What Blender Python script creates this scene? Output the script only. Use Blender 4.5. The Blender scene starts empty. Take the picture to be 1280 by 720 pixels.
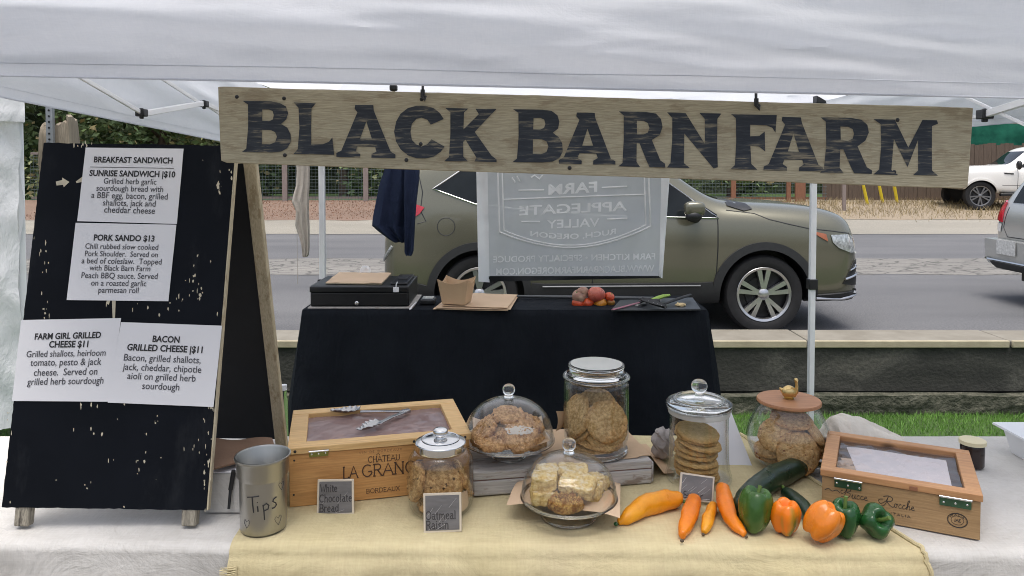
import bpy, bmesh, math, random
from mathutils import Vector, Matrix, noise
from mathutils.bvhtree import BVHTree
V = Vector
R = math.radians
PI = math.pi
random.seed(7)
scene = bpy.context.scene
COL = scene.collection

# ------------------------------------------------------------------ camera
CAM_Z, PITCH, FPX, PPX, PPY = 1.6, R(2.0), 940.0, 640.0, 240.0
cam_d = bpy.data.cameras.new('camera')
cam = bpy.data.objects.new('camera', cam_d)
COL.objects.link(cam)
cam.location = (0, 0, CAM_Z)
cam.rotation_euler = (R(90) - PITCH, 0, 0)
cam_d.sensor_fit = 'HORIZONTAL'
cam_d.sensor_width = 36
cam_d.lens = FPX / 1280 * 36
cam_d.shift_y = -(360 - PPY) / 1280
cam_d.clip_end = 500
cam_d.clip_start = 0.05
scene.camera = cam

# ------------------------------------------------------------------ light
SUN_EL, SUN_AZ = R(80), R(195)          # bright overcast: a broad glow almost overhead
world = bpy.data.worlds.new('World')
scene.world = world
world.use_nodes = True
wn = world.node_tree
wn.nodes.clear()
sky = wn.nodes.new('ShaderNodeTexSky')
sky.sky_type = 'NISHITA'
sky.sun_disc = False
sky.sun_elevation = SUN_EL
sky.sun_rotation = SUN_AZ
sky.air_density = 1.0
sky.dust_density = 6.0
sky.ozone_density = 1.0
bg = wn.nodes.new('ShaderNodeBackground')
bg.inputs[1].default_value = 0.15
wo = wn.nodes.new('ShaderNodeOutputWorld')
hs = wn.nodes.new('ShaderNodeHueSaturation')        # thin overcast: paler than a clear blue sky
hs.inputs['Saturation'].default_value = 0.70
wn.links.new(sky.outputs[0], hs.inputs['Color'])
wn.links.new(hs.outputs[0], bg.inputs[0])
wn.links.new(bg.outputs[0], wo.inputs[0])
sun_d = bpy.data.lights.new('sun', 'SUN')
sun_d.energy = 1.6
sun_d.angle = R(42)
sun_d.color = (1.0, 0.99, 0.97)
sun = bpy.data.objects.new('sun', sun_d)
COL.objects.link(sun)
sdir = V((math.sin(SUN_AZ) * math.cos(SUN_EL), math.cos(SUN_AZ) * math.cos(SUN_EL), math.sin(SUN_EL)))
sun.rotation_euler = sdir.to_track_quat('Z', 'Y').to_euler()
sun.location = (0, -5, 12)

vs = scene.view_settings
vs.view_transform = 'Standard'
vs.look = 'None'
vs.exposure = 0.62
vs.gamma = 1.0
vs.use_curve_mapping = False
try:
    scene.cycles.use_denoising = True
    scene.cycles.filter_width = 1.0
    scene.cycles.transparent_max_bounces = 40
    scene.cycles.max_bounces = 10
    scene.cycles.caustics_reflective = False
    scene.cycles.caustics_refractive = False
except Exception:
    pass

# ------------------------------------------------------------------ survey helpers: photo measurement -> world
_cp, _sp = math.cos(PITCH), math.sin(PITCH)
def ray(px, py):
    a = (px - PPX) / FPX
    b = -(py - PPY) / FPX
    return V((a, _cp + b * _sp, -_sp + b * _cp))
def P(px, py, Y):
    r = ray(px, py)
    return V((0, 0, CAM_Z)) + r * (Y / r.y)
def Pz(px, py, z):
    r = ray(px, py)
    return V((0, 0, CAM_Z)) + r * ((z - CAM_Z) / r.z)
def Pp(px, py, p0, n):
    r = ray(px, py)
    o = V((0, 0, CAM_Z))
    return o + r * ((p0 - o).dot(n) / r.dot(n))
def nz(x, y, z=0.0, oct=3):
    return noise.fractal(V((x, y, z)), 1.0, 2.0, oct)

# ------------------------------------------------------------------ object helpers
def wmat(o):
    m = o.matrix_basis.copy()
    while o.parent:
        o = o.parent
        m = o.matrix_basis @ m
    return m
def tag(o, label=None, cat=None, group=None, kind=None):
    if label: o['label'] = label
    if cat: o['category'] = cat
    if group: o['group'] = group
    if kind: o['kind'] = kind
    return o
def thing(name, label, cat, loc=(0, 0, 0), rz=0, group=None):
    o = bpy.data.objects.new(name, None)
    o.empty_display_size = .05
    COL.objects.link(o)
    o.location = loc
    o.rotation_euler = (0, 0, rz)
    return tag(o, label, cat, group)

class MB:
    def __init__(s):
        s.v, s.f = [], []
    def add(s, vs, fs, M=None):
        n = len(s.v)
        for p in vs:
            p = V(p)
            s.v.append(M @ p if M else p)
        for f in fs:
            s.f.append(tuple(i + n for i in f))
        return s
    def box(s, x0, x1, y0, y1, z0, z1, M=None):
        return s.add([(x0, y0, z0), (x1, y0, z0), (x1, y1, z0), (x0, y1, z0),
                      (x0, y0, z1), (x1, y0, z1), (x1, y1, z1), (x0, y1, z1)],
                     [(0, 3, 2, 1), (4, 5, 6, 7), (0, 1, 5, 4), (1, 2, 6, 5), (2, 3, 7, 6), (3, 0, 4, 7)], M)
    def bar(s, a, b, w, h, up=V((0, 0, 1))):
        a, b = V(a), V(b)
        d = (b - a)
        L = d.length
        d.normalize()
        x = d.cross(up)
        if x.length < 1e-5: x = V((1, 0, 0))
        x.normalize()
        z = x.cross(d)
        M = Matrix((x, d, z)).transposed().to_4x4()
        M.translation = a
        return s.box(-w / 2, w / 2, 0, L, -h / 2, h / 2, M)
    def tube(s, pts, r, n=8, caps=True, M=None, closed=False, squash=1.0):
        pts = [V(p) for p in pts]
        k = len(pts)
        rs = r if isinstance(r, (list, tuple)) else [r] * k
        vs, fs = [], []
        prev = None
        for i, p in enumerate(pts):
            if closed:
                t = pts[(i + 1) % k] - pts[i - 1]
            else:
                t = pts[min(i + 1, k - 1)] - pts[max(i - 1, 0)]
            if t.length < 1e-9: t = V((0, 0, 1))
            t.normalize()
            if prev is None:
                a = V((0, 0, 1)) if abs(t.z) < .9 else V((1, 0, 0))
                u = t.cross(a).normalized()
            else:
                u = (prev - t * prev.dot(t))
                if u.length < 1e-6: u = t.orthogonal()
                u.normalize()
            prev = u
            w = t.cross(u)
            for j in range(n):
                a = 2 * PI * j / n
                vs.append(p + u * (rs[i] * math.cos(a)) + w * (rs[i] * math.sin(a) * squash))
        m = k if closed else k - 1
        for i in range(m):
            for j in range(n):
                a, b = i * n + j, i * n + (j + 1) % n
                c, d = ((i + 1) % k) * n + (j + 1) % n, ((i + 1) % k) * n + j
                fs.append((a, b, c, d))
        if caps and not closed:
            fs.append(tuple(reversed(range(n))))
            fs.append(tuple(range((k - 1) * n, k * n)))
        return s.add(vs, fs, M)
    def lathe(s, prof, n=48, M=None, closed=False, fn=None):
        vs, fs = [], []
        k = len(prof)
        for i, (r, z) in enumerate(prof):
            for j in range(n):
                a = 2 * PI * j / n
                p = V((r * math.cos(a), r * math.sin(a), z))
                vs.append(fn(p, a, i) if fn else p)
        m = k if closed else k - 1
        for i in range(m):
            for j in range(n):
                fs.append((i * n + j, i * n + (j + 1) % n, ((i + 1) % k) * n + (j + 1) % n, ((i + 1) % k) * n + j))
        return s.add(vs, fs, M)
    def grid(s, fn, nu, nv, M=None, wrapu=False):
        vs = [fn(i / nu, j / nv) for j in range(nv + 1) for i in range(nu if wrapu else nu + 1)]
        w = nu if wrapu else nu + 1
        fs = []
        for j in range(nv):
            for i in range(nu):
                fs.append((j * w + i, j * w + (i + 1) % w, (j + 1) * w + (i + 1) % w, (j + 1) * w + i))
        return s.add(vs, fs, M)
    def ball(s, c, r, n=16, M=None, sq=(1, 1, 1)):
        c = V(c)
        k = n // 2
        vs, fs = [], []
        for i in range(k + 1):
            t = PI * i / k
            for j in range(n):
                a = 2 * PI * j / n
                vs.append(c + V((r * sq[0] * math.sin(t) * math.cos(a), r * sq[1] * math.sin(t) * math.sin(a), r * sq[2] * math.cos(t))))
        for i in range(k):
            for j in range(n):
                fs.append((i * n + j, (i + 1) * n + j, (i + 1) * n + (j + 1) % n, i * n + (j + 1) % n))
        return s.add(vs, fs, M)
    def build(s, name, mat, parent=None, smooth=True, local=False, bevel=0, sub=0, solid=0, weld=True, origin=None, split=40):
        me = bpy.data.meshes.new(name)
        inv = None
        if parent is not None and not local:
            inv = wmat(parent).inverted()
        vv = s.v
        if inv is not None: vv = [inv @ p for p in vv]
        if origin is not None and parent is None:
            o3 = V(origin)
            vv = [p - o3 for p in vv]
        me.from_pydata(vv, [], s.f)
        bm = bmesh.new()
        bm.from_mesh(me)
        if weld:
            bmesh.ops.remove_doubles(bm, verts=bm.verts, dist=1e-6)
            bmesh.ops.dissolve_degenerate(bm, edges=bm.edges, dist=1e-7)
        bmesh.ops.recalc_face_normals(bm, faces=bm.faces)
        bm.to_mesh(me)
        bm.free()
        for m in (mat if isinstance(mat, (list, tuple)) else [mat]):
            me.materials.append(m)
        o = bpy.data.objects.new(name, me)
        COL.objects.link(o)
        if parent is not None: o.parent = parent
        if origin is not None and parent is None: o.location = origin
        if smooth:
            for p in me.polygons: p.use_smooth = True
            if split and not sub:
                try:
                    me.set_sharp_from_angle(angle=R(split))
                except Exception:
                    pass
        if bevel:
            b = o.modifiers.new('bevel', 'BEVEL')
            b.width = bevel
            b.segments = 2
            b.limit_method = 'ANGLE'
            b.angle_limit = R(40)
        if solid:
            b = o.modifiers.new('solid', 'SOLIDIFY')
            b.thickness = solid
            b.offset = 0
            if smooth and not sub:
                b = o.modifiers.new('crisp_edges', 'EDGE_SPLIT')
                b.split_angle = R(55)
        if sub:
            b = o.modifiers.new('sub', 'SUBSURF')
            b.levels = sub
            b.render_levels = sub
        return o

def copy_tree(o, parent=None):
    c = o.copy()
    COL.objects.link(c)
    c.parent = parent
    for ch in list(o.children):
        copy_tree(ch, c)
    return c

def baked(o):
    """replace modifiers by their result"""
    bpy.context.view_layer.update()
    dg = bpy.context.evaluated_depsgraph_get()
    me = bpy.data.meshes.new_from_object(o.evaluated_get(dg))
    o.modifiers.clear()
    o.data = me
    return o

def curve_mesh(loops, res=2):
    """fill 2-D loops (with holes) -> (verts2d, faces)"""
    cu = bpy.data.curves.new('tmp', 'CURVE')
    cu.dimensions = '2D'
    cu.fill_mode = 'BOTH'
    for lp in loops:
        sp = cu.splines.new('POLY')
        sp.points.add(len(lp) - 1)
        for i, p in enumerate(lp):
            sp.points[i].co = (p[0], p[1], 0, 1)
        sp.use_cyclic_u = True
    o = bpy.data.objects.new('tmp', cu)
    COL.objects.link(o)
    bpy.context.view_layer.update()
    me = bpy.data.meshes.new_from_object(o.evaluated_get(bpy.context.evaluated_depsgraph_get()))
    vs = [(v.co.x, v.co.y) for v in me.vertices]
    fs = [tuple(p.vertices) for p in me.polygons]
    bpy.data.objects.remove(o)
    bpy.data.curves.remove(cu)
    bpy.data.meshes.remove(me)
    return vs, fs
_font_cache = {}
def text_mesh(txt, bold=0.0, spacing=1.0):
    """text normalised to height 1 for capitals, x from 0 .. w. returns verts, faces, width"""
    key = (txt, bold, spacing)
    if key in _font_cache: return _font_cache[key]
    cu = bpy.data.curves.new('tmp', 'FONT')
    cu.body = txt
    cu.resolution_u = 3
    cu.offset = bold
    cu.space_character = spacing
    o = bpy.data.objects.new('tmp', cu)
    COL.objects.link(o)
    bpy.context.view_layer.update()
    me = bpy.data.meshes.new_from_object(o.evaluated_get(bpy.context.evaluated_depsgraph_get()))
    vs = [(v.co.x, v.co.y) for v in me.vertices]
    fs = [tuple(p.vertices) for p in me.polygons]
    bpy.data.objects.remove(o)
    bpy.data.curves.remove(cu)
    bpy.data.meshes.remove(me)
    x0 = min(p[0] for p in vs)
    x1 = max(p[0] for p in vs)
    vs = [((p[0] - x0) / .7, p[1] / .7) for p in vs]
    _font_cache[key] = (vs, fs, (x1 - x0) / .7)
    return _font_cache[key]

# ------------------------------------------------------------------ materials
def newmat(name):
    m = bpy.data.materials.new(name)
    m.use_nodes = True
    nt = m.node_tree
    b = nt.nodes['Principled BSDF']
    return m, nt, b
def c4(c): return (c[0], c[1], c[2], 1)
def coords(nt, scale=(1, 1, 1), rot=(0, 0, 0), kind='Object'):
    tc = nt.nodes.new('ShaderNodeTexCoord')
    mp = nt.nodes.new('ShaderNodeMapping')
    mp.inputs['Scale'].default_value = scale
    mp.inputs['Rotation'].default_value = rot
    nt.links.new(tc.outputs[kind], mp.inputs[0])
    return mp.outputs[0]
def ntex(nt, vec, scale, detail=4, rough=.55, dist=0):
    n = nt.nodes.new('ShaderNodeTexNoise')
    n.inputs['Scale'].default_value = scale
    n.inputs['Detail'].default_value = detail
    n.inputs['Roughness'].default_value = rough
    n.inputs['Distortion'].default_value = dist
    nt.links.new(vec, n.inputs['Vector'])
    return n.outputs['Fac']
def ramp(nt, fac, stops, interp='LINEAR'):
    r = nt.nodes.new('ShaderNodeValToRGB')
    r.color_ramp.interpolation = interp
    e = r.color_ramp.elements
    while len(e) < len(stops): e.new(.5)
    for el, (p, c) in zip(e, stops):
        el.position = p
        el.color = c4(c) if hasattr(c, '__len__') else (c, c, c, 1)
    nt.links.new(fac, r.inputs[0])
    return r.outputs[0]
def mixc(nt, fac, a, b, mode='MIX'):
    m = nt.nodes.new('ShaderNodeMix')
    m.data_type = 'RGBA'
    m.blend_type = mode
    for sock, val in ((m.inputs[0], fac), (m.inputs[6], a), (m.inputs[7], b)):
        if hasattr(val, 'links') or hasattr(val, 'is_linked'): nt.links.new(val, sock)
        elif hasattr(val, '__len__'): sock.default_value = c4(val)
        else: sock.default_value = val
    return m.outputs[2]
def bump(nt, b, h, strength, dist=.01):
    n = nt.nodes.new('ShaderNodeBump')
    n.inputs['Strength'].default_value = strength
    n.inputs['Distance'].default_value = dist
    nt.links.new(h, n.inputs['Height'])
    nt.links.new(n.outputs[0], b.inputs['Normal'])
def plain(name, c, rough=.6, metal=0, var=.12, scale=8, stretch=(1, 1, 1), bmp=.15, bscale=40, bdist=.004, spec=.5, coat=0, c2=None):
    m, nt, b = newmat(name)
    vec = coords(nt, stretch)
    f = ntex(nt, vec, scale, 5)
    lo = c2 if c2 else tuple(x * (1 - var) for x in c)
    hi = c if c2 else tuple(min(1, x * (1 + var)) for x in c)
    nt.links.new(ramp(nt, f, [(.3, lo), (.7, hi)]), b.inputs['Base Color'])
    b.inputs['Roughness'].default_value = rough
    b.inputs['Metallic'].default_value = metal
    b.inputs['Specular IOR Level'].default_value = spec
    if coat:
        b.inputs['Coat Weight'].default_value = coat
        b.inputs['Coat Roughness'].default_value = .04
    if bmp: bump(nt, b, ntex(nt, vec, bscale, 5), bmp, bdist)
    return m
def wood(name, c1, c2, axis='x', scale=6, rough=.6, bmp=.25, worn=None, knots=False):
    m, nt, b = newmat(name)
    st = {'x': (1, 9, 9), 'y': (9, 1, 9), 'z': (9, 9, 1)}[axis]
    vec = coords(nt, st)
    g = ntex(nt, vec, scale, 6, .6, .6)
    fine = ntex(nt, coords(nt, tuple(3 * s if s > 1 else s for s in st)), scale * 2, 4)
    col = ramp(nt, g, [(.3, c2), (.48, c1), (.56, tuple((a + d) / 2 for a, d in zip(c1, c2))), (.7, c1)])
    col = mixc(nt, ramp(nt, fine, [(.35, .35), (.6, 0.0)]), col, tuple(x * .6 for x in c2))
    if knots:
        vo = nt.nodes.new('ShaderNodeTexVoronoi')
        vo.inputs['Scale'].default_value = 4.5
        nt.links.new(coords(nt, tuple(.6 if s == 1 else 1.2 for s in st)), vo.inputs['Vector'])
        col = mixc(nt, ramp(nt, vo.outputs['Distance'], [(.035, .85), (.07, 0.0)]), col, (.06, .03, .012))
    if worn:
        w = ntex(nt, coords(nt, tuple(s * .4 if s > 1 else 1 for s in st)), 9, 6, .7)
        col = mixc(nt, ramp(nt, w, [(.54, 0.0), (.62, .9)]), col, worn)
    nt.links.new(col, b.inputs['Base Color'])
    b.inputs['Roughness'].default_value = rough
    bump(nt, b, fine, bmp, .003)
    return m
def fabric(name, c, c2, weave=900, wrinkle=.5, wscale=7, rough=.9, translucent=0, stretch=(1, 1, 1), stain=None, wdist=.02):
    m, nt, b = newmat(name)
    vec = coords(nt)
    big = ntex(nt, vec, 3.5, 5, .6)
    col = ramp(nt, big, [(.35, c2), (.62, c)])
    thr = ntex(nt, coords(nt, (1, .12, .12)), weave * .35, 2)
    thr2 = ntex(nt, coords(nt, (.12, 1, 1)), weave * .35, 2)
    mul = mixc(nt, .5, thr, thr2)
    col = mixc(nt, .22, col, mul, 'OVERLAY')
    if stain:
        s = ntex(nt, vec, 1.6, 6, .65, .5)
        col = mixc(nt, ramp(nt, s, [(.5, 0.0), (.75, .5)]), col, stain)
    nt.links.new(col, b.inputs['Base Color'])
    b.inputs['Roughness'].default_value = rough
    b.inputs['Specular IOR Level'].default_value = .15
    w = ntex(nt, coords(nt, stretch), wscale, 6, .6, .8)
    addn = nt.nodes.new('ShaderNodeMath')
    addn.operation = 'MULTIPLY_ADD'
    nt.links.new(mul, addn.inputs[0])
    addn.inputs[1].default_value = .05
    nt.links.new(w, addn.inputs[2])
    bump(nt, b, addn.outputs[0], wrinkle, wdist)
    if translucent:
        t = nt.nodes.new('ShaderNodeBsdfTranslucent')
        nt.links.new(col, t.inputs[0])
        nt.links.new(b.inputs['Normal'].links[0].from_socket, t.inputs['Normal'])
        mx = nt.nodes.new('ShaderNodeMixShader')
        mx.inputs[0].default_value = translucent
        nt.links.new(b.outputs[0], mx.inputs[1])
        nt.links.new(t.outputs[0], mx.inputs[2])
        nt.links.new(mx.outputs[0], nt.nodes['Material Output'].inputs[0])
    return m
def glassy(name, tint=(.97, .985, .975), edge=(.62, .68, .67), rough=.015, refl=1.0, haze=0.0, hazecol=(.8, .8, .8)):
    """clear glass wall: transmits with absorption that grows with path length, mirrors by Fresnel"""
    m, nt, b = newmat(name)
    lw = nt.nodes.new('ShaderNodeLayerWeight')
    lw.inputs[0].default_value = .45
    col = ramp(nt, lw.outputs['Facing'], [(.0, tint), (.6, tuple(x * .97 for x in tint)), (1.0, edge)])
    tr = nt.nodes.new('ShaderNodeBsdfTransparent')
    nt.links.new(col, tr.inputs[0])
    gl = nt.nodes.new('ShaderNodeBsdfGlossy')
    gl.inputs['Roughness'].default_value = rough
    gl.inputs[0].default_value = (refl, refl, refl, 1)
    fw_ = nt.nodes.new('ShaderNodeLayerWeight')       # Schlick reflectance, the same from either side of the wall
    fw_.inputs[0].default_value = .5
    pw = nt.nodes.new('ShaderNodeMath')
    pw.operation = 'POWER'
    nt.links.new(fw_.outputs['Facing'], pw.inputs[0])
    pw.inputs[1].default_value = 4.0
    fr = nt.nodes.new('ShaderNodeMath')
    fr.operation = 'MULTIPLY_ADD'
    nt.links.new(pw.outputs[0], fr.inputs[0])
    fr.inputs[1].default_value = .75
    fr.inputs[2].default_value = .03
    wob = ntex(nt, coords(nt), 9, 2)
    bn = nt.nodes.new('ShaderNodeBump')
    bn.inputs['Strength'].default_value = .08
    bn.inputs['Distance'].default_value = .01
    nt.links.new(wob, bn.inputs['Height'])
    nt.links.new(bn.outputs[0], gl.inputs['Normal'])
    mx = nt.nodes.new('ShaderNodeMixShader')
    nt.links.new(fr.outputs[0], mx.inputs[0])
    nt.links.new(tr.outputs[0], mx.inputs[1])
    nt.links.new(gl.outputs[0], mx.inputs[2])
    out = mx.outputs[0]
    if haze:
        df = nt.nodes.new('ShaderNodeBsdfDiffuse')
        df.inputs[0].default_value = c4(hazecol)
        m2 = nt.nodes.new('ShaderNodeMixShader')
        m2.inputs[0].default_value = haze
        nt.links.new(out, m2.inputs[1])
        nt.links.new(df.outputs[0], m2.inputs[2])
        out = m2.outputs[0]
    nt.links.new(out, nt.nodes['Material Output'].inputs[0])
    return m

MAT = {}
MAT['canopy'] = fabric('canopy_fabric', (.76, .78, .82), (.73, .75, .79), weave=1200, wrinkle=.20, wscale=3.5, translucent=.60, stretch=(1, 1, 1.7), wdist=.03)
MAT['sidewall'] = fabric('tent_wall_fabric', (.94, .94, .95), (.90, .90, .91), weave=900, wrinkle=.7, wscale=2.5, translucent=.25, stretch=(1.6, 1.6, .7), wdist=.06)
MAT['white_metal'] = plain('white_metal', (.82, .83, .84), .35, 0, .05, 6, bmp=.03)
MAT['black_plastic'] = plain('black_plastic', (.012, .013, .015), .45, 0, .2, 20, bmp=.08)
MAT['cloth_white'] = fabric('white_cloth', (.62, .60, .565), (.54, .52, .485), weave=700, wrinkle=.7, wscale=6, stain=(.52, .50, .46))
MAT['cloth_yellow'] = fabric('yellow_linen', (.60, .515, .31), (.53, .45, .26), weave=500, wrinkle=.6, wscale=7, stain=(.50, .42, .28))
MAT['cloth_black'] = fabric('black_cloth', (.013, .016, .021), (.008, .010, .014), weave=900, wrinkle=.5, wscale=4, stretch=(2, 2, .5), wdist=.05)
MAT['navy'] = fabric('navy_cloth', (.026, .036, .075), (.014, .021, .044), weave=600, wrinkle=.6, wscale=9)
MAT['towel'] = fabric('towel_cloth', (.44, .40, .355), (.39, .355, .31), weave=500, wrinkle=.25, wscale=30)
MAT['greycloth'] = fabric('grey_cloth', (.50, .46, .43), (.24, .22, .21), weave=400, wrinkle=.4, wscale=20)
MAT['linen'] = fabric('linen_roll', (.70, .65, .57), (.60, .55, .48), weave=500, wrinkle=.4, wscale=12)
MAT['signwood'] = wood('sign_paint', (.45, .405, .285), (.34, .30, .205), 'x', 7, .75, .5, worn=(.28, .235, .155))
MAT['lightwood'] = wood('bare_wood', (.60, .53, .38), (.46, .39, .26), 'z', 6, .7, .3, worn=(.34, .27, .17))
MAT['footwood'] = wood('worn_foot', (.42, .38, .30), (.06, .05, .04), 'z', 9, .8, .4, worn=(.02, .02, .02))
MAT['pine'] = wood('pine_box', (.62, .33, .115), (.48, .225, .07), 'x', 4.5, .5, .2)
MAT['pine_light'] = wood('pine_frame', (.74, .49, .215), (.60, .35, .13), 'x', 4, .5, .2, knots=True)
MAT['cedar'] = wood('cedar_frame', (.56, .30, .135), (.43, .20, .08), 'x', 4, .5, .2, knots=True)
MAT['oldpine'] = wood('old_pine', (.42, .265, .125), (.32, .19, .085), 'x', 5, .6, .2)
MAT['whitewash'] = wood('whitewash', (.50, .48, .45), (.33, .30, .27), 'x', 5, .8, .5, worn=(.22, .17, .13))
MAT['kraft'] = plain('kraft_paper', (.52, .36, .22), .75, 0, .08, 6, bmp=.3, bscale=14, bdist=.01)
MAT['parch'] = plain('parchment', (.60, .43, .28), .7, 0, .06, 6, bmp=.25, bscale=12, bdist=.01)
MAT['paper'] = plain('white_paper', (.77, .77, .79), .7, 0, .012, 3, bmp=.05, bscale=7, bdist=.01)
MAT['ink'] = plain('ink', (.02, .02, .022), .6, 0, .1, 30, bmp=0)
MAT['ink_soft'] = plain('ink_soft', (.07, .07, .08), .7, 0, .1, 30, bmp=0)
MAT['burn'] = plain('burnt_print', (.075, .035, .018), .7, 0, .2, 60, bmp=0)
MAT['steel'] = plain('brushed_steel', (.40, .395, .37), .32, 1, .06, 30, (1, 1, .06), bmp=.1, bscale=160, bdist=.001)
MAT['tongsteel'] = plain('tong_steel', (.42, .42, .42), .22, 1, .1, 25, bmp=0)
MAT['chrome'] = plain('chrome', (.70, .70, .70), .12, 1, .03, 5, bmp=0)
MAT['brass'] = plain('brass', (.62, .45, .20), .3, 1, .12, 25, bmp=.15, bscale=60)
MAT['hingegreen'] = plain('hinge_green', (.06, .13, .075), .35, .6, .2, 30, bmp=.1)
MAT['hingebrass'] = plain('hinge_brass', (.22, .23, .06), .35, .7, .2, 30, bmp=.1)
MAT['glass'] = glassy('clear_glass', (.992, .995, .993), (.70, .75, .74), .01)
def solid_glass(name):
    m, nt, b = newmat(name)
    b.inputs['Base Color'].default_value = (.97, .985, .98, 1)
    b.inputs['Roughness'].default_value = .015
    b.inputs['Transmission Weight'].default_value = 1
    b.inputs['IOR'].default_value = 1.46
    wob = ntex(nt, coords(nt), 14, 2)
    bump(nt, b, wob, .06, .01)
    return m
MAT['thickglass'] = solid_glass('thick_glass')
MAT['frost'] = glassy('frost_seal', (.8, .82, .8), (.5, .52, .5), .2, haze=.55, hazecol=(.75, .75, .70))
MAT['film'] = glassy('plastic_film', (.80, .68, .66), (.5, .46, .46), .08, haze=.42, hazecol=(.50, .37, .35))
MAT['film2'] = glassy('plastic_film_clear', (.95, .92, .91), (.6, .58, .57), .06, haze=.07, hazecol=(.6, .55, .55))
MAT['slate'] = plain('slate', (.20, .19, .185), .6, 0, .3, 10, (1, 1, 3), bmp=.3, bscale=30, c2=(.105, .098, .095))
MAT['tagframe'] = plain('tag_frame', (.62, .54, .42), .6, 0, .1, 20)
MAT['chalkgrey'] = plain('tag_text', (.045, .04, .04), .8, 0, .2, 40, bmp=0)
MAT['chalk'] = plain('chalk_marks', (.42, .40, .38), .8, 0, .2, 40, bmp=0)

def board_mat():
    m, nt, b = newmat('chipped_black_paint')
    base = ramp(nt, ntex(nt, coords(nt), 5, 4), [(.3, (.003, .0045, .0075)), (.7, (.006, .008, .0125))])
    chips = ntex(nt, coords(nt, (1.6, 1.6, .75)), 26, 3, .6)
    zone = ntex(nt, coords(nt, (1, 1, .8)), 3.2, 3)
    zf = ramp(nt, zone, [(.40, 0.0), (.66, .16)])
    s = nt.nodes.new('ShaderNodeMath')
    s.operation = 'ADD'
    nt.links.new(chips, s.inputs[0])
    nt.links.new(zf, s.inputs[1])
    f = ramp(nt, s.outputs[0], [(.765, 0.0), (.785, 1.0)])
    scuff = ntex(nt, coords(nt, (2.5, 2.5, .8)), 4, 7, .7)
    base = mixc(nt, ramp(nt, scuff, [(.56, 0.0), (.8, .5)]), base, (.035, .038, .042))
    col = mixc(nt, f, base, (.62, .56, .42))
    nt.links.new(col, b.inputs['Base Color'])
    b.inputs['Roughness'].default_value = .6
    b.inputs['Specular IOR Level'].default_value = .12
    bump(nt, b, f, -.3, .002)
    return m
MAT['board'] = board_mat()

def lettering_mat():
    m, nt, b = newmat('worn_black_letters')
    g = ntex(nt, coords(nt, (1.2, 26, 26)), 7, 5, .65, .3)
    w = ntex(nt, coords(nt), 14, 4)
    s = nt.nodes.new('ShaderNodeMath')
    s.operation = 'MULTIPLY_ADD'
    nt.links.new(w, s.inputs[0])
    s.inputs[1].default_value = .35
    nt.links.new(g, s.inputs[2])
    col = ramp(nt, s.outputs[0], [(.62, (.018, .024, .034)), (.74, (.035, .042, .052)), (.80, (.13, .12, .095)), (.88, (.24, .21, .15))])
    nt.links.new(col, b.inputs['Base Color'])
    b.inputs['Roughness'].default_value = .75
    bump(nt, b, g, .4, .002)
    return m
MAT['letters'] = lettering_mat()

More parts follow.
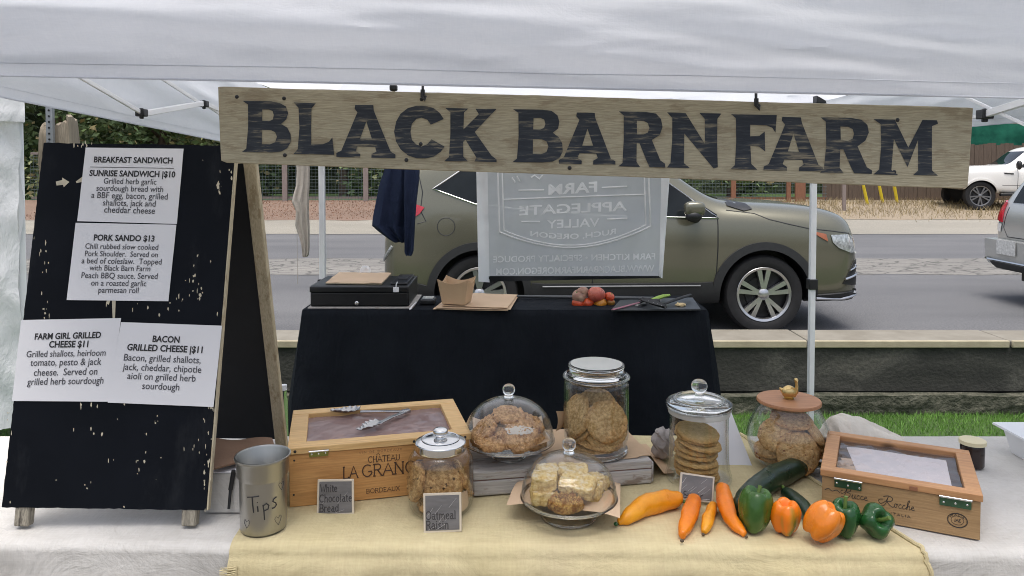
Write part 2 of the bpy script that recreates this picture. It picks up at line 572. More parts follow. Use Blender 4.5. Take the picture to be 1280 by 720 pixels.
def cookie_mat(name, c_lo, c_hi, chip, chipamt=.12, chipscale=70, crack=0):
    m, nt, b = newmat(name)
    vec = coords(nt)
    f = ntex(nt, vec, 95, 7, .72)
    col = ramp(nt, f, [(.30, tuple(x * .75 for x in c_lo)), (.42, c_lo), (.56, c_hi), (.72, tuple(min(1, x * 1.25) for x in c_hi))])
    vo = nt.nodes.new('ShaderNodeTexVoronoi')
    vo.inputs['Scale'].default_value = chipscale
    nt.links.new(vec, vo.inputs['Vector'])
    k = ntex(nt, vec, chipscale * .6, 2)
    mm = nt.nodes.new('ShaderNodeMath')
    mm.operation = 'SUBTRACT'
    nt.links.new(vo.outputs['Distance'], mm.inputs[0])
    nt.links.new(k, mm.inputs[1])
    fac = ramp(nt, mm.outputs[0], [(.0, 1.0), (chipamt, 0.0)]) if chipamt > 0 else None
    if fac:
        mm.operation = 'MULTIPLY'
        col = mixc(nt, ramp(nt, mm.outputs[0], [(chipamt * .7, .9), (chipamt, 0.0)]), col, chip)
    # oven browning: darker towards the rim of each cookie, and every cookie baked a little differently
    gv = coords(nt, (1, 1, 0), kind='Generated')
    vm = nt.nodes.new('ShaderNodeVectorMath')
    vm.operation = 'DISTANCE'
    nt.links.new(gv, vm.inputs[0])
    vm.inputs[1].default_value = (.5, .5, 0)
    brown = mixc(nt, ramp(nt, vm.outputs['Value'], [(.36, 0.0), (.50, .75)]), (1, 1, 1), (.74, .60, .46))
    col = mixc(nt, 1.0, col, brown, 'MULTIPLY')
    oi = nt.nodes.new('ShaderNodeObjectInfo')
    col = mixc(nt, 1.0, col, ramp(nt, oi.outputs['Random'], [(0, (.88, .85, .82)), (1, (1.0, 1.0, 1.0))]), 'MULTIPLY')
    nt.links.new(col, b.inputs['Base Color'])
    b.inputs['Roughness'].default_value = .8
    b.inputs['Specular IOR Level'].default_value = .25
    vo2 = nt.nodes.new('ShaderNodeTexVoronoi')
    vo2.feature = 'DISTANCE_TO_EDGE'
    vo2.inputs['Scale'].default_value = 38
    wv = mixc(nt, .06, vec, ntex(nt, vec, 30, 3))
    nt.links.new(wv, vo2.inputs['Vector'])
    if crack:
        cf = nt.nodes.new('ShaderNodeMath')
        cf.operation = 'MULTIPLY'
        nt.links.new(ramp(nt, vo2.outputs['Distance'], [(.02, crack), (.12, 0.0)]), cf.inputs[0])
        nt.links.new(ramp(nt, ntex(nt, vec, 22, 2), [(.4, 0.0), (.55, 1.0)]), cf.inputs[1])
        nt.links.new(mixc(nt, cf.outputs[0], col, tuple(x * .42 for x in c_lo)), b.inputs['Base Color'])
    h = nt.nodes.new('ShaderNodeMath')
    h.operation = 'ADD'
    nt.links.new(f, h.inputs[0])
    nt.links.new(ramp(nt, vo2.outputs['Distance'], [(.0, 0.0), (.10, .16)]), h.inputs[1])
    bump(nt, b, h.outputs[0], 1.0, .006)
    return m
MAT['cookie_oat'] = cookie_mat('oat_cookie', (.42, .235, .085), (.68, .44, .19), (.06, .025, .012), .10, 60)
MAT['cookie_choc'] = cookie_mat('brown_cookie', (.46, .25, .10), (.74, .46, .22), (.07, .03, .014), .07, 55)
MAT['cookie_pale'] = cookie_mat('chip_cookie', (.52, .33, .13), (.78, .56, .28), (.20, .10, .035), .06, 50, crack=.28)
MAT['cookie_sugar'] = cookie_mat('sugar_cookie', (.70, .48, .20), (.78, .56, .26), (.4, .2, .06), 0, 50)
MAT['cookie_fruit'] = cookie_mat('fruit_cookie', (.54, .32, .13), (.72, .49, .24), (.22, .06, .035), .085, 60, crack=.38)
MAT['cookie_patch'] = plain('pale_patch', (.60, .53, .44), .5, 0, .15, 20, bmp=.4, bscale=60)

def bar_mat():
    m, nt, b = newmat('crumb_bar')
    vec = coords(nt)
    f = ntex(nt, vec, 120, 6, .75)
    col = ramp(nt, f, [(.3, (.40, .22, .05)), (.46, (.66, .44, .14)), (.62, (.80, .62, .28)), (.75, (.86, .74, .46))])
    geo = nt.nodes.new('ShaderNodeNewGeometry')
    sx = nt.nodes.new('ShaderNodeSeparateXYZ')
    nt.links.new(geo.outputs['Normal'], sx.inputs[0])
    sug = nt.nodes.new('ShaderNodeMath')
    sug.operation = 'MULTIPLY'
    nt.links.new(sx.outputs['Z'], sug.inputs[0])
    nt.links.new(ntex(nt, vec, 45, 5, .7), sug.inputs[1])
    col = mixc(nt, ramp(nt, sug.outputs[0], [(.42, 0.0), (.62, .75)]), col, (.80, .74, .58))
    nt.links.new(col, b.inputs['Base Color'])
    b.inputs['Roughness'].default_value = .85
    bump(nt, b, f, .9, .006)
    return m
MAT['bar'] = bar_mat()
MAT['bar_brown'] = cookie_mat('crumb_bar_brown', (.30, .13, .03), (.58, .36, .11), (.12, .05, .02), .08, 60)

def veg(name, c, c2, rough=.28, scale=5, stretch=(1, 1, 1), speck=None):
    m, nt, b = newmat(name)
    vec = coords(nt, stretch)
    col = ramp(nt, ntex(nt, vec, scale, 3), [(.35, c2), (.62, c)])
    if speck:
        col = mixc(nt, ramp(nt, ntex(nt, coords(nt), 190, 2), [(.62, 0.0), (.72, .6)]), col, speck)
    nt.links.new(col, b.inputs['Base Color'])
    col = mixc(nt, ramp(nt, ntex(nt, coords(nt), 42, 5, .7), [(.3, .35), (.55, 0.0)]), col, tuple(x * .62 for x in c2))
    nt.links.new(col, b.inputs['Base Color'])
    nt.links.new(ramp(nt, ntex(nt, coords(nt), 24, 4), [(.3, rough * .8), (.75, min(1, rough * 1.7))]), b.inputs['Roughness'])
    b.inputs['Subsurface Weight'].default_value = .08
    b.inputs['Subsurface Radius'].default_value = (.01, .005, .002)
    bump(nt, b, ntex(nt, coords(nt), 36, 5), .22, .006)
    return m
MAT['pep_orange'] = veg('orange_pepper', (.83, .235, .008), (.74, .17, .006), .3)
MAT['pep_yellow'] = veg('yellow_orange_pepper', (.80, .36, .012), (.78, .27, .008), .32)
MAT['bell_orange'] = veg('orange_bell', (.84, .22, .006), (.66, .20, .015), .2, 9)
MAT['bell_green'] = veg('green_bell', (.06, .145, .022), (.03, .09, .014), .2, 12)
MAT['bell_darkgreen'] = veg('dark_green_bell', (.022, .105, .024), (.012, .065, .016), .18, 12)
MAT['zucchini'] = veg('zucchini_skin', (.018, .042, .018), (.009, .024, .011), .3, 8, speck=(.05, .09, .04))
MAT['stem'] = veg('pepper_stem', (.16, .24, .06), (.09, .16, .03), .5)
MAT['tom_red'] = veg('red_tomato', (.60, .06, .025), (.52, .10, .03), .2)
MAT['tom_pink'] = veg('pink_tomato', (.56, .11, .085), (.50, .16, .10), .25)
MAT['tom_orange'] = veg('orange_tomato', (.68, .24, .02), (.55, .26, .04), .2)
MAT['tom_green'] = veg('green_tomato', (.26, .16, .03), (.35, .10, .02), .25)
MAT['tom_brown'] = veg('brown_tomato', (.42, .28, .20), (.28, .13, .09), .4, 14)
# ================================================================== SETTING
def road_mat(name, c, c2, crack=False, speck=.5):
    m, nt, b = newmat(name)
    vec = coords(nt)
    f = ntex(nt, vec, 55, 6, .75)
    big = ntex(nt, coords(nt, (.25, 1, 1)), .8, 5, .6)
    col = mixc(nt, ramp(nt, big, [(.3, 0.0), (.7, 1.0)]), c, c2)
    col = mixc(nt, ramp(nt, f, [(.35, speck), (.55, 0.0)]), col, tuple(x * .45 for x in c))
    col = mixc(nt, ramp(nt, f, [(.58, 0.0), (.75, speck)]), col, tuple(min(1, x * 1.8) for x in c2))
    h = f
    if crack:
        vo = nt.nodes.new('ShaderNodeTexVoronoi')
        vo.feature = 'DISTANCE_TO_EDGE'
        vo.inputs['Scale'].default_value = 5.5
        w = ntex(nt, vec, 3, 3)
        wv = mixc(nt, .25, coords(nt, (.55, 1.0, 1)), w)
        nt.links.new(wv, vo.inputs['Vector'])
        cf = ramp(nt, vo.outputs['Distance'], [(.02, 1.0), (.07, 0.0)])
        col = mixc(nt, cf, col, (.075, .073, .068))
    nt.links.new(col, b.inputs['Base Color'])
    b.inputs['Roughness'].default_value = .85
    bump(nt, b, h, .5, .01)
    return m
MAT['asphalt'] = road_mat('asphalt', (.095, .097, .103), (.150, .151, .156), False, .75)
MAT['asphalt_old'] = road_mat('asphalt_old', (.155, .15, .14), (.23, .22, .20), True)
MAT['gravel'] = road_mat('gravel', (.23, .215, .18), (.31, .29, .245), False, .8)
MAT['mulch'] = road_mat('bark_mulch', (.165, .11, .08), (.225, .15, .11), False, .8)
MAT['dirt'] = road_mat('dry_dirt', (.25, .20, .14), (.30, .245, .175), False, .6)
MAT['concrete_top'] = plain('curb_concrete', (.23, .215, .18), .85, 0, .2, 4, bmp=.4, bscale=60, c2=(.17, .155, .125))
MAT['kerb_nose'] = plain('kerb_nose', (.44, .39, .27), .85, 0, .2, 5, bmp=.4, bscale=60, c2=(.30, .26, .18))
def wall_mat():
    m, nt, b = newmat('stained_concrete')
    f = ntex(nt, coords(nt, (.7, 1, 1.5)), 2.2, 6, .65, .6)
    f2 = ntex(nt, coords(nt), 35, 5)
    col = ramp(nt, f, [(.36, (.030, .030, .026)), (.52, (.050, .049, .042)), (.60, (.085, .082, .070)), (.78, (.14, .13, .108))])
    col = mixc(nt, ramp(nt, f2, [(.3, .5), (.6, 0.0)]), col, (.02, .02, .018))
    nt.links.new(col, b.inputs['Base Color'])
    b.inputs['Roughness'].default_value = .9
    bump(nt, b, f2, .5, .02)
    return m
MAT['wall'] = wall_mat()
MAT['footing'] = plain('mossy_footing', (.14, .135, .10), .95, 0, .4, 14, bmp=1.0, bscale=25, bdist=.04, c2=(.03, .035, .02))
MAT['grass_soil'] = plain('grass_soil', (.060, .115, .022), .95, 0, .4, 18, bmp=.8, bscale=60, bdist=.03, c2=(.030, .062, .014))
MAT['grassblade'] = plain('grass_blades', (.12, .26, .035), .6, 0, .3, 3, bmp=0, c2=(.07, .165, .022))
MAT['dryblade'] = plain('dry_blades', (.34, .265, .145), .8, 0, .3, 2, bmp=0, c2=(.21, .17, .085))

def gz(x, y):
    if y < 3: return 0.0
    if y < 6.42: return -.52 * ((y - 3) / 3.42)
    if y < 6.6: return -.52 + .47 * (y - 6.42) / .18
    if y < 18: return -.05
    if y < 25: return -.05 + .47 * (y - 18) / 7
    return .42 + max(0, y - 60) * .06
ys = [-60, -20, -5, -1, 1, 2, 3, 3.5, 4, 4.5, 5, 5.5, 6, 6.42, 6.6, 8, 12, 18, 19, 20, 21, 22, 23, 24, 25, 30, 40, 60, 90, 150]
xs = [-150, -80, -40, -20, -12, -8, -5, -3, -1, 1, 3, 5, 8, 12, 20, 40, 80, 150]
m = MB()
m.grid(lambda u, v: V((xs[round(u * (len(xs) - 1))], ys[round(v * (len(ys) - 1))], gz(0, ys[round(v * (len(ys) - 1))]))), len(xs) - 1, len(ys) - 1)
tag(m.build('ground', MAT['grass_soil']), kind='structure')
bounce_sheet = MB().grid(lambda u, v: V((-40 + 80 * u, -40 + 42.6 * v, .004)), 8, 8)  # unseen sheet near the camera, added for neutral bounce light and reflections
tag(bounce_sheet.build('bounce_ground', plain('bounce_ground_grey', (.19, .17, .14), .95, 0, .3, 12, bmp=.6, bscale=50, bdist=.02, c2=(.12, .11, .09))), kind='structure')
tag(MB().box(-80, 80, 6.77, 18.0, -.04, 0.0).build('road', MAT['asphalt'], smooth=False), kind='structure')
def edge_strip(name, y0, y1, zf, mat, x0=-80, x1=80, amp=.12, n=200, off=.004, sd=0):
    m = MB()
    def fn(u, v):
        x = x0 + (x1 - x0) * u
        y = y0 + (y1 - y0) * v
        if 0 < amp and v in (0, 1): y += amp * nz(x * .8, sd + v * 9)
        return V((x, y, zf(x, y) + off))
    m.grid(fn, n, 6)
    return tag(m.build(name, mat), kind='structure')
edge_strip('road_patch', 11.0, 12.9, lambda x, y: 0.0, MAT['asphalt_old'], -30, 40, .12, 300, .004, 3)
edge_strip('road_shoulder', 17.5, 20.6, lambda x, y: max(0, gz(0, y)), MAT['gravel'], -40, 60, .14, 300, .008, 5)
edge_strip('mulch_bed', 20.4, 25.6, gz, MAT['mulch'], -40, 4, .2, 200, .014, 8)
edge_strip('dirt_verge', 20.5, 26.5, gz, MAT['dirt'], 4, 60, .2, 240, .016, 11)

# retaining wall with stone kerb cap along the near side of the road
rw = thing('retaining_wall', 'dark stained concrete retaining wall with tan kerb cap beside the road', 'wall', (0, 6.35, -.5))
m = MB()
m.grid(lambda u, v: V((-25 + 55 * u, 6.35 + .012 * nz(u * 90, v * 3), -.32 + v * (.075 + .32))), 160, 6)
m.box(-25, 30, 6.40, 6.76, -.52, .0)
m.build('wall_face', MAT['wall'], rw)
x = -25.0
k = 0
while x < 30:
    L = 1.72
    mm = MB()
    mm.box(x, x + L - .018, 6.33 + .004 * math.sin(k * 3), 6.765, .06, .115 + .004 * math.sin(k * 5.1))
    if -3 < x < 12: ks = mm.build('kerb_stone', MAT['concrete_top'], rw, bevel=.008)
    else: mm.build('kerb_stone', MAT['concrete_top'], rw, smooth=False)
    if -3 < x < 12: MB().box(x + .002, x + L - .02, 6.322, 6.352 + .006 * math.sin(k * 2.2), .055, .1175).build('kerb_nose', MAT['kerb_nose'], ks, bevel=.008)
    x += L
    k += 1
m = MB()
m.grid(lambda u, v: V((-25 + 55 * u, 6.26 + .03 * nz(u * 120, v * 4) + (.09 if v > .8 else 0), -.62 + min(v, .8) * .36 + .02 * nz(u * 140, 7))), 300, 10)
m.build('footing', MAT['footing'], rw)

# grass by the wall: one mass
def blades(name, mat, n, fx, fy, h, w, zf, seed):
    rnd = random.Random(seed)
    m = MB()
    for i in range(n):
        x, y = fx(rnd), fy(rnd)
        z = zf(x, y) - .005
        a = rnd.uniform(0, 2 * PI)
        hh = h * rnd.uniform(.5, 1.3)
        ww = w * rnd.uniform(.6, 1.3)
        lean = V((rnd.gauss(0, .35), rnd.gauss(0, .35), 1)) * hh
        d = V((math.cos(a), math.sin(a), 0)) * ww
        p = V((x, y, z))
        n0 = len(m.v)
        m.v += [p - d, p + d, p + lean * .6 + d * .7, p + lean * .6 - d * .7, p + lean * V((1.6, 1.6, 1)).length * .58]
        m.f += [(n0, n0 + 1, n0 + 2, n0 + 3), (n0 + 3, n0 + 2, n0 + 4)]
    return tag(m.build(name, mat, smooth=False, weld=False), kind='stuff')
blades('grass', MAT['grassblade'], 60000, lambda r: r.uniform(-4.5, 7.5), lambda r: 4.0 + 2.25 * math.sqrt(r.random()), .030, .0024, gz, 1)
blades('dry_grass', MAT['dryblade'], 8000, lambda r: r.uniform(7.5, 24), lambda r: r.choice([r.uniform(20.6, 25.0), r.gauss(24.2, .4), r.gauss(22.4, .8)]), .13, .008, gz, 2)
blades('fallen_leaves', plain('dead_leaves', (.27, .14, .085), .8, 0, .3, 4, bmp=0, c2=(.15, .08, .05)), 9000, lambda r: r.uniform(-14, 3), lambda r: r.uniform(20.6, 25.0), .035, .018, gz, 3)

# ------------------------------------------------------------------ far fences
def wire_fence(name, label, x0, x1, Y, posts, postmat, h=1.55, cell=.11):
    t = thing(name, label, 'fence', ((x0 + x1) / 2, Y, gz(0, Y)))
    g = gz(0, Y)
    m = MB()
    k = int(h / cell)
    for i in range(k + 1):
        z = g + .06 + i * cell
        m.tube([(x0, Y, z), (x1, Y, z)], .0055, 3, False)
    x = x0
    while x < x1:
        m.tube([(x, Y, g + .02), (x, Y, g + h)], .0055, 3, False)
        x += cell
    m.build('wire_mesh', plain('fence_wire_' + name, (.10, .13, .14), .5, .3, .2, 3, bmp=0), t, smooth=False)
    m = MB()
    m.box(x0, x1, Y + .02, Y + .07, g + .08, g + .15)
    m.box(x0, x1, Y + .02, Y + .07, g + h, g + h + .08)
    m.build('rail', postmat, t, smooth=False)
    for x, w in posts:
        MB().box(x - w / 2, x + w / 2, Y - .06, Y + .02, g - .02, g + h + .12).build('post', postmat, t, bevel=.01)
    return t
pinkwood = wood('fence_post_wood', (.30, .25, .23), (.20, .16, .14), 'z', 3, .8, .3)
redwood = wood('fence_post_red', (.28, .13, .075), (.18, .08, .045), 'z', 3, .8, .3)
wire_fence('wire_fence', 'wire mesh fence with weathered pinkish posts behind the bark mulch', -16, 3.0, 25.0,
           [(-14.6, .16), (-11.6, .16), (-7.55, .17), (-4.86, .17), (-2.0, .17), (.9, .17)], pinkwood)
wire_fence('wire_fence', 'wire mesh fence with grey and rust red posts seen over the olive car bonnet', 3.2, 10.4, 24.8,
           [(3.4, .16), (7.3, .16), (9.12, .14), (9.5, .34)], redwood)
pf = thing('plank_fence', 'weathered brown plank fence behind the yellow stakes', 'fence', (16, 25.4, .42))
plank = wood('plank_brown', (.135, .098, .072), (.085, .062, .046), 'z', 2.2, .85, .4)
m = MB()
x = 10.5
rnd = random.Random(4)
while x < 34:
    m.box(x, x + .138, 25.4 + rnd.uniform(-.008, .008), 25.425, .3, 2.32 + rnd.uniform(-.05, .05))
    x += .146
m.build('planks', plank, pf, smooth=False)
m = MB()
m.box(10.5, 34, 25.426, 25.48, .8, .9).box(10.5, 34, 25.426, 25.48, 1.9, 2.0)
m.build('rail', plank, pf, smooth=False)
tp = MB()
tp.grid(lambda u, v: V((14.0 + 22 * u, 26.2 + .08 * nz(u * 30, v * 2), 2.02 + 1.05 * v - .05 * math.sin(u * 24) ** 2 * (1 if v > .5 else 0))), 120, 8)
tag(tp.build('green_tarp', fabric('green_tarp', (.018, .13, .082), (.012, .09, .06), wrinkle=.6, wscale=2), origin=(24, 26.2, 1.9), solid=.012), 'green tarp screen stretched above the plank fence beside white pickup', 'tarp')
yel = plain('yellow_paint', (.68, .53, .03), .5, 0, .1, 8)
for i, (tx, bx, by, lab) in enumerate([(1077, 1086, 258, 'yellow stake leaning before plank fence, nearest to the white tent leg'),
                                (1097, 1105, 257, 'yellow stake leaning before plank fence, middle of three'),
                                (1116, 1123, 257, 'yellow stake leaning before plank fence, nearest to the pickup')]):
    b_ = Pz(bx, by, .30)
    t_ = P(tx, 222, b_.y - .1)
    s_ = thing('yellow_stake', lab, 'stake', b_, 0, 'yellow stakes by the plank fence')
    MB().tube([b_ - V((0, 0, .1)), t_], .05, 8).build('stake_pole', yel, s_)
    MB().tube([t_ - (t_ - b_).normalized() * .1, t_ + V((0, 0, .01))], .056, 8).build('cap', MAT['white_metal'], s_)
b_ = Pz(1055, 268, .15)
tag(MB().bar(b_ - V((0, 0, .1)), P(1055, 215, b_.y), .09, .09).build('wooden_stake', pinkwood, origin=b_), 'thin grey stake standing in the dry grass beside white tent leg', 'stake')

# weathered split post with perforated sign post, left
SPY = 5.86
wp = thing('wooden_post', 'weathered split wooden post behind the black menu board', 'post', (-3.6, 6.0, -.45))
pw = wood('weathered_post', (.34, .29, .22), (.17, .14, .10), 'z', 3, .85, .6)
c = P(75, 160, 6.0)
for dx, top, w in ((-.072, 1.90, .066), (.062, 1.955, .072)):
    m = MB()
    sq_ = lambda a: 1.0 / max(abs(math.cos(a)), abs(math.sin(a))) ** .7
    m.lathe([(0, -.5), (w, -.5), (w, .4), (w, 1.2), (w, top - .25), (w * .97, top - .06), (w * .90, top - .015), (w * .6, top), (0, top)], 22, Matrix.Translation((c.x + dx, 6.0, 0)),
            fn=lambda p, a, i: V((p.x * sq_(a), p.y * sq_(a), p.z)) + V((.022 * nz(math.cos(a) * 3 + dx * 9, p.z * 2, 4), .022 * nz(a, p.z * 2 + 5, 4), (.035 * nz(math.cos(a) * 2.5, math.sin(a) * 2.5, dx * 20) - .035 * math.cos(a) * (1 if dx < 0 else -1)) if i > 4 else 0)))
    m.build('split_log', pw, wp)
sp = thing('sign_post', 'grey perforated metal sign post rising from the split wooden post', 'post', (c.x, SPY, -.4))
m = MB()
m.box(c.x - .026, c.x + .026, SPY, SPY + .004, -.5, 2.5).box(c.x - .026, c.x - .022, SPY + .0041, SPY + .03, -.5, 2.5).box(c.x + .022, c.x + .026, SPY + .0041, SPY + .03, -.5, 2.5)
m.build('channel', MAT['white_metal'] if False else plain('galvanised', (.36, .38, .40), .45, .6, .15, 8), sp, smooth=False)
m = MB()
for i in range(24):
    z = 1.4 + i * .045
    m.lathe([(0, 0), (.008, 0), (.008, .003), (0, .003)], 10, Matrix.Translation((c.x, SPY - .001, z)) @ Matrix.Rotation(R(90), 4, 'X'))
m.build('bolt_hole', MAT['black_plastic'], sp)

# ------------------------------------------------------------------ trees behind the fences
leafm = []
LB = 1.75
for nm, a, b_ in (('leaf_dark', (.055, .085, .034), (.030, .052, .020)), ('leaf_mid', (.095, .135, .050), (.050, .080, .028)), ('leaf_olive', (.16, .17, .075), (.085, .10, .04)), ('leaf_yellow', (.34, .27, .13), (.20, .17, .08))):
    leafm.append(plain(nm, tuple(x * LB for x in a), .6, 0, .3, 1.4, bmp=0, c2=tuple(x * LB for x in b_)))
bark = plain('bark', (.10, .075, .055), .95, 0, .3, 6, (1, 1, .2), bmp=.8, bscale=12, bdist=.05)
def tree(x, y, h, wid, label, seed, n=3600, low=.05, name='broadleaf_tree', leaf=.13):
    rnd = random.Random(seed)
    z0 = gz(0, y)
    t = thing(name, label, 'tree', (x, y, z0), 0, 'trees behind the fences')
    m = MB()
    top = V((x + rnd.uniform(-.4, .4), y, z0 + h * .75))
    m.tube([(x, y, z0 - .1), (x + .1, y, z0 + h * .35), top], [.22, .15, .04], 9)
    cl = []
    for i in range(26):
        a = rnd.uniform(0, 2 * PI)
        zz = z0 + h * (low + (1 - low) * rnd.random() ** .9)
        f = (zz - z0) / h
        rr = wid * (math.sin(min(1, .12 + f) * PI * .88) ** .6) * rnd.uniform(.35, 1.0)
        p = V((x + rr * math.cos(a), y + rr * .7 * math.sin(a), zz))
        cl.append((p, wid * rnd.uniform(.24, .48), rnd.choice([0, 0, 1, 1, 1, 2])))
        if i < 10:
            s_ = V((x + .05, y, z0 + h * .15 + (zz - z0) * .5))
            m.tube([s_, (s_ + p) / 2 + V((0, 0, .15)), p], [.07, .045, .015], 5)
    m.build('trunk', bark, t)
    m = MB()
    mi = []
    for k in range(n):
        p, r, mt = rnd.choice(cl)
        d = V((rnd.gauss(0, 1), rnd.gauss(0, 1), rnd.gauss(0, 1)))
        d.normalize()
        q = p + d * r * (rnd.random() ** .4)
        u = V((rnd.gauss(0, 1), rnd.gauss(0, 1), rnd.gauss(0, .6))).normalized()
        w = u.cross(V((rnd.gauss(0, 1), rnd.gauss(0, 1), rnd.gauss(0, 1)))).normalized()
        s_ = leaf * rnd.uniform(.6, 1.5)
        n0 = len(m.v)
        m.v += [q - u * s_, q + w * s_ * .5, q + u * s_, q - w * s_ * .5]
        m.f.append((n0, n0 + 1, n0 + 2, n0 + 3))
        mi.append(mt if rnd.random() > .05 else 3)
    o = m.build('crown', leafm, t, smooth=False, weld=False)
    for pl, k in zip(o.data.polygons, mi): pl.material_index = k
    return t
trees = [(-20.5, 28.5, 6.5, 3.0, 'leafy green tree at far left behind white side tent'), (-16.6, 27.6, 6.2, 2.8, 'leafy green tree behind the split wooden post'),
         (-13.2, 28.2, 5.6, 2.7, 'leafy green tree showing above the menu board'), (-9.8, 27.8, 6.0, 2.8, 'leafy green tree left of the hanging towel'),
         (-6.4, 28.6, 5.8, 2.7, 'dark leafy tree behind the fence and towel'), (-3.0, 28.0, 6.2, 2.8, 'dark leafy tree behind the fence and navy jacket'),
         (.6, 28.8, 5.6, 2.7, 'dark leafy tree hidden behind the olive car roof'), (4.4, 28.2, 5.6, 2.7, 'dark leafy tree behind the wire fence over the bonnet'),
         (8.2, 28.0, 5.8, 2.6, 'dark leafy tree at the end of the wire fence')]
for i, (x, y, h, w, lab) in enumerate(trees):
    tree(x, y, h, w, lab, 20 + i, 6000 if i < 4 else 3000, leaf=.12)
hd = MB()
hd.grid(lambda u, v: V((-34 + 50 * u, 31.5 + .8 * nz(u * 22, v * 3) , .2 + 5.0 * v + .5 * nz(u * 16, 4))), 160, 16)
tag(hd.build('wooded_bank', plain('bank_green', (.045, .065, .025), .95, 0, .4, 3, bmp=1, bscale=4, bdist=.3, c2=(.018, .03, .012))), kind='structure')

# ================================================================== VEHICLES
def px2(px, py, Y): 
    p = P(px, py, Y)
    return (p.x, p.z)
MAT['tyre'] = plain('tyre_rubber', (.014, .014, .015), .8, 0, .2, 20, bmp=.3, bscale=60)
MAT['cladding'] = plain('cladding', (.022, .023, .025), .6, 0, .1, 20, bmp=.1)
MAT['alloy'] = plain('alloy', (.55, .55, .56), .28, .9, .05, 8, bmp=0)
MAT['alloy_grey'] = plain('alloy_grey', (.22, .22, .225), .35, .7, .1, 8, bmp=0)
MAT['alloy_dark'] = plain('alloy_dark', (.03, .03, .033), .4, .4, .1, 8, bmp=0)
MAT['carglass'] = plain('car_glass', (.012, .015, .017), .03, 0, .4, 2.5, bmp=0, spec=.22, coat=0)
MAT['red_lens'] = plain('red_lens', (.42, .012, .025), .12, 0, .3, 10, bmp=0, coat=.8)
MAT['amber'] = plain('amber_lens', (.40, .12, .05), .15, 0, .2, 8, bmp=0, coat=.8)
MAT['lamp'] = plain('headlamp', (.50, .52, .53), .12, .5, .5, 35, bmp=.3, bscale=30, coat=1)
def paint(name, c, metal=.45, rough=.28):
    m, nt, b = newmat(name)
    f = ntex(nt, coords(nt), 350, 2)
    nt.links.new(ramp(nt, f, [(.3, tuple(x * .85 for x in c)), (.7, tuple(x * 1.15 for x in c))]), b.inputs['Base Color'])
    b.inputs['Metallic'].default_value = metal
    b.inputs['Roughness'].default_value = rough
    b.inputs['Coat Weight'].default_value = .55
    b.inputs['Coat Roughness'].default_value = .06
    return m
MAT['olive'] = paint('olive_paint', (.155, .150, .110), .45, .22)
MAT['silver'] = paint('silver_paint', (.50, .51, .50), .5)
MAT['white_paint'] = paint('white_car_paint', (.78, .77, .74), 0, .25)

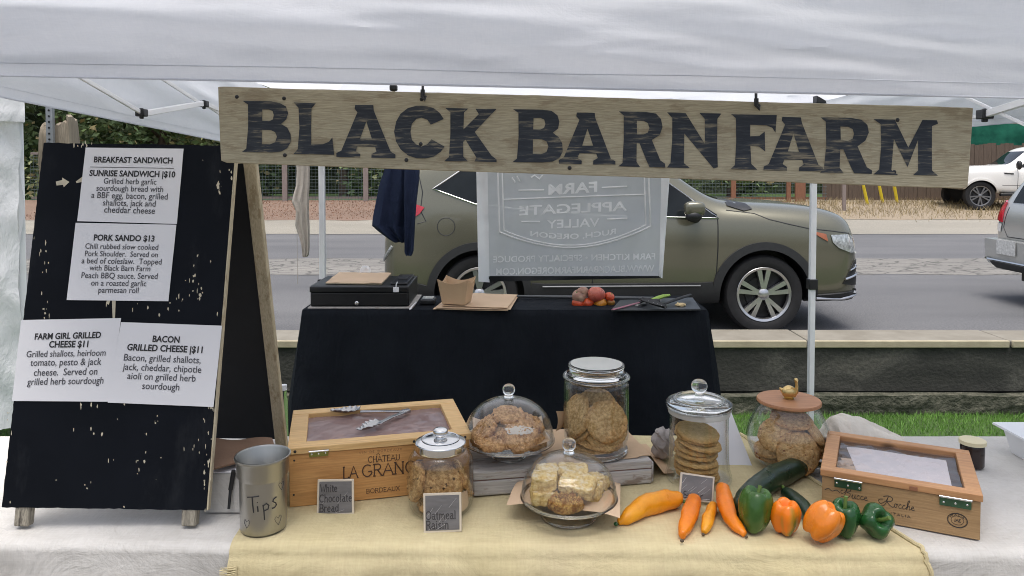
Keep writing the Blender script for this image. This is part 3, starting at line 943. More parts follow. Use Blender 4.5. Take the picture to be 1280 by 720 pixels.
class Vehicle:
    def __init__(s, name, label, cat, stations, wheels, mat, loc, rz, side, wr, well, half_w, rim='alloy'):
        s.rim_mat = MAT[rim]
        s.root = thing(name, label, cat, loc, rz)
        s.side = side
        s.half = half_w
        m = MB()
        rings = []
        for (x, zb, zs, zt, w, wt) in stations:
            h = [(0, zb), (.8 * w, zb), (.955 * w, zb + .04), (w, zb + .16), (w * 1.0, zb + .55 * (zs - zb)), (.985 * w, zb + .86 * (zs - zb)), (.94 * w, zs),
                 (.94 * w + (wt - .94 * w) * .5, zs + (zt - zs) * .55), (wt, zt - .06 * min(1, (zt - zs) * 4)), (wt * .82, zt - .012), (0, zt)]
            ring = [(x, -y, z) for y, z in h] + [(x, y, z) for y, z in reversed(h[1:-1])]
            rings.append(ring)
        n = len(rings[0])
        vs = [p for r_ in rings for p in r_]
        fs = []
        for i in range(len(rings) - 1):
            for j in range(n):
                fs.append((i * n + j, i * n + (j + 1) % n, (i + 1) * n + (j + 1) % n, (i + 1) * n + j))
        fs.append(tuple(reversed(range(n))))
        fs.append(tuple(range((len(rings) - 1) * n, len(rings) * n)))
        m.add(vs, fs)
        b = m.build('body', [mat, MAT['black_plastic']], s.root, local=True, sub=2)
        baked(b)
        s.bvh_full = BVHTree.FromPolygons([v.co.copy() for v in b.data.vertices], [tuple(p.vertices) for p in b.data.polygons])
        cm = MB()
        for wx, wz in wheels:
            for sg in (-1, 1):
                M_ = Matrix.Translation((wx, sg * (half_w - .12), wz)) @ Matrix.Rotation(R(90), 4, 'X')
                cm.lathe([(0, -.25), (well, -.25), (well, .25), (0, .25)], 48, M_)
        cut = cm.build('cutter', MAT['black_plastic'], s.root, local=True, smooth=False)
        md = b.modifiers.new('cut', 'BOOLEAN')
        md.object = cut
        md.operation = 'DIFFERENCE'
        md.solver = 'EXACT'
        baked(b)
        bpy.data.objects.remove(cut)
        for p in b.data.polygons:
            c = p.center
            for wx, wz in wheels:
                if (c.x - wx) ** 2 + (c.z - wz) ** 2 < (well + .004) ** 2 and abs(c.y) > half_w - .5 and (abs((V((p.normal.x, 0, p.normal.z))).length) > .7 or abs(c.y) < half_w - .3):
                    d = math.hypot(c.x - wx, c.z - wz)
                    if d < well - .02 or (V((p.normal.x, 0, p.normal.z)).dot(V((c.x - wx, 0, c.z - wz))) < 0): p.material_index = 1
            p.use_smooth = True
        b.data.set_sharp_from_angle(angle=R(35))
        s.body = b
        for wx, wz in wheels:
            for sg in (-1, 1):
                s.wheel(wx, wz, sg, wr)
    def wheel(s, wx, wz, sg, r):
        M_ = Matrix.Translation((wx, sg * (s.half - .125), wz)) @ Matrix.Rotation(R(90) * (1 if sg < 0 else -1), 4, 'X')
        rr = r * .70
        t = MB().lathe([(rr, -.11), (r * .93, -.115), (r * .985, -.09), (r, -.05), (r, .05), (r * .985, .09), (r * .95, .112), (r * .85, .118), (rr + .01, .108), (rr, .10), (rr - .012, .06), (rr - .012, -.06)], 56, M_, True).build('wheel', MAT['tyre'], s.root, local=True)
        m = MB()
        m.lathe([(rr - .03, .06), (rr - .012, .09), (rr, .104), (rr - .004, .108), (rr - .025, .10), (rr - .034, .075)], 56, M_, True)
        m.lathe([(0, .105), (.03, .105), (.055, .09), (.06, .06)], 24, M_)
        for k in range(5):
            for dd in (-.19, .19):
                a = 2 * PI * k / 5 + .31
                d1 = V((math.cos(a + dd * .6), math.sin(a + dd * .6), 0))
                d2 = V((math.cos(a + dd), math.sin(a + dd), 0))
                w1, w2 = .030, .046
                n1 = V((-d1.y, d1.x, 0))
                p0, p1 = d1 * .04, d2 * (rr - .02)
                vs = [p0 - n1 * w1 / 2 + V((0, 0, .092)), p0 + n1 * w1 / 2 + V((0, 0, .092)), p1 + n1 * w2 / 2 + V((0, 0, .096)), p1 - n1 * w2 / 2 + V((0, 0, .096))]
                vs += [v - V((0, 0, .05)) for v in vs]
                m.add(vs, [(0, 1, 2, 3), (7, 6, 5, 4), (0, 4, 5, 1), (1, 5, 6, 2), (2, 6, 7, 3), (3, 7, 4, 0)], M_)
        m.build('rim', s.rim_mat, t, local=True)
        MB().lathe([(0, .02), (rr - .02, .02), (rr - .012, .06)], 32, M_).lathe([(0, .035), (rr * .62, .035), (rr * .62, .02)], 32, M_).build('brake_disc', MAT['alloy_dark'], t, local=True)
    def hit(s, a, z, axis='y', off=.006, sign=None):
        sg = s.side if sign is None else sign
        if axis == 'y':
            o, d = V((a, sg * 4, z)), V((0, -sg, 0))
        else:
            o, d = V((sg * 9, a, z)), V((-sg, 0, 0))
        h = s.bvh_full.ray_cast(o, d)
        if h[0] is None:
            q = V((a, sg * s.half * .9, z)) if axis == 'y' else V((sg * 2.3, a, z))
            n_ = s.bvh_full.find_nearest(q)
            return n_[0] + (-d) * off
        return h[0] - d * off
    def decal(s, name, loops, mat, parent=None, off=.004, axis='y', sign=None, thick=.006, cuts=3):
        vs, fs = curve_mesh(loops)
        me = bpy.data.meshes.new('t')
        me.from_pydata([(p[0], p[1], 0) for p in vs], [], fs)
        bm = bmesh.new()
        bm.from_mesh(me)
        for _ in range(cuts):
            es = [e for e in bm.edges if e.calc_length() > .05]
            if es: bmesh.ops.subdivide_edges(bm, edges=es, cuts=1)
            bmesh.ops.triangulate(bm, faces=[f for f in bm.faces if len(f.verts) > 4])
        m = MB()
        bm.verts.index_update()
        m.add([s.hit(v.co.x, v.co.y, axis, off, sign) for v in bm.verts], [tuple(v.index for v in f.verts) for f in bm.faces])
        bm.free()
        o = m.build(name, mat, parent or s.root, local=True, solid=thick)
        return o
    def strip(s, name, pts, r, mat, parent=None, off=.002, axis='y', sign=None, n=6):
        q = []
        for (a, b), (c, d) in zip(pts[:-1], pts[1:]):
            L = math.hypot(c - a, d - b)
            k = max(1, int(L / .04))
            for i in range(k): q.append((a + (c - a) * i / k, b + (d - b) * i / k))
        q.append(pts[-1])
        return MB().tube([s.hit(a, b, axis, off, sign) for a, b in q], r, n).build(name, mat, parent or s.root, local=True)

# --- olive SUV: rear at left, nose at right, parked along the kerb
OX = 1.1
ost = [(-2.36, .46, .80, .88, .70, .56), (-2.33, .40, .98, 1.06, .84, .70), (-2.27, .33, 1.12, 1.26, .91, .76), (-2.16, .30, 1.24, 1.60, .94, .76), (-2.02, .29, 1.27, 1.74, .95, .75),
       (-1.5, .27, 1.27, 1.80, .955, .76), (-.8, .25, 1.235, 1.82, .96, .76), (-.1, .25, 1.20, 1.82, .96, .75), (.25, .25, 1.165, 1.74, .96, .74), (.52, .25, 1.145, 1.53, .955, .74),
       (.80, .25, 1.13, 1.33, .955, .75), (.98, .26, 1.14, 1.265, .955, .72), (1.4, .27, 1.125, 1.25, .955, .70), (1.80, .28, 1.09, 1.225, .95, .70), (2.02, .28, 1.04, 1.185, .935, .69), (2.16, .27, .97, 1.14, .87, .66),
       (2.245, .27, .88, 1.07, .78, .60), (2.28, .29, .76, .93, .70, .54), (2.29, .33, .62, .72, .60, .46)]
W0, W1 = P(599, 367, 7.1), P(956.5, 370, 7.1)
wheels = [(W0.x - OX, .372), (W1.x - OX, .372)]
car = Vehicle('parked_car', 'olive grey family SUV parked along the kerb behind the stall', 'car', ost, wheels, MAT['olive'], (OX, 8.06, 0), 0, -1, .375, .435, .95)
def L_(pts, Y=7.15): return [(px2(a, b, Y)[0] - OX, px2(a, b, Y)[1]) for a, b in pts]
for nm, pts in (('rear_quarter_window', [(541, 236), (575, 214), (628, 199), (628, 257), (594, 253)]), ('rear_door_window', [(636, 198), (735, 194), (735, 265), (636, 258)]),
                ('front_door_window', [(743, 194), (790, 200), (836, 229), (895, 268), (892, 271), (743, 267)])):
    car.decal(nm, [L_(pts, 7.2)], MAT['carglass'])
car.strip('window_trim', L_([(575, 213), (541, 236), (594, 255), (640, 260), (740, 269), (897, 272.5), (836, 228), (790, 198)], 7.18), .007, MAT['chrome'], off=.006)
car.decal('windscreen', [[(-.56, 1.27), (-.50, 1.62), (.50, 1.62), (.56, 1.27)]], MAT['carglass'], axis='x', sign=1)
car.decal('headlight', [L_([(1022, 290), (1045, 290), (1058, 294), (1065, 302), (1066, 313), (1048, 312), (1032, 306), (1024, 299)], 7.45)], MAT['lamp'], off=.008)
car.decal('side_marker', [L_([(1002, 286), (1021, 290), (1023, 299), (1012, 293)], 7.35)], MAT['amber'], off=.008)
car.decal('taillight', [L_([(515, 254), (520, 253.5), (533, 258), (527, 266), (515, 274), (508, 270), (508, 256)], 7.3)], MAT['red_lens'], off=.01)
car.strip('door_seam', L_([(897, 274), (896, 310), (894, 340), (890, 358)]), .006, MAT['black_plastic'], off=-.002)
car.strip('door_seam', L_([(739, 270), (740, 358)]), .006, MAT['black_plastic'], off=-.002)
car.strip('door_seam', L_([(632, 262), (634, 300), (650, 330), (660, 358)]), .006, MAT['black_plastic'], off=-.002)
car.strip('bonnet_seam', L_([(904, 262), (938, 266), (955, 273), (980, 279), (1003, 284), (1030, 287), (1058, 291)], 7.3), .006, MAT['black_plastic'], off=-.002)
fc = [(558 + 11 * math.cos(a * PI / 12), 283 + 11 * math.sin(a * PI / 12)) for a in range(25)]
car.strip('fuel_flap', L_(fc), .004, MAT['cladding'], off=-.001)
car.strip('tailgate_seam', L_([(524, 217), (530, 240), (528, 262), (535, 275), (524, 278)], 7.3), .005, MAT['black_plastic'], off=-.002)
def annul(c, r0, r1, a0, a1, n=28):
    return [[(c[0] + r1 * math.cos(a0 + (a1 - a0) * i / n), c[1] + r1 * math.sin(a0 + (a1 - a0) * i / n)) for i in range(n + 1)] +
            [(c[0] + r0 * math.cos(a1 + (a0 - a1) * i / n), c[1] + r0 * math.sin(a1 + (a0 - a1) * i / n)) for i in range(n + 1)]]
for wx, wz in wheels:
    car.decal('arch_cladding', annul((wx, wz), .43, .505, R(-14), R(194)), MAT['cladding'], off=.012, thick=.02, cuts=1)
car.decal('sill_cladding', [[(wheels[0][0] + .49, .26), (wheels[1][0] - .49, .26), (wheels[1][0] - .50, .50), (wheels[1][0] - .62, .49), (wheels[0][0] + .62, .48), (wheels[0][0] + .50, .49)]], MAT['cladding'], off=.016, thick=.02)
car.strip('sill_trim', [(wheels[0][0] + .6, .455), (wheels[1][0] - .62, .465)], .009, plain('sill_grey', (.16, .165, .17), .4, .3, .1, 8), off=.03)
car.decal('bumper_cladding', [[(wheels[1][0] + .47, .27), (2.30, .31), (2.32, .40), (wheels[1][0] + .50, .37)]], MAT['cladding'], off=.014, thick=.02)
car.strip('bumper_trim', [(wheels[1][0] + .50, .335), (2.05, .32), (2.31, .36)], .014, MAT['alloy'], off=.03)
car.decal('bumper_vent', [[(2.06, .47), (2.26, .44), (2.315, .56), (2.28, .70), (2.18, .66)]], MAT['black_plastic'], off=.008)
car.strip('vent_trim', [(2.08, .52), (2.30, .565)], .012, MAT['chrome'], off=.018)
car.strip('vent_trim', [(2.14, .60), (2.29, .645)], .009, MAT['chrome'], off=.018)
car.decal('grille', [[(-.5, .58), (.5, .58), (.56, .74), (.5, .86), (-.5, .86), (-.56, .74)]], MAT['black_plastic'], axis='x', sign=1, off=.006)
car.decal('rear_bumper_cladding', [[(-2.30, .36), (wheels[0][0] - .48, .30), (wheels[0][0] - .50, .46), (-2.32, .56)]], MAT['cladding'], off=.012, thick=.02)
car.strip('rear_reflector', L_([(485, 322), (491, 312), (497, 303)], 7.5), .016, MAT['lamp'], off=.004)
car.decal('wiper_cowl', [L_([(905, 249), (930, 254), (933, 260), (922, 262), (903, 256)], 7.4)], MAT['black_plastic'], off=.01)
mp_ = P(868, 264, 7.02)
m = MB()
m.ball((0, 0, 0), 1, 22)
se = lambda t: math.copysign(abs(t) ** .62, t)
m.v = [mp_ + V((se(p.x) * .098, se(p.y) * .07, se(p.z) * .072 + .02)) for p in m.v]
mir = m.build('mirror', MAT['olive'], car.root)
MB().ball((mp_.x - .01, mp_.y - .02, mp_.z - .045), .095, 16, sq=(.85, .65, .62)).tube([(mp_.x + .03, mp_.y, mp_.z - .05), (mp_.x + .05, mp_.y + .14, mp_.z - .09)], .035, 8).build('mirror_base', MAT['black_plastic'], mir)
MB().bar((-1.35, -.69, 1.83), (.0, -.69, 1.855), .03, .03).bar((-1.35, .69, 1.83), (.0, .69, 1.855), .03, .03).build('roof_rail', MAT['cladding'], car.root, local=True, bevel=.008)

# --- silver SUV further along, only its rear shows
sst = [(-2.30, .46, .86, .95, .74, .56), (-2.27, .42, 1.00, 1.08, .86, .62), (-2.21, .36, 1.12, 1.24, .90, .64), (-2.08, .33, 1.22, 1.52, .915, .63), (-1.92, .32, 1.24, 1.68, .92, .63), (-1.4, .3, 1.22, 1.76, .93, .65), (-.5, .3, 1.18, 1.78, .93, .66), (.2, .3, 1.15, 1.72, .93, .66),
       (.8, .3, 1.12, 1.30, .93, .68), (1.0, .3, 1.12, 1.20, .93, .64), (1.7, .3, 1.02, 1.10, .92, .56), (2.15, .3, .86, .96, .84, .5), (2.28, .34, .66, .74, .66, .4)]
SX = 5.92 + 2.30
sc_ = Vehicle('parked_car', 'silver SUV at the right edge, parked ahead of the olive car', 'car', sst, [(-1.40, .36), (1.35, .36)], MAT['silver'], (SX, 8.35, 0), 0, -1, .365, .42, .92)
sc_.decal('rear_window', [[(-.62, 1.16), (.62, 1.16), (.55, 1.56), (-.55, 1.56)]], MAT['carglass'], axis='x', sign=-1)
sc_.decal('side_window', [[(-1.98, 1.25), (-.4, 1.23), (.5, 1.20), (.15, 1.58), (-.5, 1.66), (-1.75, 1.62)]], MAT['carglass'])
for sg in (1, -1):
    sc_.decal('taillight', [[(sg * .72, .92), (sg * .86, .95), (sg * .86, 1.18), (sg * .74, 1.16)]], MAT['red_lens'], axis='x', sign=-1, off=.015, thick=.02)
    sc_.decal('tail_reflector', [[(sg * .75, .80), (sg * .85, .82), (sg * .86, .91), (sg * .73, .90)]], MAT['white_paint'], axis='x', sign=-1, off=.012)
b = sc_.decal('rear_bumper', [[(-.84, .44), (.84, .44), (.87, .62), (.84, .72), (-.84, .72), (-.87, .62)]], MAT['silver'], axis='x', sign=-1, off=.085, thick=.14)
sc_.decal('bumper_step', [[(-.6, .40), (.6, .40), (.66, .47), (-.66, .47)]], MAT['cladding'], axis='x', sign=-1, off=.17, thick=.05)
sc_.strip('bumper_trim', [(-.84, .475), (.84, .475)], .016, MAT['chrome'], axis='x', sign=-1, off=.165)
sc_.decal('number_plate', [[(.22, .56), (.56, .56), (.56, .73), (.22, .73)]], plain('number_plate', (.6, .6, .58), .5, 0, .3, 30), axis='x', sign=-1, off=.17)
sc_.strip('badge', [(.16, .93), (.05, .93)], .02, MAT['chrome'], axis='x', sign=-1, off=.006)
sc_.strip('badge', [(.0, .93), (-.10, .93)], .02, MAT['chrome'], axis='x', sign=-1, off=.006)
sc_.strip('tailgate_seam', [(.66, 1.1), (.70, .86), (.62, .75), (-.62, .75), (-.70, .86), (-.66, 1.1)], .006, MAT['black_plastic'], axis='x', sign=-1, off=-.001)
MB().box(-2.44, -2.30, -.08, .08, .32, .40).box(-2.2, -1.2, .3, .5, .24, .36).build('tow_hitch', MAT['black_plastic'], sc_.root, local=True, bevel=.01)
for wx in (-1.40, 1.35):
    sc_.decal('arch_cladding', annul((wx, .36), .42, .47, R(-10), R(190)), MAT['silver'], off=.01, thick=.02, cuts=1)

# --- white pickup by the plank fence, nose to the left
tst = [(-2.95, .55, .95, 1.02, .86, .78), (-2.93, .50, 1.10, 1.16, .96, .86), (-2.85, .48, 1.12, 1.17, .98, .86), (-1.2, .46, 1.14, 1.18, .98, .86), (-1.12, .46, 1.15, 1.20, .98, .80), (-1.05, .45, 1.18, 1.84, .98, .70), (-.6, .45, 1.20, 1.92, .98, .70), (.2, .45, 1.20, 1.93, .98, .70), (.55, .45, 1.19, 1.80, .98, .70),
       (.95, .45, 1.18, 1.42, .98, .72), (1.15, .45, 1.22, 1.33, .98, .74), (1.6, .5, 1.22, 1.32, .98, .72), (2.40, .58, 1.18, 1.29, .97, .72), (2.62, .62, 1.12, 1.22, .93, .70), (2.72, .64, 1.02, 1.12, .86, .66), (2.76, .66, .86, .94, .76, .58)]
TZ = gz(0, 22.3) + .06
TA = R(180 - 10)
fw = P(1224, 242, 22.6)
TW = 1.93
loc = V((fw.x, fw.y, TZ)) - Matrix.Rotation(TA, 3, 'Z') @ V((TW, .86, 0))
tr = Vehicle('pickup_truck', 'white pickup truck parked nose left before the plank fence', 'truck', tst, [(-1.75, .40), (TW, .40)], MAT['white_paint'], (loc.x, loc.y, TZ), TA, 1, .43, .49, .97, 'alloy_grey')
tr.decal('front_door_window', [[(.82, 1.25), (.50, 1.66), (.15, 1.76), (-.05, 1.76), (-.05, 1.25)]], MAT['carglass'])
tr.decal('rear_door_window', [[(-.15, 1.25), (-.15, 1.76), (-.9, 1.74), (-.95, 1.25)]], MAT['carglass'])
tr.decal('windscreen', [[(-.62, 1.34), (-.55, 1.74), (.55, 1.74), (.62, 1.34)]], MAT['carglass'], axis='x', sign=1)
tr.decal('arch_trim', annul((TW, .40), .465, .52, R(-5), R(185)), MAT['white_paint'], off=.02, thick=.03, cuts=1)
tr.decal('arch_trim', annul((-1.75, .40), .465, .52, R(-5), R(185)), MAT['white_paint'], off=.02, thick=.03, cuts=1)
tr.strip('door_seam', [(.92, 1.2), (.94, .6), (.9, .5)], .008, MAT['cladding'], off=-.002)
tr.strip('door_seam', [(-.1, 1.2), (-.1, .5)], .008, MAT['cladding'], off=-.002)
tr.strip('body_crease', [(1.35, .72), (-1.1, .72)], .01, MAT['cladding'], off=-.006)
tr.strip('side_vent', [(1.05, 1.06), (1.30, 1.08)], .022, MAT['black_plastic'], off=.004)
tr.strip('door_handle', [(.06, 1.02), (.26, 1.03)], .022, MAT['alloy'], off=.012)
MB().box(-1.2, 1.4, .88, 1.02, .40, .48).build('step_bar', MAT['black_plastic'], tr.root, local=True, bevel=.02)
MB().ball((.98, 1.14, 1.32), .14, 14, sq=(.55, .75, 1)).tube([(.95, .95, 1.25), (.97, 1.1, 1.27)], .03, 6).build('mirror', MAT['black_plastic'], tr.root, local=True)
tr.decal('headlight', [[(2.48, .88), (2.72, .86), (2.70, 1.06), (2.50, 1.10)]], MAT['lamp'], off=.01)
tr.decal('bumper', [[(2.42, .62), (2.74, .64), (2.74, .80), (2.44, .76)]], MAT['alloy'], off=.03, thick=.04)
tr.decal('grille', [[(-.6, .74), (.6, .74), (.6, 1.02), (-.6, 1.02)]], MAT['alloy'], axis='x', sign=1, off=.01)
# ================================================================== TENTS
# the stall's own pop-up canopy: front left / right and back left / right corners
TFL, TFR, TBL, TBR = V((-1.17, 1.40, 0)), V((1.84, 1.40, 0)), V((-1.14, 4.42, 0)), V((1.79, 4.42, 0))
HEM = {'FL': 1.772, 'FR': 1.706, 'BL': 1.63, 'BR': 1.70}       # height of the valance hem at each corner
EAVE = {'FL': 2.06, 'FR': 2.02, 'BL': 1.93, 'BR': 1.97}
def corner(k, z):
    p = {'FL': TFL, 'FR': TFR, 'BL': TBL, 'BR': TBR}[k].copy()
    p.z = z
    return p
tent = thing('canopy_tent', 'white pop-up canopy over the stall, its wrinkled front flap across the top', 'canopy tent', (.33, 2.9, 0))
apex = V((.33, 2.9, 2.85))
def panel(a, b):
    A, B = corner(a, EAVE[a]), corner(b, EAVE[b])
    def fn(u, v):
        p = A.lerp(B, u).lerp(apex, v)
        p.z -= .05 * math.sin(u * PI) * math.sin(min(1, v * 1.0) * PI) + .006 * nz(p.x * 3, p.y * 3)
        return p
    return fn
m = MB()
for a, b_ in (('FL', 'FR'), ('FR', 'BR'), ('BR', 'BL'), ('BL', 'FL')):
    m.grid(panel(a, b_), 24, 16)
m.build('roof_cloth', MAT['canopy'], tent)
def valance(a, b_, out, amp, nu, nv, seed, ha=None, hb=None):
    A0, B0, A1, B1 = corner(a, ha or HEM[a]), corner(b_, hb or HEM[b_]), corner(a, EAVE[a]), corner(b_, EAVE[b_])
    o3 = V(out)
    def fn(u, v):
        p = A0.lerp(B0, u).lerp(A1.lerp(B1, u), v)
        s = p.x if abs(out[1]) > .5 else p.y
        w = min(1, v * 6 + .15) * min(1, (1 - v) * 8)
        d = nz(s * .7 + .5 * v, v * 1.7 + s * .16 + seed, 1.0, 2) * amp + nz(s * 1.9 + v * 1.6, v * 4.2 + s * .25 + seed, 4.0, 2) * amp * .48 + nz(s * 6 - v * 4, v * 9 + s * 1.5, 9.0, 2) * amp * .045
        ck = max(0, 1 - abs(nz(s * 1.1 + v * 3.5, v * 5 - s * .8, seed + 20, 2)) * 7) * max(0, nz(s * .8, v * 2, seed + 30, 1) + .25)
        return p + o3 * (d * w + .02 * math.sin(v * PI) - ck * .0035 * w)
    m = MB().grid(fn, nu, nv)
    o = m.build('valance', MAT['canopy'], tent)
    hm = MB()
    hm.tube([fn(i / 200, .0) for i in range(201)], .0022, 5).tube([fn(i / 200, .085) + o3 * .0005 for i in range(201)], .0009, 4)
    hm.build('hem', MAT['canopy'], o)
    return o
valance('FL', 'FR', (0, -1, 0), .058, 300, 60, 2.0)
valance('BL', 'BR', (0, 1, 0), .018, 80, 20, 5.0)
valance('BL', 'FL', (-1, 0, 0), .018, 90, 24, 8.0)
valance('BR', 'FR', (1, 0, 0), .018, 90, 24, 12.0, 1.745, 1.765)
for k in ('FL', 'FR', 'BL', 'BR'):
    p = corner(k, 0)
    g = gz(0, p.y)
    q = V((p.x + (.03 if 'L' in k else -.03), p.y + (.06 if k[0] == 'F' else -.03), 0))
    lg = MB().box(q.x - .0165, q.x + .0165, q.y - .0165, q.y + .0165, g, EAVE[k] - .02).build('leg', MAT['white_metal'], tent, bevel=.004)
    zc = P(0, 355, q.y).z
    MB().box(q.x - .025, q.x + .025, q.y - .027, q.y + .025, zc - .03, zc + .03).build('leg_clamp', MAT['black_plastic'], lg, bevel=.004)
    MB().box(q.x - .04, q.x + .04, q.y - .04, q.y + .04, g - .01, g + .012).build('foot_plate', MAT['white_metal'], lg, bevel=.003)
    MB().box(q.x - .03, q.x + .03, q.y - .03, q.y + .03, EAVE[k] - .10, EAVE[k] - .02).build('corner_bracket', MAT['black_plastic'], lg, bevel=.005)
def tbar(a, b_, w=.007, h=.013):
    return MB().bar(a, b_, w, h).build('truss_bar', MAT['white_metal'], tent, bevel=.002)
def joint(p, s=.014):
    return MB().box(p.x - s, p.x + s, p.y - s, p.y + s, p.z - s * .8, p.z + s * .8).bar(p + V((0, 0, s)), p + V((0, 0, -s * 1.3)), s * .8, s * .8).build('truss_joint', MAT['black_plastic'], tent, bevel=.003)
# left side scissor truss (seen under the front flap, beside the sign)
XL = -1.115
def onX(px, py, X):
    r = ray(px, py)
    return V((0, 0, CAM_Z)) + r * (X / r.x)
j1, j2 = onX(177, 141, XL), onX(255, 130, XL)
tbar(onX(90, 90, XL), j1)
tbar(onX(195, 93, XL), j2 + V((0, .02, -.01)))
tbar(j2 + V((0, .02, 0)), onX(300, 160, XL))
tbar(j1 + V((0, .02, .0)), j2 + V((0, -.02, .0)), .016, .018)
tbar(j2 + V((0, .02, 0)), onX(360, 176, XL), .014, .016)
joint(j1)
joint(j2)
# right side scissor truss
XR = 1.78
j3 = onX(1231, 143, XR)
tbar(j3, onX(1330, 112, XR), .02, .026)
tbar(j3, onX(1140, 165, XR))
tbar(onX(1200, 118, XR), onX(1290, 160, XR))
joint(j3, .022)
# back scissor truss, high behind the sign
for pts in (((600, 92), (520, 118)), ((660, 92), (700, 118)), ((985, 118), (1010, 100)), ((1060, 96), (1020, 122)), ((1070, 130), (1095, 104)), ((1110, 100), (1157, 124)), ((1157, 124), (1205, 96)), ((430, 112), (450, 92)), ((850, 118), (880, 96)), ((800, 96), (840, 120))):
    tbar(P(pts[0][0], pts[0][1], 4.36), P(pts[1][0], pts[1][1], 4.36))
for px, py in ((1025, 124), (1157, 124), (492, 110)):
    joint(P(px, py, 4.34) if px > 600 else P(px, py, 1.62), .03 if px > 600 else .008)
# back crossbar the banner, jacket and towel hang from
ZB = 1.80
MB().bar((TBL.x, 4.36, ZB), (TBR.x, 4.36, ZB), .02, .025).build('crossbar', MAT['white_metal'], tent, bevel=.003)
# front crossbar carrying the sign
MB().bar((TFL.x + .03, 1.56, 1.86), (TFR.x - .03, 1.56, 1.80), .02, .025).build('crossbar', MAT['white_metal'], tent, bevel=.003)

# neighbouring white tent with a closed side, left
nt_ = thing('neighbour_tent', 'neighbouring white tent with closed fabric side at the left edge', 'canopy tent', (-4.9, 6.5, -.3))
NX, NY = P(34, 300, 5.2).x, 5.2
def nwall(u, v):
    x = NX - 3.0 * (1 - u)
    z = -.22 + 2.2 * v
    d = .09 * nz(x * 1.6 + v * 1.8, v * 1.3 + x, 2) + .05 * nz(x * 4 + 4 * v, v * 3, 3) + .012 * nz(x * 9 + 9 * v, v * 7, 5)
    return V((x - .07 * (v - .5) + (.035 * nz(v * 5, 7) if u > .97 else 0) - .10 * (1 - v) * u, NY + d, z))
NRM = Matrix.Translation((NX, NY, 0)) @ Matrix.Rotation(R(36), 4, 'Z') @ Matrix.Translation((-NX, -NY, 0))
def nb(mb, name, mat, smooth=True, bevel=0):
    mb.v = [NRM @ p for p in mb.v]
    return mb.build(name, mat, nt_, smooth=smooth, bevel=bevel)
nb(MB().grid(nwall, 90, 60), 'side_wall', MAT['sidewall'])
nb(MB().grid(lambda u, v: V((NX - .05, NY + .02 + 3.0 * u, -.22 + 2.2 * v)) + V((.05 * nz(u * 5, v * 2), 0, 0)), 40, 30), 'side_wall', MAT['sidewall'])
nb(MB().grid(lambda u, v: V((NX + .0 - 3.0 * (1 - u), NY - .05 + .012 * nz(u * 9, v * 2), 1.90 + .235 * v)), 60, 8), 'valance', MAT['sidewall'])
nb(MB().grid(lambda u, v: V((NX + .0, NY - .05 + 3.05 * u, 1.90 + .235 * v)), 30, 4), 'valance', MAT['sidewall'])
ap = V((NX - 1.5, NY + 1.5, 2.95))
m = MB()
cs = [V((NX, NY - .05, 2.135)), V((NX, NY + 3, 2.135)), V((NX - 3, NY + 3, 2.135)), V((NX - 3, NY - .05, 2.135))]
for i in range(4): m.add([cs[i], cs[(i + 1) % 4], ap], [(0, 1, 2)])
nb(m, 'roof_cloth', MAT['sidewall'], False)
nb(MB().box(NX - .045, NX - .005, NY + .05, NY + .09, -.35, 2.1), 'leg', MAT['white_metal'], True, .004)

# ================================================================== HANGING SIGN
SL, SR = P(272, 108, 1.575), P(1217, 134.5, 1.455)
SBL, SBR = P(276, 203.5, 1.575), P(1210, 236, 1.455)
sx = (SR - SL); SLEN = sx.length; sx.normalize()
sn = sx.cross(V((0, 0, 1))).normalized()           # towards the camera
if sn.y > 0: sn = -sn
sg_ = thing('hanging_sign', 'long tan wooden sign reading BLACK BARN FARM hung under the canopy', 'sign', (SL + SBR) / 2)
# board outline: slightly uneven plank with rounded lower corners
def signpt(u, v, off=0):
    a = SL.lerp(SR, u)
    b_ = SBL.lerp(SBR, u)
    return a.lerp(b_, 1 - v) + sn * off
m = MB()
NU = 120
vs, fs = [], []
for layer, off in ((0, 0.0), (1, -.022)):
    for i in range(NU + 1):
        u = i / NU
        e = .004 * nz(u * 30, 1) + .006 * nz(u * 6, 3)
        e2 = .004 * nz(u * 30, 5) + .006 * nz(u * 6, 9)
        rc = .018 * max(0, 1 - u / .006) + .012 * max(0, 1 - (1 - u) / .004)
        for v in (0 + e + rc * 1.6, .25, .5, .75, 1 + e2 - rc * .2):
            vs.append(signpt(u, v, off - (.001 if v not in (.25, .5, .75) else 0)))
k = 5
base = (NU + 1) * k
for i in range(NU):
    for j in range(k - 1):
        a = i * k + j
        fs.append((a, a + k, a + k + 1, a + 1))
        fs.append((a + base, a + 1 + base, a + k + 1 + base, a + k + base))
    for j in (0, k - 1):
        a = i * k + j
        fs.append((a, a + base, a + k + base, a + k))
for i in (0, NU):
    for j in range(k - 1):
        a = i * k + j
        fs.append((a, a + 1, a + 1 + base, a + base))
m.add(vs, fs)
m.build('plank', MAT['signwood'], sg_, bevel=.0015)
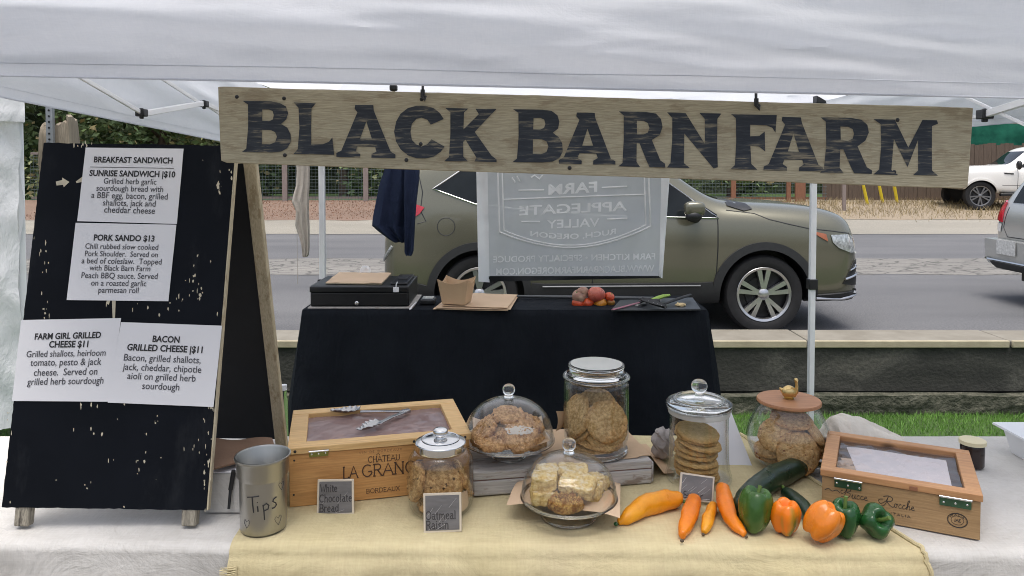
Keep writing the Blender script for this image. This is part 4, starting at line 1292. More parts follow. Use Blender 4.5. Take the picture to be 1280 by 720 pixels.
GL = {
 'B': [[(0, 0), (.09, .07), (.13, .5), (.12, .93), (.01, 1), (.6, 1), (.78, .975), (.90, .90), (.94, .77), (.91, .65), (.80, .565), (.93, .49), (1, .37), (1, .22), (.93, .09), (.80, .02), (.6, 0)],
       [(.41, .62), (.42, .84), (.55, .84), (.63, .81), (.66, .73), (.63, .65), (.55, .62)], [(.41, .16), (.41, .44), (.58, .44), (.68, .40), (.72, .31), (.68, .20), (.58, .16)]],
 'L': [[(0, 0), (.11, .09), (.15, .5), (.13, .90), (0, 1), (.56, 1), (.45, .9), (.43, .5), (.44, .19), (.74, .20), (.88, .25), (.97, .34), (1, 0)]],
 'A': [[(0, 0), (.0, .07), (.09, .12), (.36, .86), (.31, .93), (.32, 1), (.63, 1), (.64, .90), (.92, .12), (1, .07), (1, 0), (.60, 0), (.60, .07), (.68, .12), (.655, .21), (.36, .21), (.33, .12), (.40, .07), (.40, 0)],
       [(.41, .36), (.60, .36), (.505, .69)]],
 'K': [[(0, 0), (.09, .08), (.12, .5), (.12, .92), (.02, 1), (.46, 1), (.38, .92), (.37, .60), (.66, .90), (.60, 1), (1, 1), (.90, .90), (.58, .56), (.90, .12), (1, .05), (1, 0), (.58, 0), (.62, .08), (.40, .41), (.36, .37), (.37, .09), (.46, 0)]],
 'R': [[(0, 0), (.08, .07), (.12, .5), (.11, .93), (.01, 1), (.6, 1), (.80, .97), (.91, .88), (.94, .74), (.88, .59), (.72, .49), (.90, .12), (1, .06), (1, 0), (.66, 0), (.60, .12), (.45, .43), (.39, .43), (.38, .09), (.46, 0)],
       [(.40, .59), (.40, .84), (.54, .84), (.63, .80), (.66, .72), (.63, .63), (.54, .59)]],
 'N': [[(0, 0), (.07, .08), (.09, .5), (.10, .90), (.0, 1), (.34, 1), (.70, .44), (.70, .90), (.60, 1), (1, 1), (.93, .90), (.92, .45), (.93, .02), (.86, 0), (.32, .62), (.31, .09), (.42, 0)]],
 'F': [[(0, 0), (.09, .08), (.13, .5), (.12, .93), (.01, 1), (1, 1), (.97, .68), (.90, .77), (.78, .81), (.43, .81), (.43, .60), (.62, .61), (.74, .70), (.75, .33), (.62, .42), (.43, .43), (.45, .10), (.58, 0)]],
 'M': [[(0, 0), (.09, .09), (.12, .5), (.12, .91), (.0, 1), (.33, 1), (.54, .50), (.76, 1), (.98, 1), (1, .94), (.91, .89), (.90, .5), (.90, .09), (1, 0), (.61, 0), (.69, .09), (.69, .64), (.53, .14), (.31, .64), (.28, .09), (.38, 0)]],
}
def c_glyph():
    o_, i_ = [], []
    for k in range(29):
        a = R(42) + R(276) * k / 28
        o_.append((.52 + .52 * math.cos(a) * (.96), .5 + .5 * math.sin(a)))
    for k in range(29):
        a = R(318) - R(276) * k / 28
        i_.append((.55 + .27 * math.cos(a), .5 + .30 * math.sin(a)))
    lp = o_ + [(.93, .06 + .10)] + [(.98, .22), (.80, .34)] + i_[1:-1] + [(.80, .66), (.99, .72)]
    return [lp]
GL['C'] = c_glyph()
GL['C'] = [[(.98, .76), (.90, .87), (.78, .96), (.62, 1), (.44, 1), (.27, .95), (.13, .84), (.04, .69), (0, .5), (.04, .31), (.13, .16), (.27, .05), (.44, 0), (.62, 0), (.78, .04), (.92, .13), (1, .23), (.74, .37), (.66, .27), (.55, .23), (.44, .26), (.35, .35), (.32, .5), (.35, .65), (.44, .75), (.55, .78), (.66, .74), (.73, .65)]]
LET = [('B', 302.7, 363.6, 126.7, 190.5), ('L', 366.8, 417.5, 128.7, 193), ('A', 420.5, 494.4, 131.5, 197), ('C', 492.8, 556, 132.3, 197.8), ('K', 555.3, 620.8, 135.7, 201.9),
       ('B', 640.7, 703.2, 136.9, 203.1), ('A', 698.8, 769.5, 140.9, 205.3), ('R', 772.9, 831.5, 139.9, 208.7), ('N', 833.6, 901.6, 141.2, 210), ('F', 913, 970.8, 143.3, 212),
       ('A', 953.9, 1028.5, 146.6, 213.5), ('R', 1024.8, 1089.3, 147.5, 216.3), ('M', 1091.4, 1172.4, 149.6, 218.8)]
for ch, x0, x1, y0, y1 in LET:
    vv, ff = curve_mesh(GL[ch])
    slope = .020
    m = MB()
    top, bot = [], []
    for (u, v) in vv:
        px = x0 + (x1 - x0) * u
        py = y1 + (y0 - y1) * v + slope * (px - (x0 + x1) / 2)
        q = Pp(px, py, SL, sn)
        # wobble of the brush
        q = q + V((.0012 * nz(u * 5 + x0, v * 5), 0, .0012 * nz(u * 5 + x0, v * 5, 4)))
        top.append(q + sn * .0012)
        bot.append(q - sn * .001)
    m.add(top, ff)
    n = len(top)
    m.build('letter', MAT['letters'], sg_, smooth=False)
m = MB()
for px, py in ((296, 121), (355, 123), (508, 200), (526, 180), (356, 194), (712, 210), (1122, 150), (1118, 215), (527, 124), (946, 132)):
    q = Pp(px, py, SL, sn)
    m.ball(q, .0042, 10, sq=(1, .3, 1))
m.build('nail', MAT['black_plastic'], sg_)
def hook(px, y0, y1, label):
    a, b_ = Pp(px, y0, SL + sn * .006, sn), Pp(px, y1, SL + sn * .006, sn)
    t = thing('sign_hook', label, 'hook', b_, 0, 'hooks holding the sign')
    MB().tube([a + V((0, .012, .05)), a, a.lerp(b_, .6), b_ + V((0, -.004, .004)), b_ + V((.004, -.006, -.003)), b_ + V((.006, -.002, .006))], .0028, 6).build('hook_wire', MAT['black_plastic'], t)
    MB().tube([a.lerp(b_, .3) + V((0, -.002, 0)), a.lerp(b_, .85) + V((0, -.002, 0))], .0046, 8).build('sleeve', MAT['black_plastic'], t)
hook(528.5, 107, 124, 'black hook over the sign above the gap between the letters A and C')
hook(945, 118, 135, 'black hook over the sign above the gap before FARM')

# ================================================================== FRONT TABLE
TZ0 = .77
def front_y(x): return 1.625 - .018 * (x + 1.15)
BACKY = 2.28
def drape(x0, x1, z, r, drop, nx, amp, seed, back=BACKY, backdrop=.3, xl=None, xr=None, fr=1.0, proud=0.0):
    """cloth over the table: returns grid function rows from the back drop to the front hem"""
    prof = []
    for i in range(4): prof.append(('b', backdrop * (1 - i / 4)))
    for i in range(25): prof.append(('t', i / 24))
    for i in range(1, 9): prof.append(('r', i / 8))
    for i in range(1, 22): prof.append(('d', drop * (i / 21) ** 1.4))
    nv = len(prof) - 1
    def fn(u, vv):
        k, a = prof[round(vv * nv)]
        xa = x0 if xl is None else xl(k, a)
        xb = x1 if xr is None else xr(k, a)
        x = xa + (xb - xa) * u
        f = front_y(x) - (z - TZ0) * .8
        if k == 'b': return V((x, back + .01 + .02 * nz(x * 6, a * 3, seed), z - a))
        if k == 't':
            y = back + (f + r - back) * a
            return V((x, y, z + .0015 * nz(x * 8, y * 8, seed) * amp + .0012 * amp * max(0, 1 - 6 * abs(nz(x * 2.5 + y * 2, y * 4 - x, seed + 4, 2)))))
        if k == 'r':
            t = a * PI / 2
            return V((x, f + r - r * math.sin(t) + .002 * nz(x * 7, a, seed) * amp, z - r + r * math.cos(t) + .0015 * nz(x * 10, 2, seed) * amp))
        q = min(1, a / .35)
        fold = (.035 * q) * (math.sin(x * 13 + 3 * nz(x * 1.5, seed)) * .6 + nz(x * 4, a * 1.0, seed)) * fr
        w = .006 * min(1, a / .04) * nz(x * 9 + a * 4, a * 16, seed, 4)
        return V((x, f - fold - w - .02 * q - proud * min(1, a / .02), z - r - a))
    return fn, nx, nv
fn, nu, nv = drape(-1.75, 2.0, TZ0, .022, .62, 300, 1, 3.0)
m = MB().grid(fn, nu, nv)
t = m.build('tablecloth', MAT['cloth_white'], origin=(0, 1.9, TZ0))
tag(t, 'pale grey-white cloth covering the whole front table', 'tablecloth')
tb = thing('front_table', 'long folding table hidden under the pale cloth in front', 'table', (0, 1.95, 0))
MB().box(-1.72, 1.97, 1.70, 2.26, .72, .76).build('tabletop', MAT['white_metal'], tb, smooth=False)
for sx_ in (-1.5, 1.75):
    for yy in (1.8, 2.2): MB().tube([(sx_, yy, 0), (sx_, yy, .72)], .015, 8).build('leg', MAT['white_metal'], tb)
ZY = TZ0 + .0035
def ylf(k, a):
    if k == 't': return Pz(296, 668, ZY).x - .04 * (1 - a)
    return Pz(296, 668, ZY).x + (.0 if k == 'b' else .0)
def yrf(k, a):
    if k == 't': return .70 + (.88 - .70) * a
    if k == 'b': return .70
    if k == 'r': return .885 + .005 * a
    return .89 + .06 * min(1, a / .3)
fn, nu, nv = drape(0, 1, ZY, .024, .44, 260, 1.6, 11.0, backdrop=.1, xl=ylf, xr=yrf, fr=1.0, proud=.012)
m = MB().grid(fn, nu, nv)
yc = m.build('table_runner', MAT['cloth_yellow'], origin=(0, 1.9, ZY))
tag(yc, 'wrinkled yellow linen cloth laid over the middle of the front table', 'tablecloth')
# hems and frayed edge of the yellow cloth
m = MB()
def pts_edge(u):
    return [fn(u, i / nv) for i in range(4, nv + 1)]
e = pts_edge(1.0)
m.tube([p + V((0, 0, .003)) + V((.004 * nz(i * .7, 1), 0, 0)) for i, p in enumerate(e)], [.005 + .0015 * nz(i * .9, 3) for i in range(len(e))], 7)
m.build('hem', MAT['cloth_yellow'], yc)
m = MB()
e = pts_edge(0.0)
rnd = random.Random(3)
for i in range(34, len(e)):
    for k in range(7):
        p = e[i].lerp(e[min(i + 1, len(e) - 1)], k / 7) + V((0, -.002, 0))
        m.tube([p + V((.022, 0, 0)), p + V((.008, -.003, rnd.uniform(-.003, .003))), p + V((-.010 - rnd.random() * .006, -.003, rnd.uniform(-.006, .003)))], [.0012, .0012, .0006], 4)
m.build('fringe', MAT['cloth_yellow'], yc)

# ================================================================== MENU BOARD (A-frame)
B0, B1 = P(2, 634, 1.69), P(257.5, 638, 1.69)
A0 = P(54.5, 178.5, 1.815)
bx = (B1 - B0).normalized()
bu = (A0 - B0)
bu = bu - bx * bu.dot(bx)
bn = bx.cross(bu).normalized()
if bn.y > 0: bn = -bn
def bp(px, py, off=0): return Pp(px, py, B0, bn) + bn * off
C = [bp(2, 634), bp(257.5, 638), bp(294, 182), bp(54.5, 178.5)]
ab = thing('menu_board', 'black chipped A-frame menu board standing on the left of the table', 'menu board', (C[0] + C[1]) / 2 - V((0, 0, .05)))
NU, NV = 40, 70
rim = lambda u, v: .0016 * nz(u * 60, v * 60)
def quad(c, u, v): return c[0].lerp(c[1], u).lerp(c[3].lerp(c[2], u), v)
m = MB()
m.grid(lambda u, v: quad(C, u, v) + (V((0, 0, rim(u, v) * 1.5)) if v in (0, 1) else V((rim(u, v), 0, 0)) if u in (0, 1) else V((0, 0, 0))), NU, NV)
n = len(m.v)
m.v += [p - bn * .012 for p in m.v[:n]]
m.f += [tuple(i + n for i in reversed(f)) for f in list(m.f)]
w = NU + 1
for i in range(NU):
    for j in (0, NV): m.f.append((j * w + i, j * w + i + 1, j * w + i + 1 + n, j * w + i + n))
for j in range(NV):
    for i in (0, NU): m.f.append((j * w + i, (j + 1) * w + i, (j + 1) * w + i + n, j * w + i + n))
pan = m.build('front_panel', MAT['board'], ab)
# pale bare edge on the right, rails that end in feet
MB().bar(C[1] - bn * .008 + bx * .0025, C[2] - bn * .008 + bx * .0025, .0035, .014, up=bn).build('bare_edge', MAT['lightwood'], pan)
for px in (27, 236):
    q0 = bp(px, 636, -.0135)
    top = q0 + bu * .12
    f = q0 - bu * ((q0.z - TZ0 - .006) / bu.z)
    m = MB().bar(f, top, .034, .024, up=-bn)
    m.build('foot', MAT['footwood'], ab, bevel=.004)
RZ = TZ0 + .004
RF = Pz(353, 562, RZ)                                        # rear right foot
RT = bp(303, 200, -.035) + V((.0, .02, .01))
rail_v = RF - RT
for sgn, o_ in ((1, V((0, 0, 0))), (-1, (C[0] - C[1]) * 1.0)):
    MB().bar(RT + o_, RF + o_, .032, .020, up=V((0, -1, .2))).build('rear_rail', MAT['lightwood'], ab, bevel=.003)
pr = RT.lerp(RF, .96) + V((-.016, .004, 0))
pt = RT + V((-.016, .004, 0))
ln = (C[0] - C[1]) * .96
m = MB()
for off in (0, .012):
    m.v += [p + V((0, off, 0)) for p in (pt, pr, pr + ln, pt + ln)]
m.f += [(0, 1, 2, 3), (7, 6, 5, 4), (0, 4, 5, 1), (1, 5, 6, 2), (2, 6, 7, 3), (3, 7, 4, 0)]
m.build('rear_panel', plain('board_back', (.006, .008, .012), .6, 0, .2, 8), ab, smooth=False)
MB().bar(C[3] - bn * .02 + V((0, .0, -.03)), C[2] - bn * .02 + V((0, 0, -.03)), .03, .02).build('top_rail', MAT['lightwood'], ab)
hz_ = bp(150, 182, .001)
# hand-brushed bare spots
m = MB()
for pts in ([(70, 227), (78, 225), (78, 222), (87, 227.5), (80, 234), (79, 231), (71, 232)], [(95, 227), (103, 221), (104, 227), (96, 229)], [(140, 372), (145, 372), (144, 397), (141, 398)], [(134, 374), (138, 376), (136, 381), (133, 379)]):
    m.add([bp(a, b_, .0008) for a, b_ in pts], [tuple(range(len(pts)))])
rnd = random.Random(12)
for i in range(120):
    zx, zy, sx_, sy_ = rnd.choice([(55, 340, 6, 30), (238, 355, 9, 18), (250, 365, 4, 12), (240, 562, 18, 18), (172, 585, 6, 12), (108, 610, 6, 14), (130, 190, 14, 3), (120, 507, 24, 4), (265, 510, 3, 4), (55, 390, 5, 12), (262, 560, 3, 40), (100, 545, 10, 14), (190, 380, 40, 10), (256, 600, 2, 30), (130, 634, 90, 2), (255, 480, 3, 60), (290, 230, 3, 30), (60, 330, 4, 60), (12, 560, 5, 50), (120, 560, 70, 40), (200, 430, 60, 120), (100, 181, 14, 2)])
    a, b_ = zx + rnd.gauss(0, sx_ * .6), zy + rnd.gauss(0, sy_ * .6)
    L_h, L_w = rnd.uniform(.5, 3.6), rnd.uniform(.35, 1.15)
    q = [(a + L_w * math.cos(t) * rnd.uniform(.6, 1.3), b_ + L_h * math.sin(t) * rnd.uniform(.6, 1.3)) for t in [k * PI / 3.5 for k in range(7)]]
    m.add([bp(x, y, .0007) for x, y in q], [tuple(range(7))])
tag(m.build('bare_spots', plain('bare_paint', (.55, .50, .38), .8, 0, .15, 40), pan, smooth=False), kind='stuff')

def sheet(name, label, quadpx, lines, rules=(), off=.0012):
    cs = [bp(a, b_, off) for a, b_ in quadpx]           # TL TR BR BL
    t = thing(name, label, 'menu sheet', (cs[2] + cs[3]) / 2, 0, 'menu sheets on the black board')
    def at(u, v, o=0):
        p = cs[0].lerp(cs[1], u).lerp(cs[3].lerp(cs[2], u), v)
        return p + bn * (o + .0022 * (nz(u * 2.3 + off * 900, v * 2.1) * .4 + .25))
    m = MB().grid(lambda u, v: at(u, v), 14, 14)
    m.build('paper', MAT['paper'], t)
    W = (cs[1] - cs[0]).length
    H = (cs[3] - cs[0]).length
    for nm, mat in (('heading', True), ('menu_text', False)):
        m = MB()
        for (txt, uc, v, wd, bold, sl) in lines:
            if bool(bold) != mat: continue
            vv, ff, tw = text_mesh(txt, .028 if bold else .006, 1.0)
            s = wd / tw
            m.add([at(uc - wd / 2 + x * s, v + sl * (x / tw - .5) - y * s * W / H * 1.12, .0009) for x, y in vv], ff)
        if mat:
            for (u0, u1, v) in rules:
                m.add([at(u0, v, .0008), at(u1, v, .0008), at(u1, v + .007, .0008), at(u0, v + .007, .0008)], [(0, 1, 2, 3)])
        m.build(nm, MAT['ink'] if mat else MAT['ink_soft'], t, smooth=False)
    return t
sheet('menu_sheet', 'white menu sheet headed BREAKFAST SANDWICH at the top of the black board', [(107.5, 184.5), (230, 186), (221.5, 280), (97, 276.5)], [
    ('BREAKFAST SANDWICH', .50, .20, .80, 1, .0), ('SUNRISE SANDWICH |$10', .505, .385, .87, 1, .0),
    ('Grilled herb garlic', .49, .487, .535, 0, 0), ('sourdough bread with', .495, .585, .675, 0, 0), ('a BBF egg, bacon, grilled', .50, .682, .77, 0, 0), ('shallots, jack and', .505, .78, .53, 0, 0), ('cheddar cheese', .515, .875, .51, 0, 0)], [(.07, .92, .262)])
sheet('menu_sheet', 'white menu sheet headed PORK SANDO in the middle of the black board', [(95, 278.5), (221, 281), (211, 376.5), (84, 375)], [
    ('PORK SANDO $13', .50, .225, .60, 1, 0), ('Chili rubbed slow cooked', .485, .335, .72, 0, 0), ('Pork Shoulder.  Served on', .49, .43, .72, 0, 0), ('a bed of coleslaw.  Topped', .50, .525, .79, 0, 0),
    ('with Black Barn Farm', .49, .615, .60, 0, 0), ('Peach BBQ sauce. Served', .495, .715, .75, 0, 0), ('on a roasted garlic', .495, .81, .545, 0, 0), ('parmesan roll', .50, .90, .395, 0, 0)], (), .0016)
sheet('menu_sheet', 'white menu sheet headed FARM GIRL GRILLED CHEESE at the lower left of the black board', [(27, 400), (152, 397.5), (137, 502), (15.5, 501)], [
    ('FARM GIRL GRILLED', .49, .24, .665, 1, -.01), ('CHEESE $11', .51, .345, .395, 1, 0), ('Grilled shallots, heirloom', .495, .457, .80, 0, -.012), ('tomato, pesto & jack', .505, .565, .72, 0, -.01),
    ('cheese.  Served on', .515, .685, .645, 0, -.015), ('grilled herb sourdough', .525, .795, .775, 0, -.02)], (), .0012)
sheet('menu_sheet', 'white menu sheet headed BACON GRILLED CHEESE at the lower right of the black board', [(152, 402.5), (278, 407), (267.5, 508.5), (135.5, 503)], [
    ('BACON', .47, .23, .265, 1, .0), ('GRILLED CHEESE |$11', .47, .345, .735, 1, .0), ('Bacon, grilled shallots,', .46, .475, .745, 0, 0), ('jack, cheddar, chipotle', .47, .59, .755, 0, 0),
    ('aioli on grilled herb', .475, .70, .655, 0, 0), ('sourdough', .48, .815, .355, 0, .0)], (), .0022)
# ================================================================== STROKE LETTERING (printed, burnt or chalked marks)
def arc(cx, cy, rx, ry, a0, a1, n=10):
    return [(cx + rx * math.cos(R(a0 + (a1 - a0) * i / n)), cy + ry * math.sin(R(a0 + (a1 - a0) * i / n))) for i in range(n + 1)]
ST = {
 'A': (.85, [[(0, 0), (.42, 1), (.84, 0)], [(.17, .36), (.67, .36)]]), 'B': (.7, [[(.1, 0), (.1, 1)], [(.1, 1), (.4, 1)] + arc(.4, .76, .2, .24, 90, -90) + [(.1, .52)], [(.4, .52)] + arc(.4, .26, .24, .26, 90, -90) + [(.1, 0)]]),
 'C': (.8, [arc(.45, .5, .4, .5, 50, 310, 16)]), 'D': (.8, [[(.1, 0), (.1, 1)], [(.1, 1), (.35, 1)] + arc(.35, .5, .38, .5, 90, -90, 12) + [(.1, 0)]]), 'E': (.65, [[(.1, 0), (.1, 1)], [(.1, 1), (.58, 1)], [(.1, .52), (.48, .52)], [(.1, 0), (.6, 0)]]),
 'G': (.85, [arc(.45, .5, .4, .5, 50, 340, 16) + [(.82, .42), (.52, .42)]]), 'H': (.8, [[(.1, 0), (.1, 1)], [(.7, 0), (.7, 1)], [(.1, .52), (.7, .52)]]), 'I': (.25, [[(.12, 0), (.12, 1)]]), 'L': (.6, [[(.1, 0), (.1, 1)], [(.1, 0), (.55, 0), (.57, .14)]]),
 'N': (.85, [[(.1, 0), (.1, 1)], [(.1, 1), (.74, 0)], [(.74, 0), (.74, 1)]]), 'O': (.9, [arc(.45, .5, .4, .5, 0, 360, 22)]), 'R': (.75, [[(.1, 0), (.1, 1)], [(.1, 1), (.4, 1)] + arc(.4, .76, .22, .24, 90, -90) + [(.1, .52)], [(.36, .52), (.7, 0)]]),
 'S': (.6, [arc(.3, .75, .22, .25, 40, 250, 10) + arc(.3, .26, .24, .26, 90, -140, 12)]), 'T': (.75, [[(.36, 0), (.36, 1)], [(.02, .88), (.02, 1), (.7, 1), (.7, .88)]]), 'U': (.8, [[(.1, 1), (.1, .35)] + arc(.39, .33, .29, .33, 180, 360, 12) + [(.68, 1)]]),
 'V': (.8, [[(.02, 1), (.4, 0), (.78, 1)]]), 'X': (.75, [[(.05, 0), (.7, 1)], [(.05, 1), (.7, 0)]]), 'W': (1.1, [[(.02, 1), (.3, 0), (.54, .8), (.8, 0), (1.06, 1)]]), 'P': (.7, [[(.1, 0), (.1, 1)], [(.1, 1), (.4, 1)] + arc(.4, .74, .22, .26, 90, -90) + [(.1, .48)]]), 'J': (.5, [[(.35, 1), (.35, .2)] + arc(.2, .2, .15, .2, 0, -150, 8)]),
 'a': (.6, [arc(.28, .52, .2, .15, 150, 20, 6) + [(.47, .1), (.55, 0)], arc(.26, .19, .2, .19, 70, 340, 12)]), 'c': (.55, [arc(.28, .33, .23, .33, 45, 320, 14)]), 'd': (.65, [arc(.28, .33, .23, .33, 0, 360, 16), [(.52, 1), (.52, 0), (.6, 0)], [(.44, 1), (.52, 1)]]),
 'e': (.58, [[(.06, .36), (.5, .36)] + arc(.28, .36, .22, .30, 0, 180, 8)[1:] + arc(.29, .30, .23, .30, 180, 320, 8)]), 'g': (.6, [arc(.28, .40, .2, .26, 0, 360, 16), [(.48, .62), (.6, .66)], arc(.28, -.1, .24, .17, 0, 360, 14)]), 'h': (.68, [[(.1, 0), (.1, 1)], [(.1, .45)] + arc(.33, .42, .2, .23, 160, 0, 8) + [(.53, 0)], [(.02, 1), (.1, 1)]]),
 'i': (.32, [[(.15, 0), (.15, .66)], [(.06, .66), (.15, .66)], arc(.15, .9, .03, .03, 0, 360, 6)]), 'l': (.32, [[(.15, 0), (.15, 1)], [(.06, 1), (.15, 1)]]), 'm': (1.0, [[(.1, 0), (.1, .66)], [(.02, .66), (.1, .66)], [(.1, .45)] + arc(.28, .43, .18, .22, 150, 0, 8) + [(.46, 0)], [(.46, .45)] + arc(.66, .43, .18, .22, 150, 0, 8) + [(.84, 0)]]),
 'n': (.68, [[(.1, 0), (.1, .66)], [(.02, .66), (.1, .66)], [(.1, .45)] + arc(.33, .42, .2, .23, 160, 0, 8) + [(.53, 0)]]), 'o': (.6, [arc(.29, .33, .24, .33, 0, 360, 18)]), 'r': (.5, [[(.1, 0), (.1, .66)], [(.02, .66), (.1, .66)], [(.1, .42)] + arc(.32, .44, .2, .2, 150, 40, 6)]), 's': (.5, [arc(.25, .49, .17, .17, 40, 250, 8) + arc(.25, .17, .2, .17, 90, -150, 8)]),
 't': (.42, [[(.18, .9), (.18, .12)] + arc(.3, .12, .12, .12, 180, 300, 6), [(.03, .66), (.38, .66)]]), 'u': (.68, [[(.02, .66), (.1, .66), (.1, .22)] + arc(.3, .22, .2, .22, 180, 340, 8), [(.44, .66), (.53, .66), (.53, 0), (.62, 0)]]), ' ': (.4, []),
 '^': (0, [[(-.62, 1.1), (-.42, 1.28), (-.22, 1.1)]]),
}
def stroke_text(m, txt, at, h, r, width=None, serif=True, sp=.08, squash=1.0):
    """at(x, y) maps metres on the surface to a point. Text starts at x=0, baseline y=0."""
    x = 0
    out = []
    for ch in txt:
        w, st = ST[ch]
        for s in st:
            out.append([(x + p[0], p[1]) for p in s])
            if serif and ch.isupper():
                for e in (s[0], s[-1]):
                    if abs(s[0][0] - s[-1][0]) < .02 and len(s) == 2 and e[1] in (0, 1): out.append([(x + e[0] - .1, e[1]), (x + e[0] + .1, e[1])])
                    if ch in 'AVWXRN' and e[1] in (0, 1) and len(s) > 1: out.append([(x + e[0] - .08, e[1]), (x + e[0] + .08, e[1])])
            if serif and ch.islower():
                for e in (s[0], s[-1]):
                    if e[1] == 0: out.append([(x + e[0] - .09, 0), (x + e[0] + .09, 0)])
        if w: x += w + sp
    sc_x = (width / (x - sp)) if width else h
    for s in out:
        m.tube([at(p[0] * sc_x, p[1] * h) for p in s], r, 5)
    return x * sc_x

# ================================================================== GLASSWARE
def lathe_thing(parent, name, prof, mat, n=64, at=(0, 0, 0)):
    return MB().lathe(prof, n, Matrix.Translation(at)).build(name, mat, parent, local=True, split=50)
def wall(outer, t):
    """closed wall profile from an outer profile [(r,z)...] going bottom to top"""
    inner = [(max(r - t, 0), z + (t * 1.5 if i == 0 or r < .001 else 0)) for i, (r, z) in enumerate(outer)]
    if outer[0][0] < 1e-6: inner = [(0, outer[0][1] + t * 1.6)] + [(max(r - t, .0), max(z, outer[0][1] + t * 1.6)) for r, z in outer[1:]]
    return outer + list(reversed(inner))
def smooth_prof(pts, k=4):
    """Catmull-Rom through a profile"""
    out = []
    for i in range(len(pts) - 1):
        p0, p1, p2, p3 = pts[max(i - 1, 0)], pts[i], pts[i + 1], pts[min(i + 2, len(pts) - 1)]
        for j in range(k):
            t = j / k
            out.append(tuple(.5 * (2 * p1[d] + (p2[d] - p0[d]) * t + (2 * p0[d] - 5 * p1[d] + 4 * p2[d] - p3[d]) * t * t + (3 * p1[d] - p0[d] - 3 * p2[d] + p3[d]) * t ** 3) for d in (0, 1)))
    out.append(pts[-1])
    return [(max(0, r), z) for r, z in out]

# ---- cookies
def cookie_mesh(r, th, seed, rough=.08, dome=.14, n=56):
    m = MB()
    def fn(p, a, i):
        q = p.copy()
        rr = math.hypot(p.x, p.y)
        if rr > 1e-6:
            k = 1 + rough * .5 * nz(math.cos(a) * 1.5, math.sin(a) * 1.5, seed)
            q.x *= k
            q.y *= k
        q.z += th * rough * 2.2 * nz(p.x / r * 3, p.y / r * 3, seed + (0 if p.z > 0 else 9), 4) * (1 if p.z > th * .1 else .3)
        q.z += th * rough * 2.4 * nz(p.x / r * 9, p.y / r * 9, seed + 5, 4) * (1 if p.z > th * .3 else 0)
        if rr > r * .8: q *= 1 + rough * .9 * nz(p.x / r * 5, p.y / r * 5, p.z / th * 2 + seed, 3)
        q.z -= th * .10 * (rr / r) ** 2 * (0 if p.z <= th * .1 else 1)
        return q
    prof = [(0, 0), (r * .4, 0), (r * .8, 0), (r * .95, th * .06), (r, th * .3), (r * .99, th * .6), (r * .945, th * .85)]
    for k in range(16):
        t = 1 - (k + 1) / 16
        prof.append((r * .88 * t, th * (.92 + dome * .25 * math.cos(t * PI / 2))))
    return m.lathe(prof, n, fn=fn)
def cookie(name, label, mat, r, th, loc, normal, seed, group=None, spin=0, rough=.08):
    """a cookie whose flat bottom centre sits at loc and whose top faces normal"""
    o = cookie_mesh(r, th, seed, rough).build(name, mat, None, local=True, split=60)
    q = V(normal).normalized().to_track_quat('Z', 'Y')
    o.rotation_mode = 'QUATERNION'
    o.rotation_quaternion = q @ Matrix.Rotation(spin, 3, 'Z').to_quaternion()
    o.location = loc
    return tag(o, label, 'cookie', group)

ZC = ZY + .0015                                     # top of the yellow cloth

# ---- jar with steel screw lid (oatmeal raisin)
def base_at(px, py, z=ZC): return Pz(px, py, z)
b0 = base_at(551, 636)
jar = thing('cookie_jar', 'squat glass jar with silver metal lid behind the Oatmeal Raisin tag', 'jar', b0)
op = smooth_prof([(0, 0), (.056, 0), (.070, .006), (.0775, .025), (.0785, .06), (.0785, .105), (.0765, .125), (.066, .142), (.0575, .148), (.057, .158)], 4)
lathe_thing(jar, 'glass_body', wall(op, .0045), MAT['glass'])
lid = lathe_thing(jar, 'lid', smooth_prof([(.0, .1745), (.012, .1745), (.03, .1735), (.048, .170), (.054, .168), (.0605, .165), (.0615, .160), (.0615, .148), (.060, .147)], 3) + [(.058, .147), (.058, .160), (0, .166)], MAT['chrome'])
lathe_thing(lid, 'knob', smooth_prof([(.012, .173), (.0125, .178), (.0165, .181), (.018, .187), (.0165, .193), (.010, .197), (0, .1975)], 4), MAT['chrome'])
lathe_thing(lid, 'rim_ring', [(.044 + .002 * math.cos(k * PI / 6), .1715 + .002 * math.sin(k * PI / 6)) for k in range(12)], MAT['chrome'])
for i, (dx, dy, dz, nrm, r, lab) in enumerate([
    (.006, -.025, .066, (.05, -.95, .30), .050, 'large oat cookie facing out through the glass of the metal lidded jar'),
    (-.052, -.008, .070, (-.75, -.35, .2), .046, 'oat cookie standing against the left side of the metal lidded jar'),
    (.045, .025, .062, (.6, .1, .3), .046, 'oat cookie edge on at the right inside the metal lidded jar'),
    (.0, .03, .05, (0, -.6, .7), .050, 'oat cookie at the back of the metal lidded jar'),
    (.0, -.005, .010, (.05, -.1, 1), .054, 'oat cookie lying at the bottom of the metal lidded jar')]):
    cookie('oat_cookie', lab, MAT['cookie_oat'], r, .017, b0 + V((dx, dy, dz)), nrm, i * 3.1, 'cookies in the metal lidded jar', rough=.09)
m = MB().grid(lambda u, v: b0 + V((.066 * math.cos(-1.3 + 1.7 * u), .066 * math.sin(-1.3 + 1.7 * u), .012 + .055 * v * (1 - .4 * u) + .004 * nz(u * 4, v * 3))), 14, 6)
tag(m.build('paper_liner', MAT['parch'], origin=b0, solid=.0006), 'crumpled parchment liner inside the metal lidded jar', 'paper')

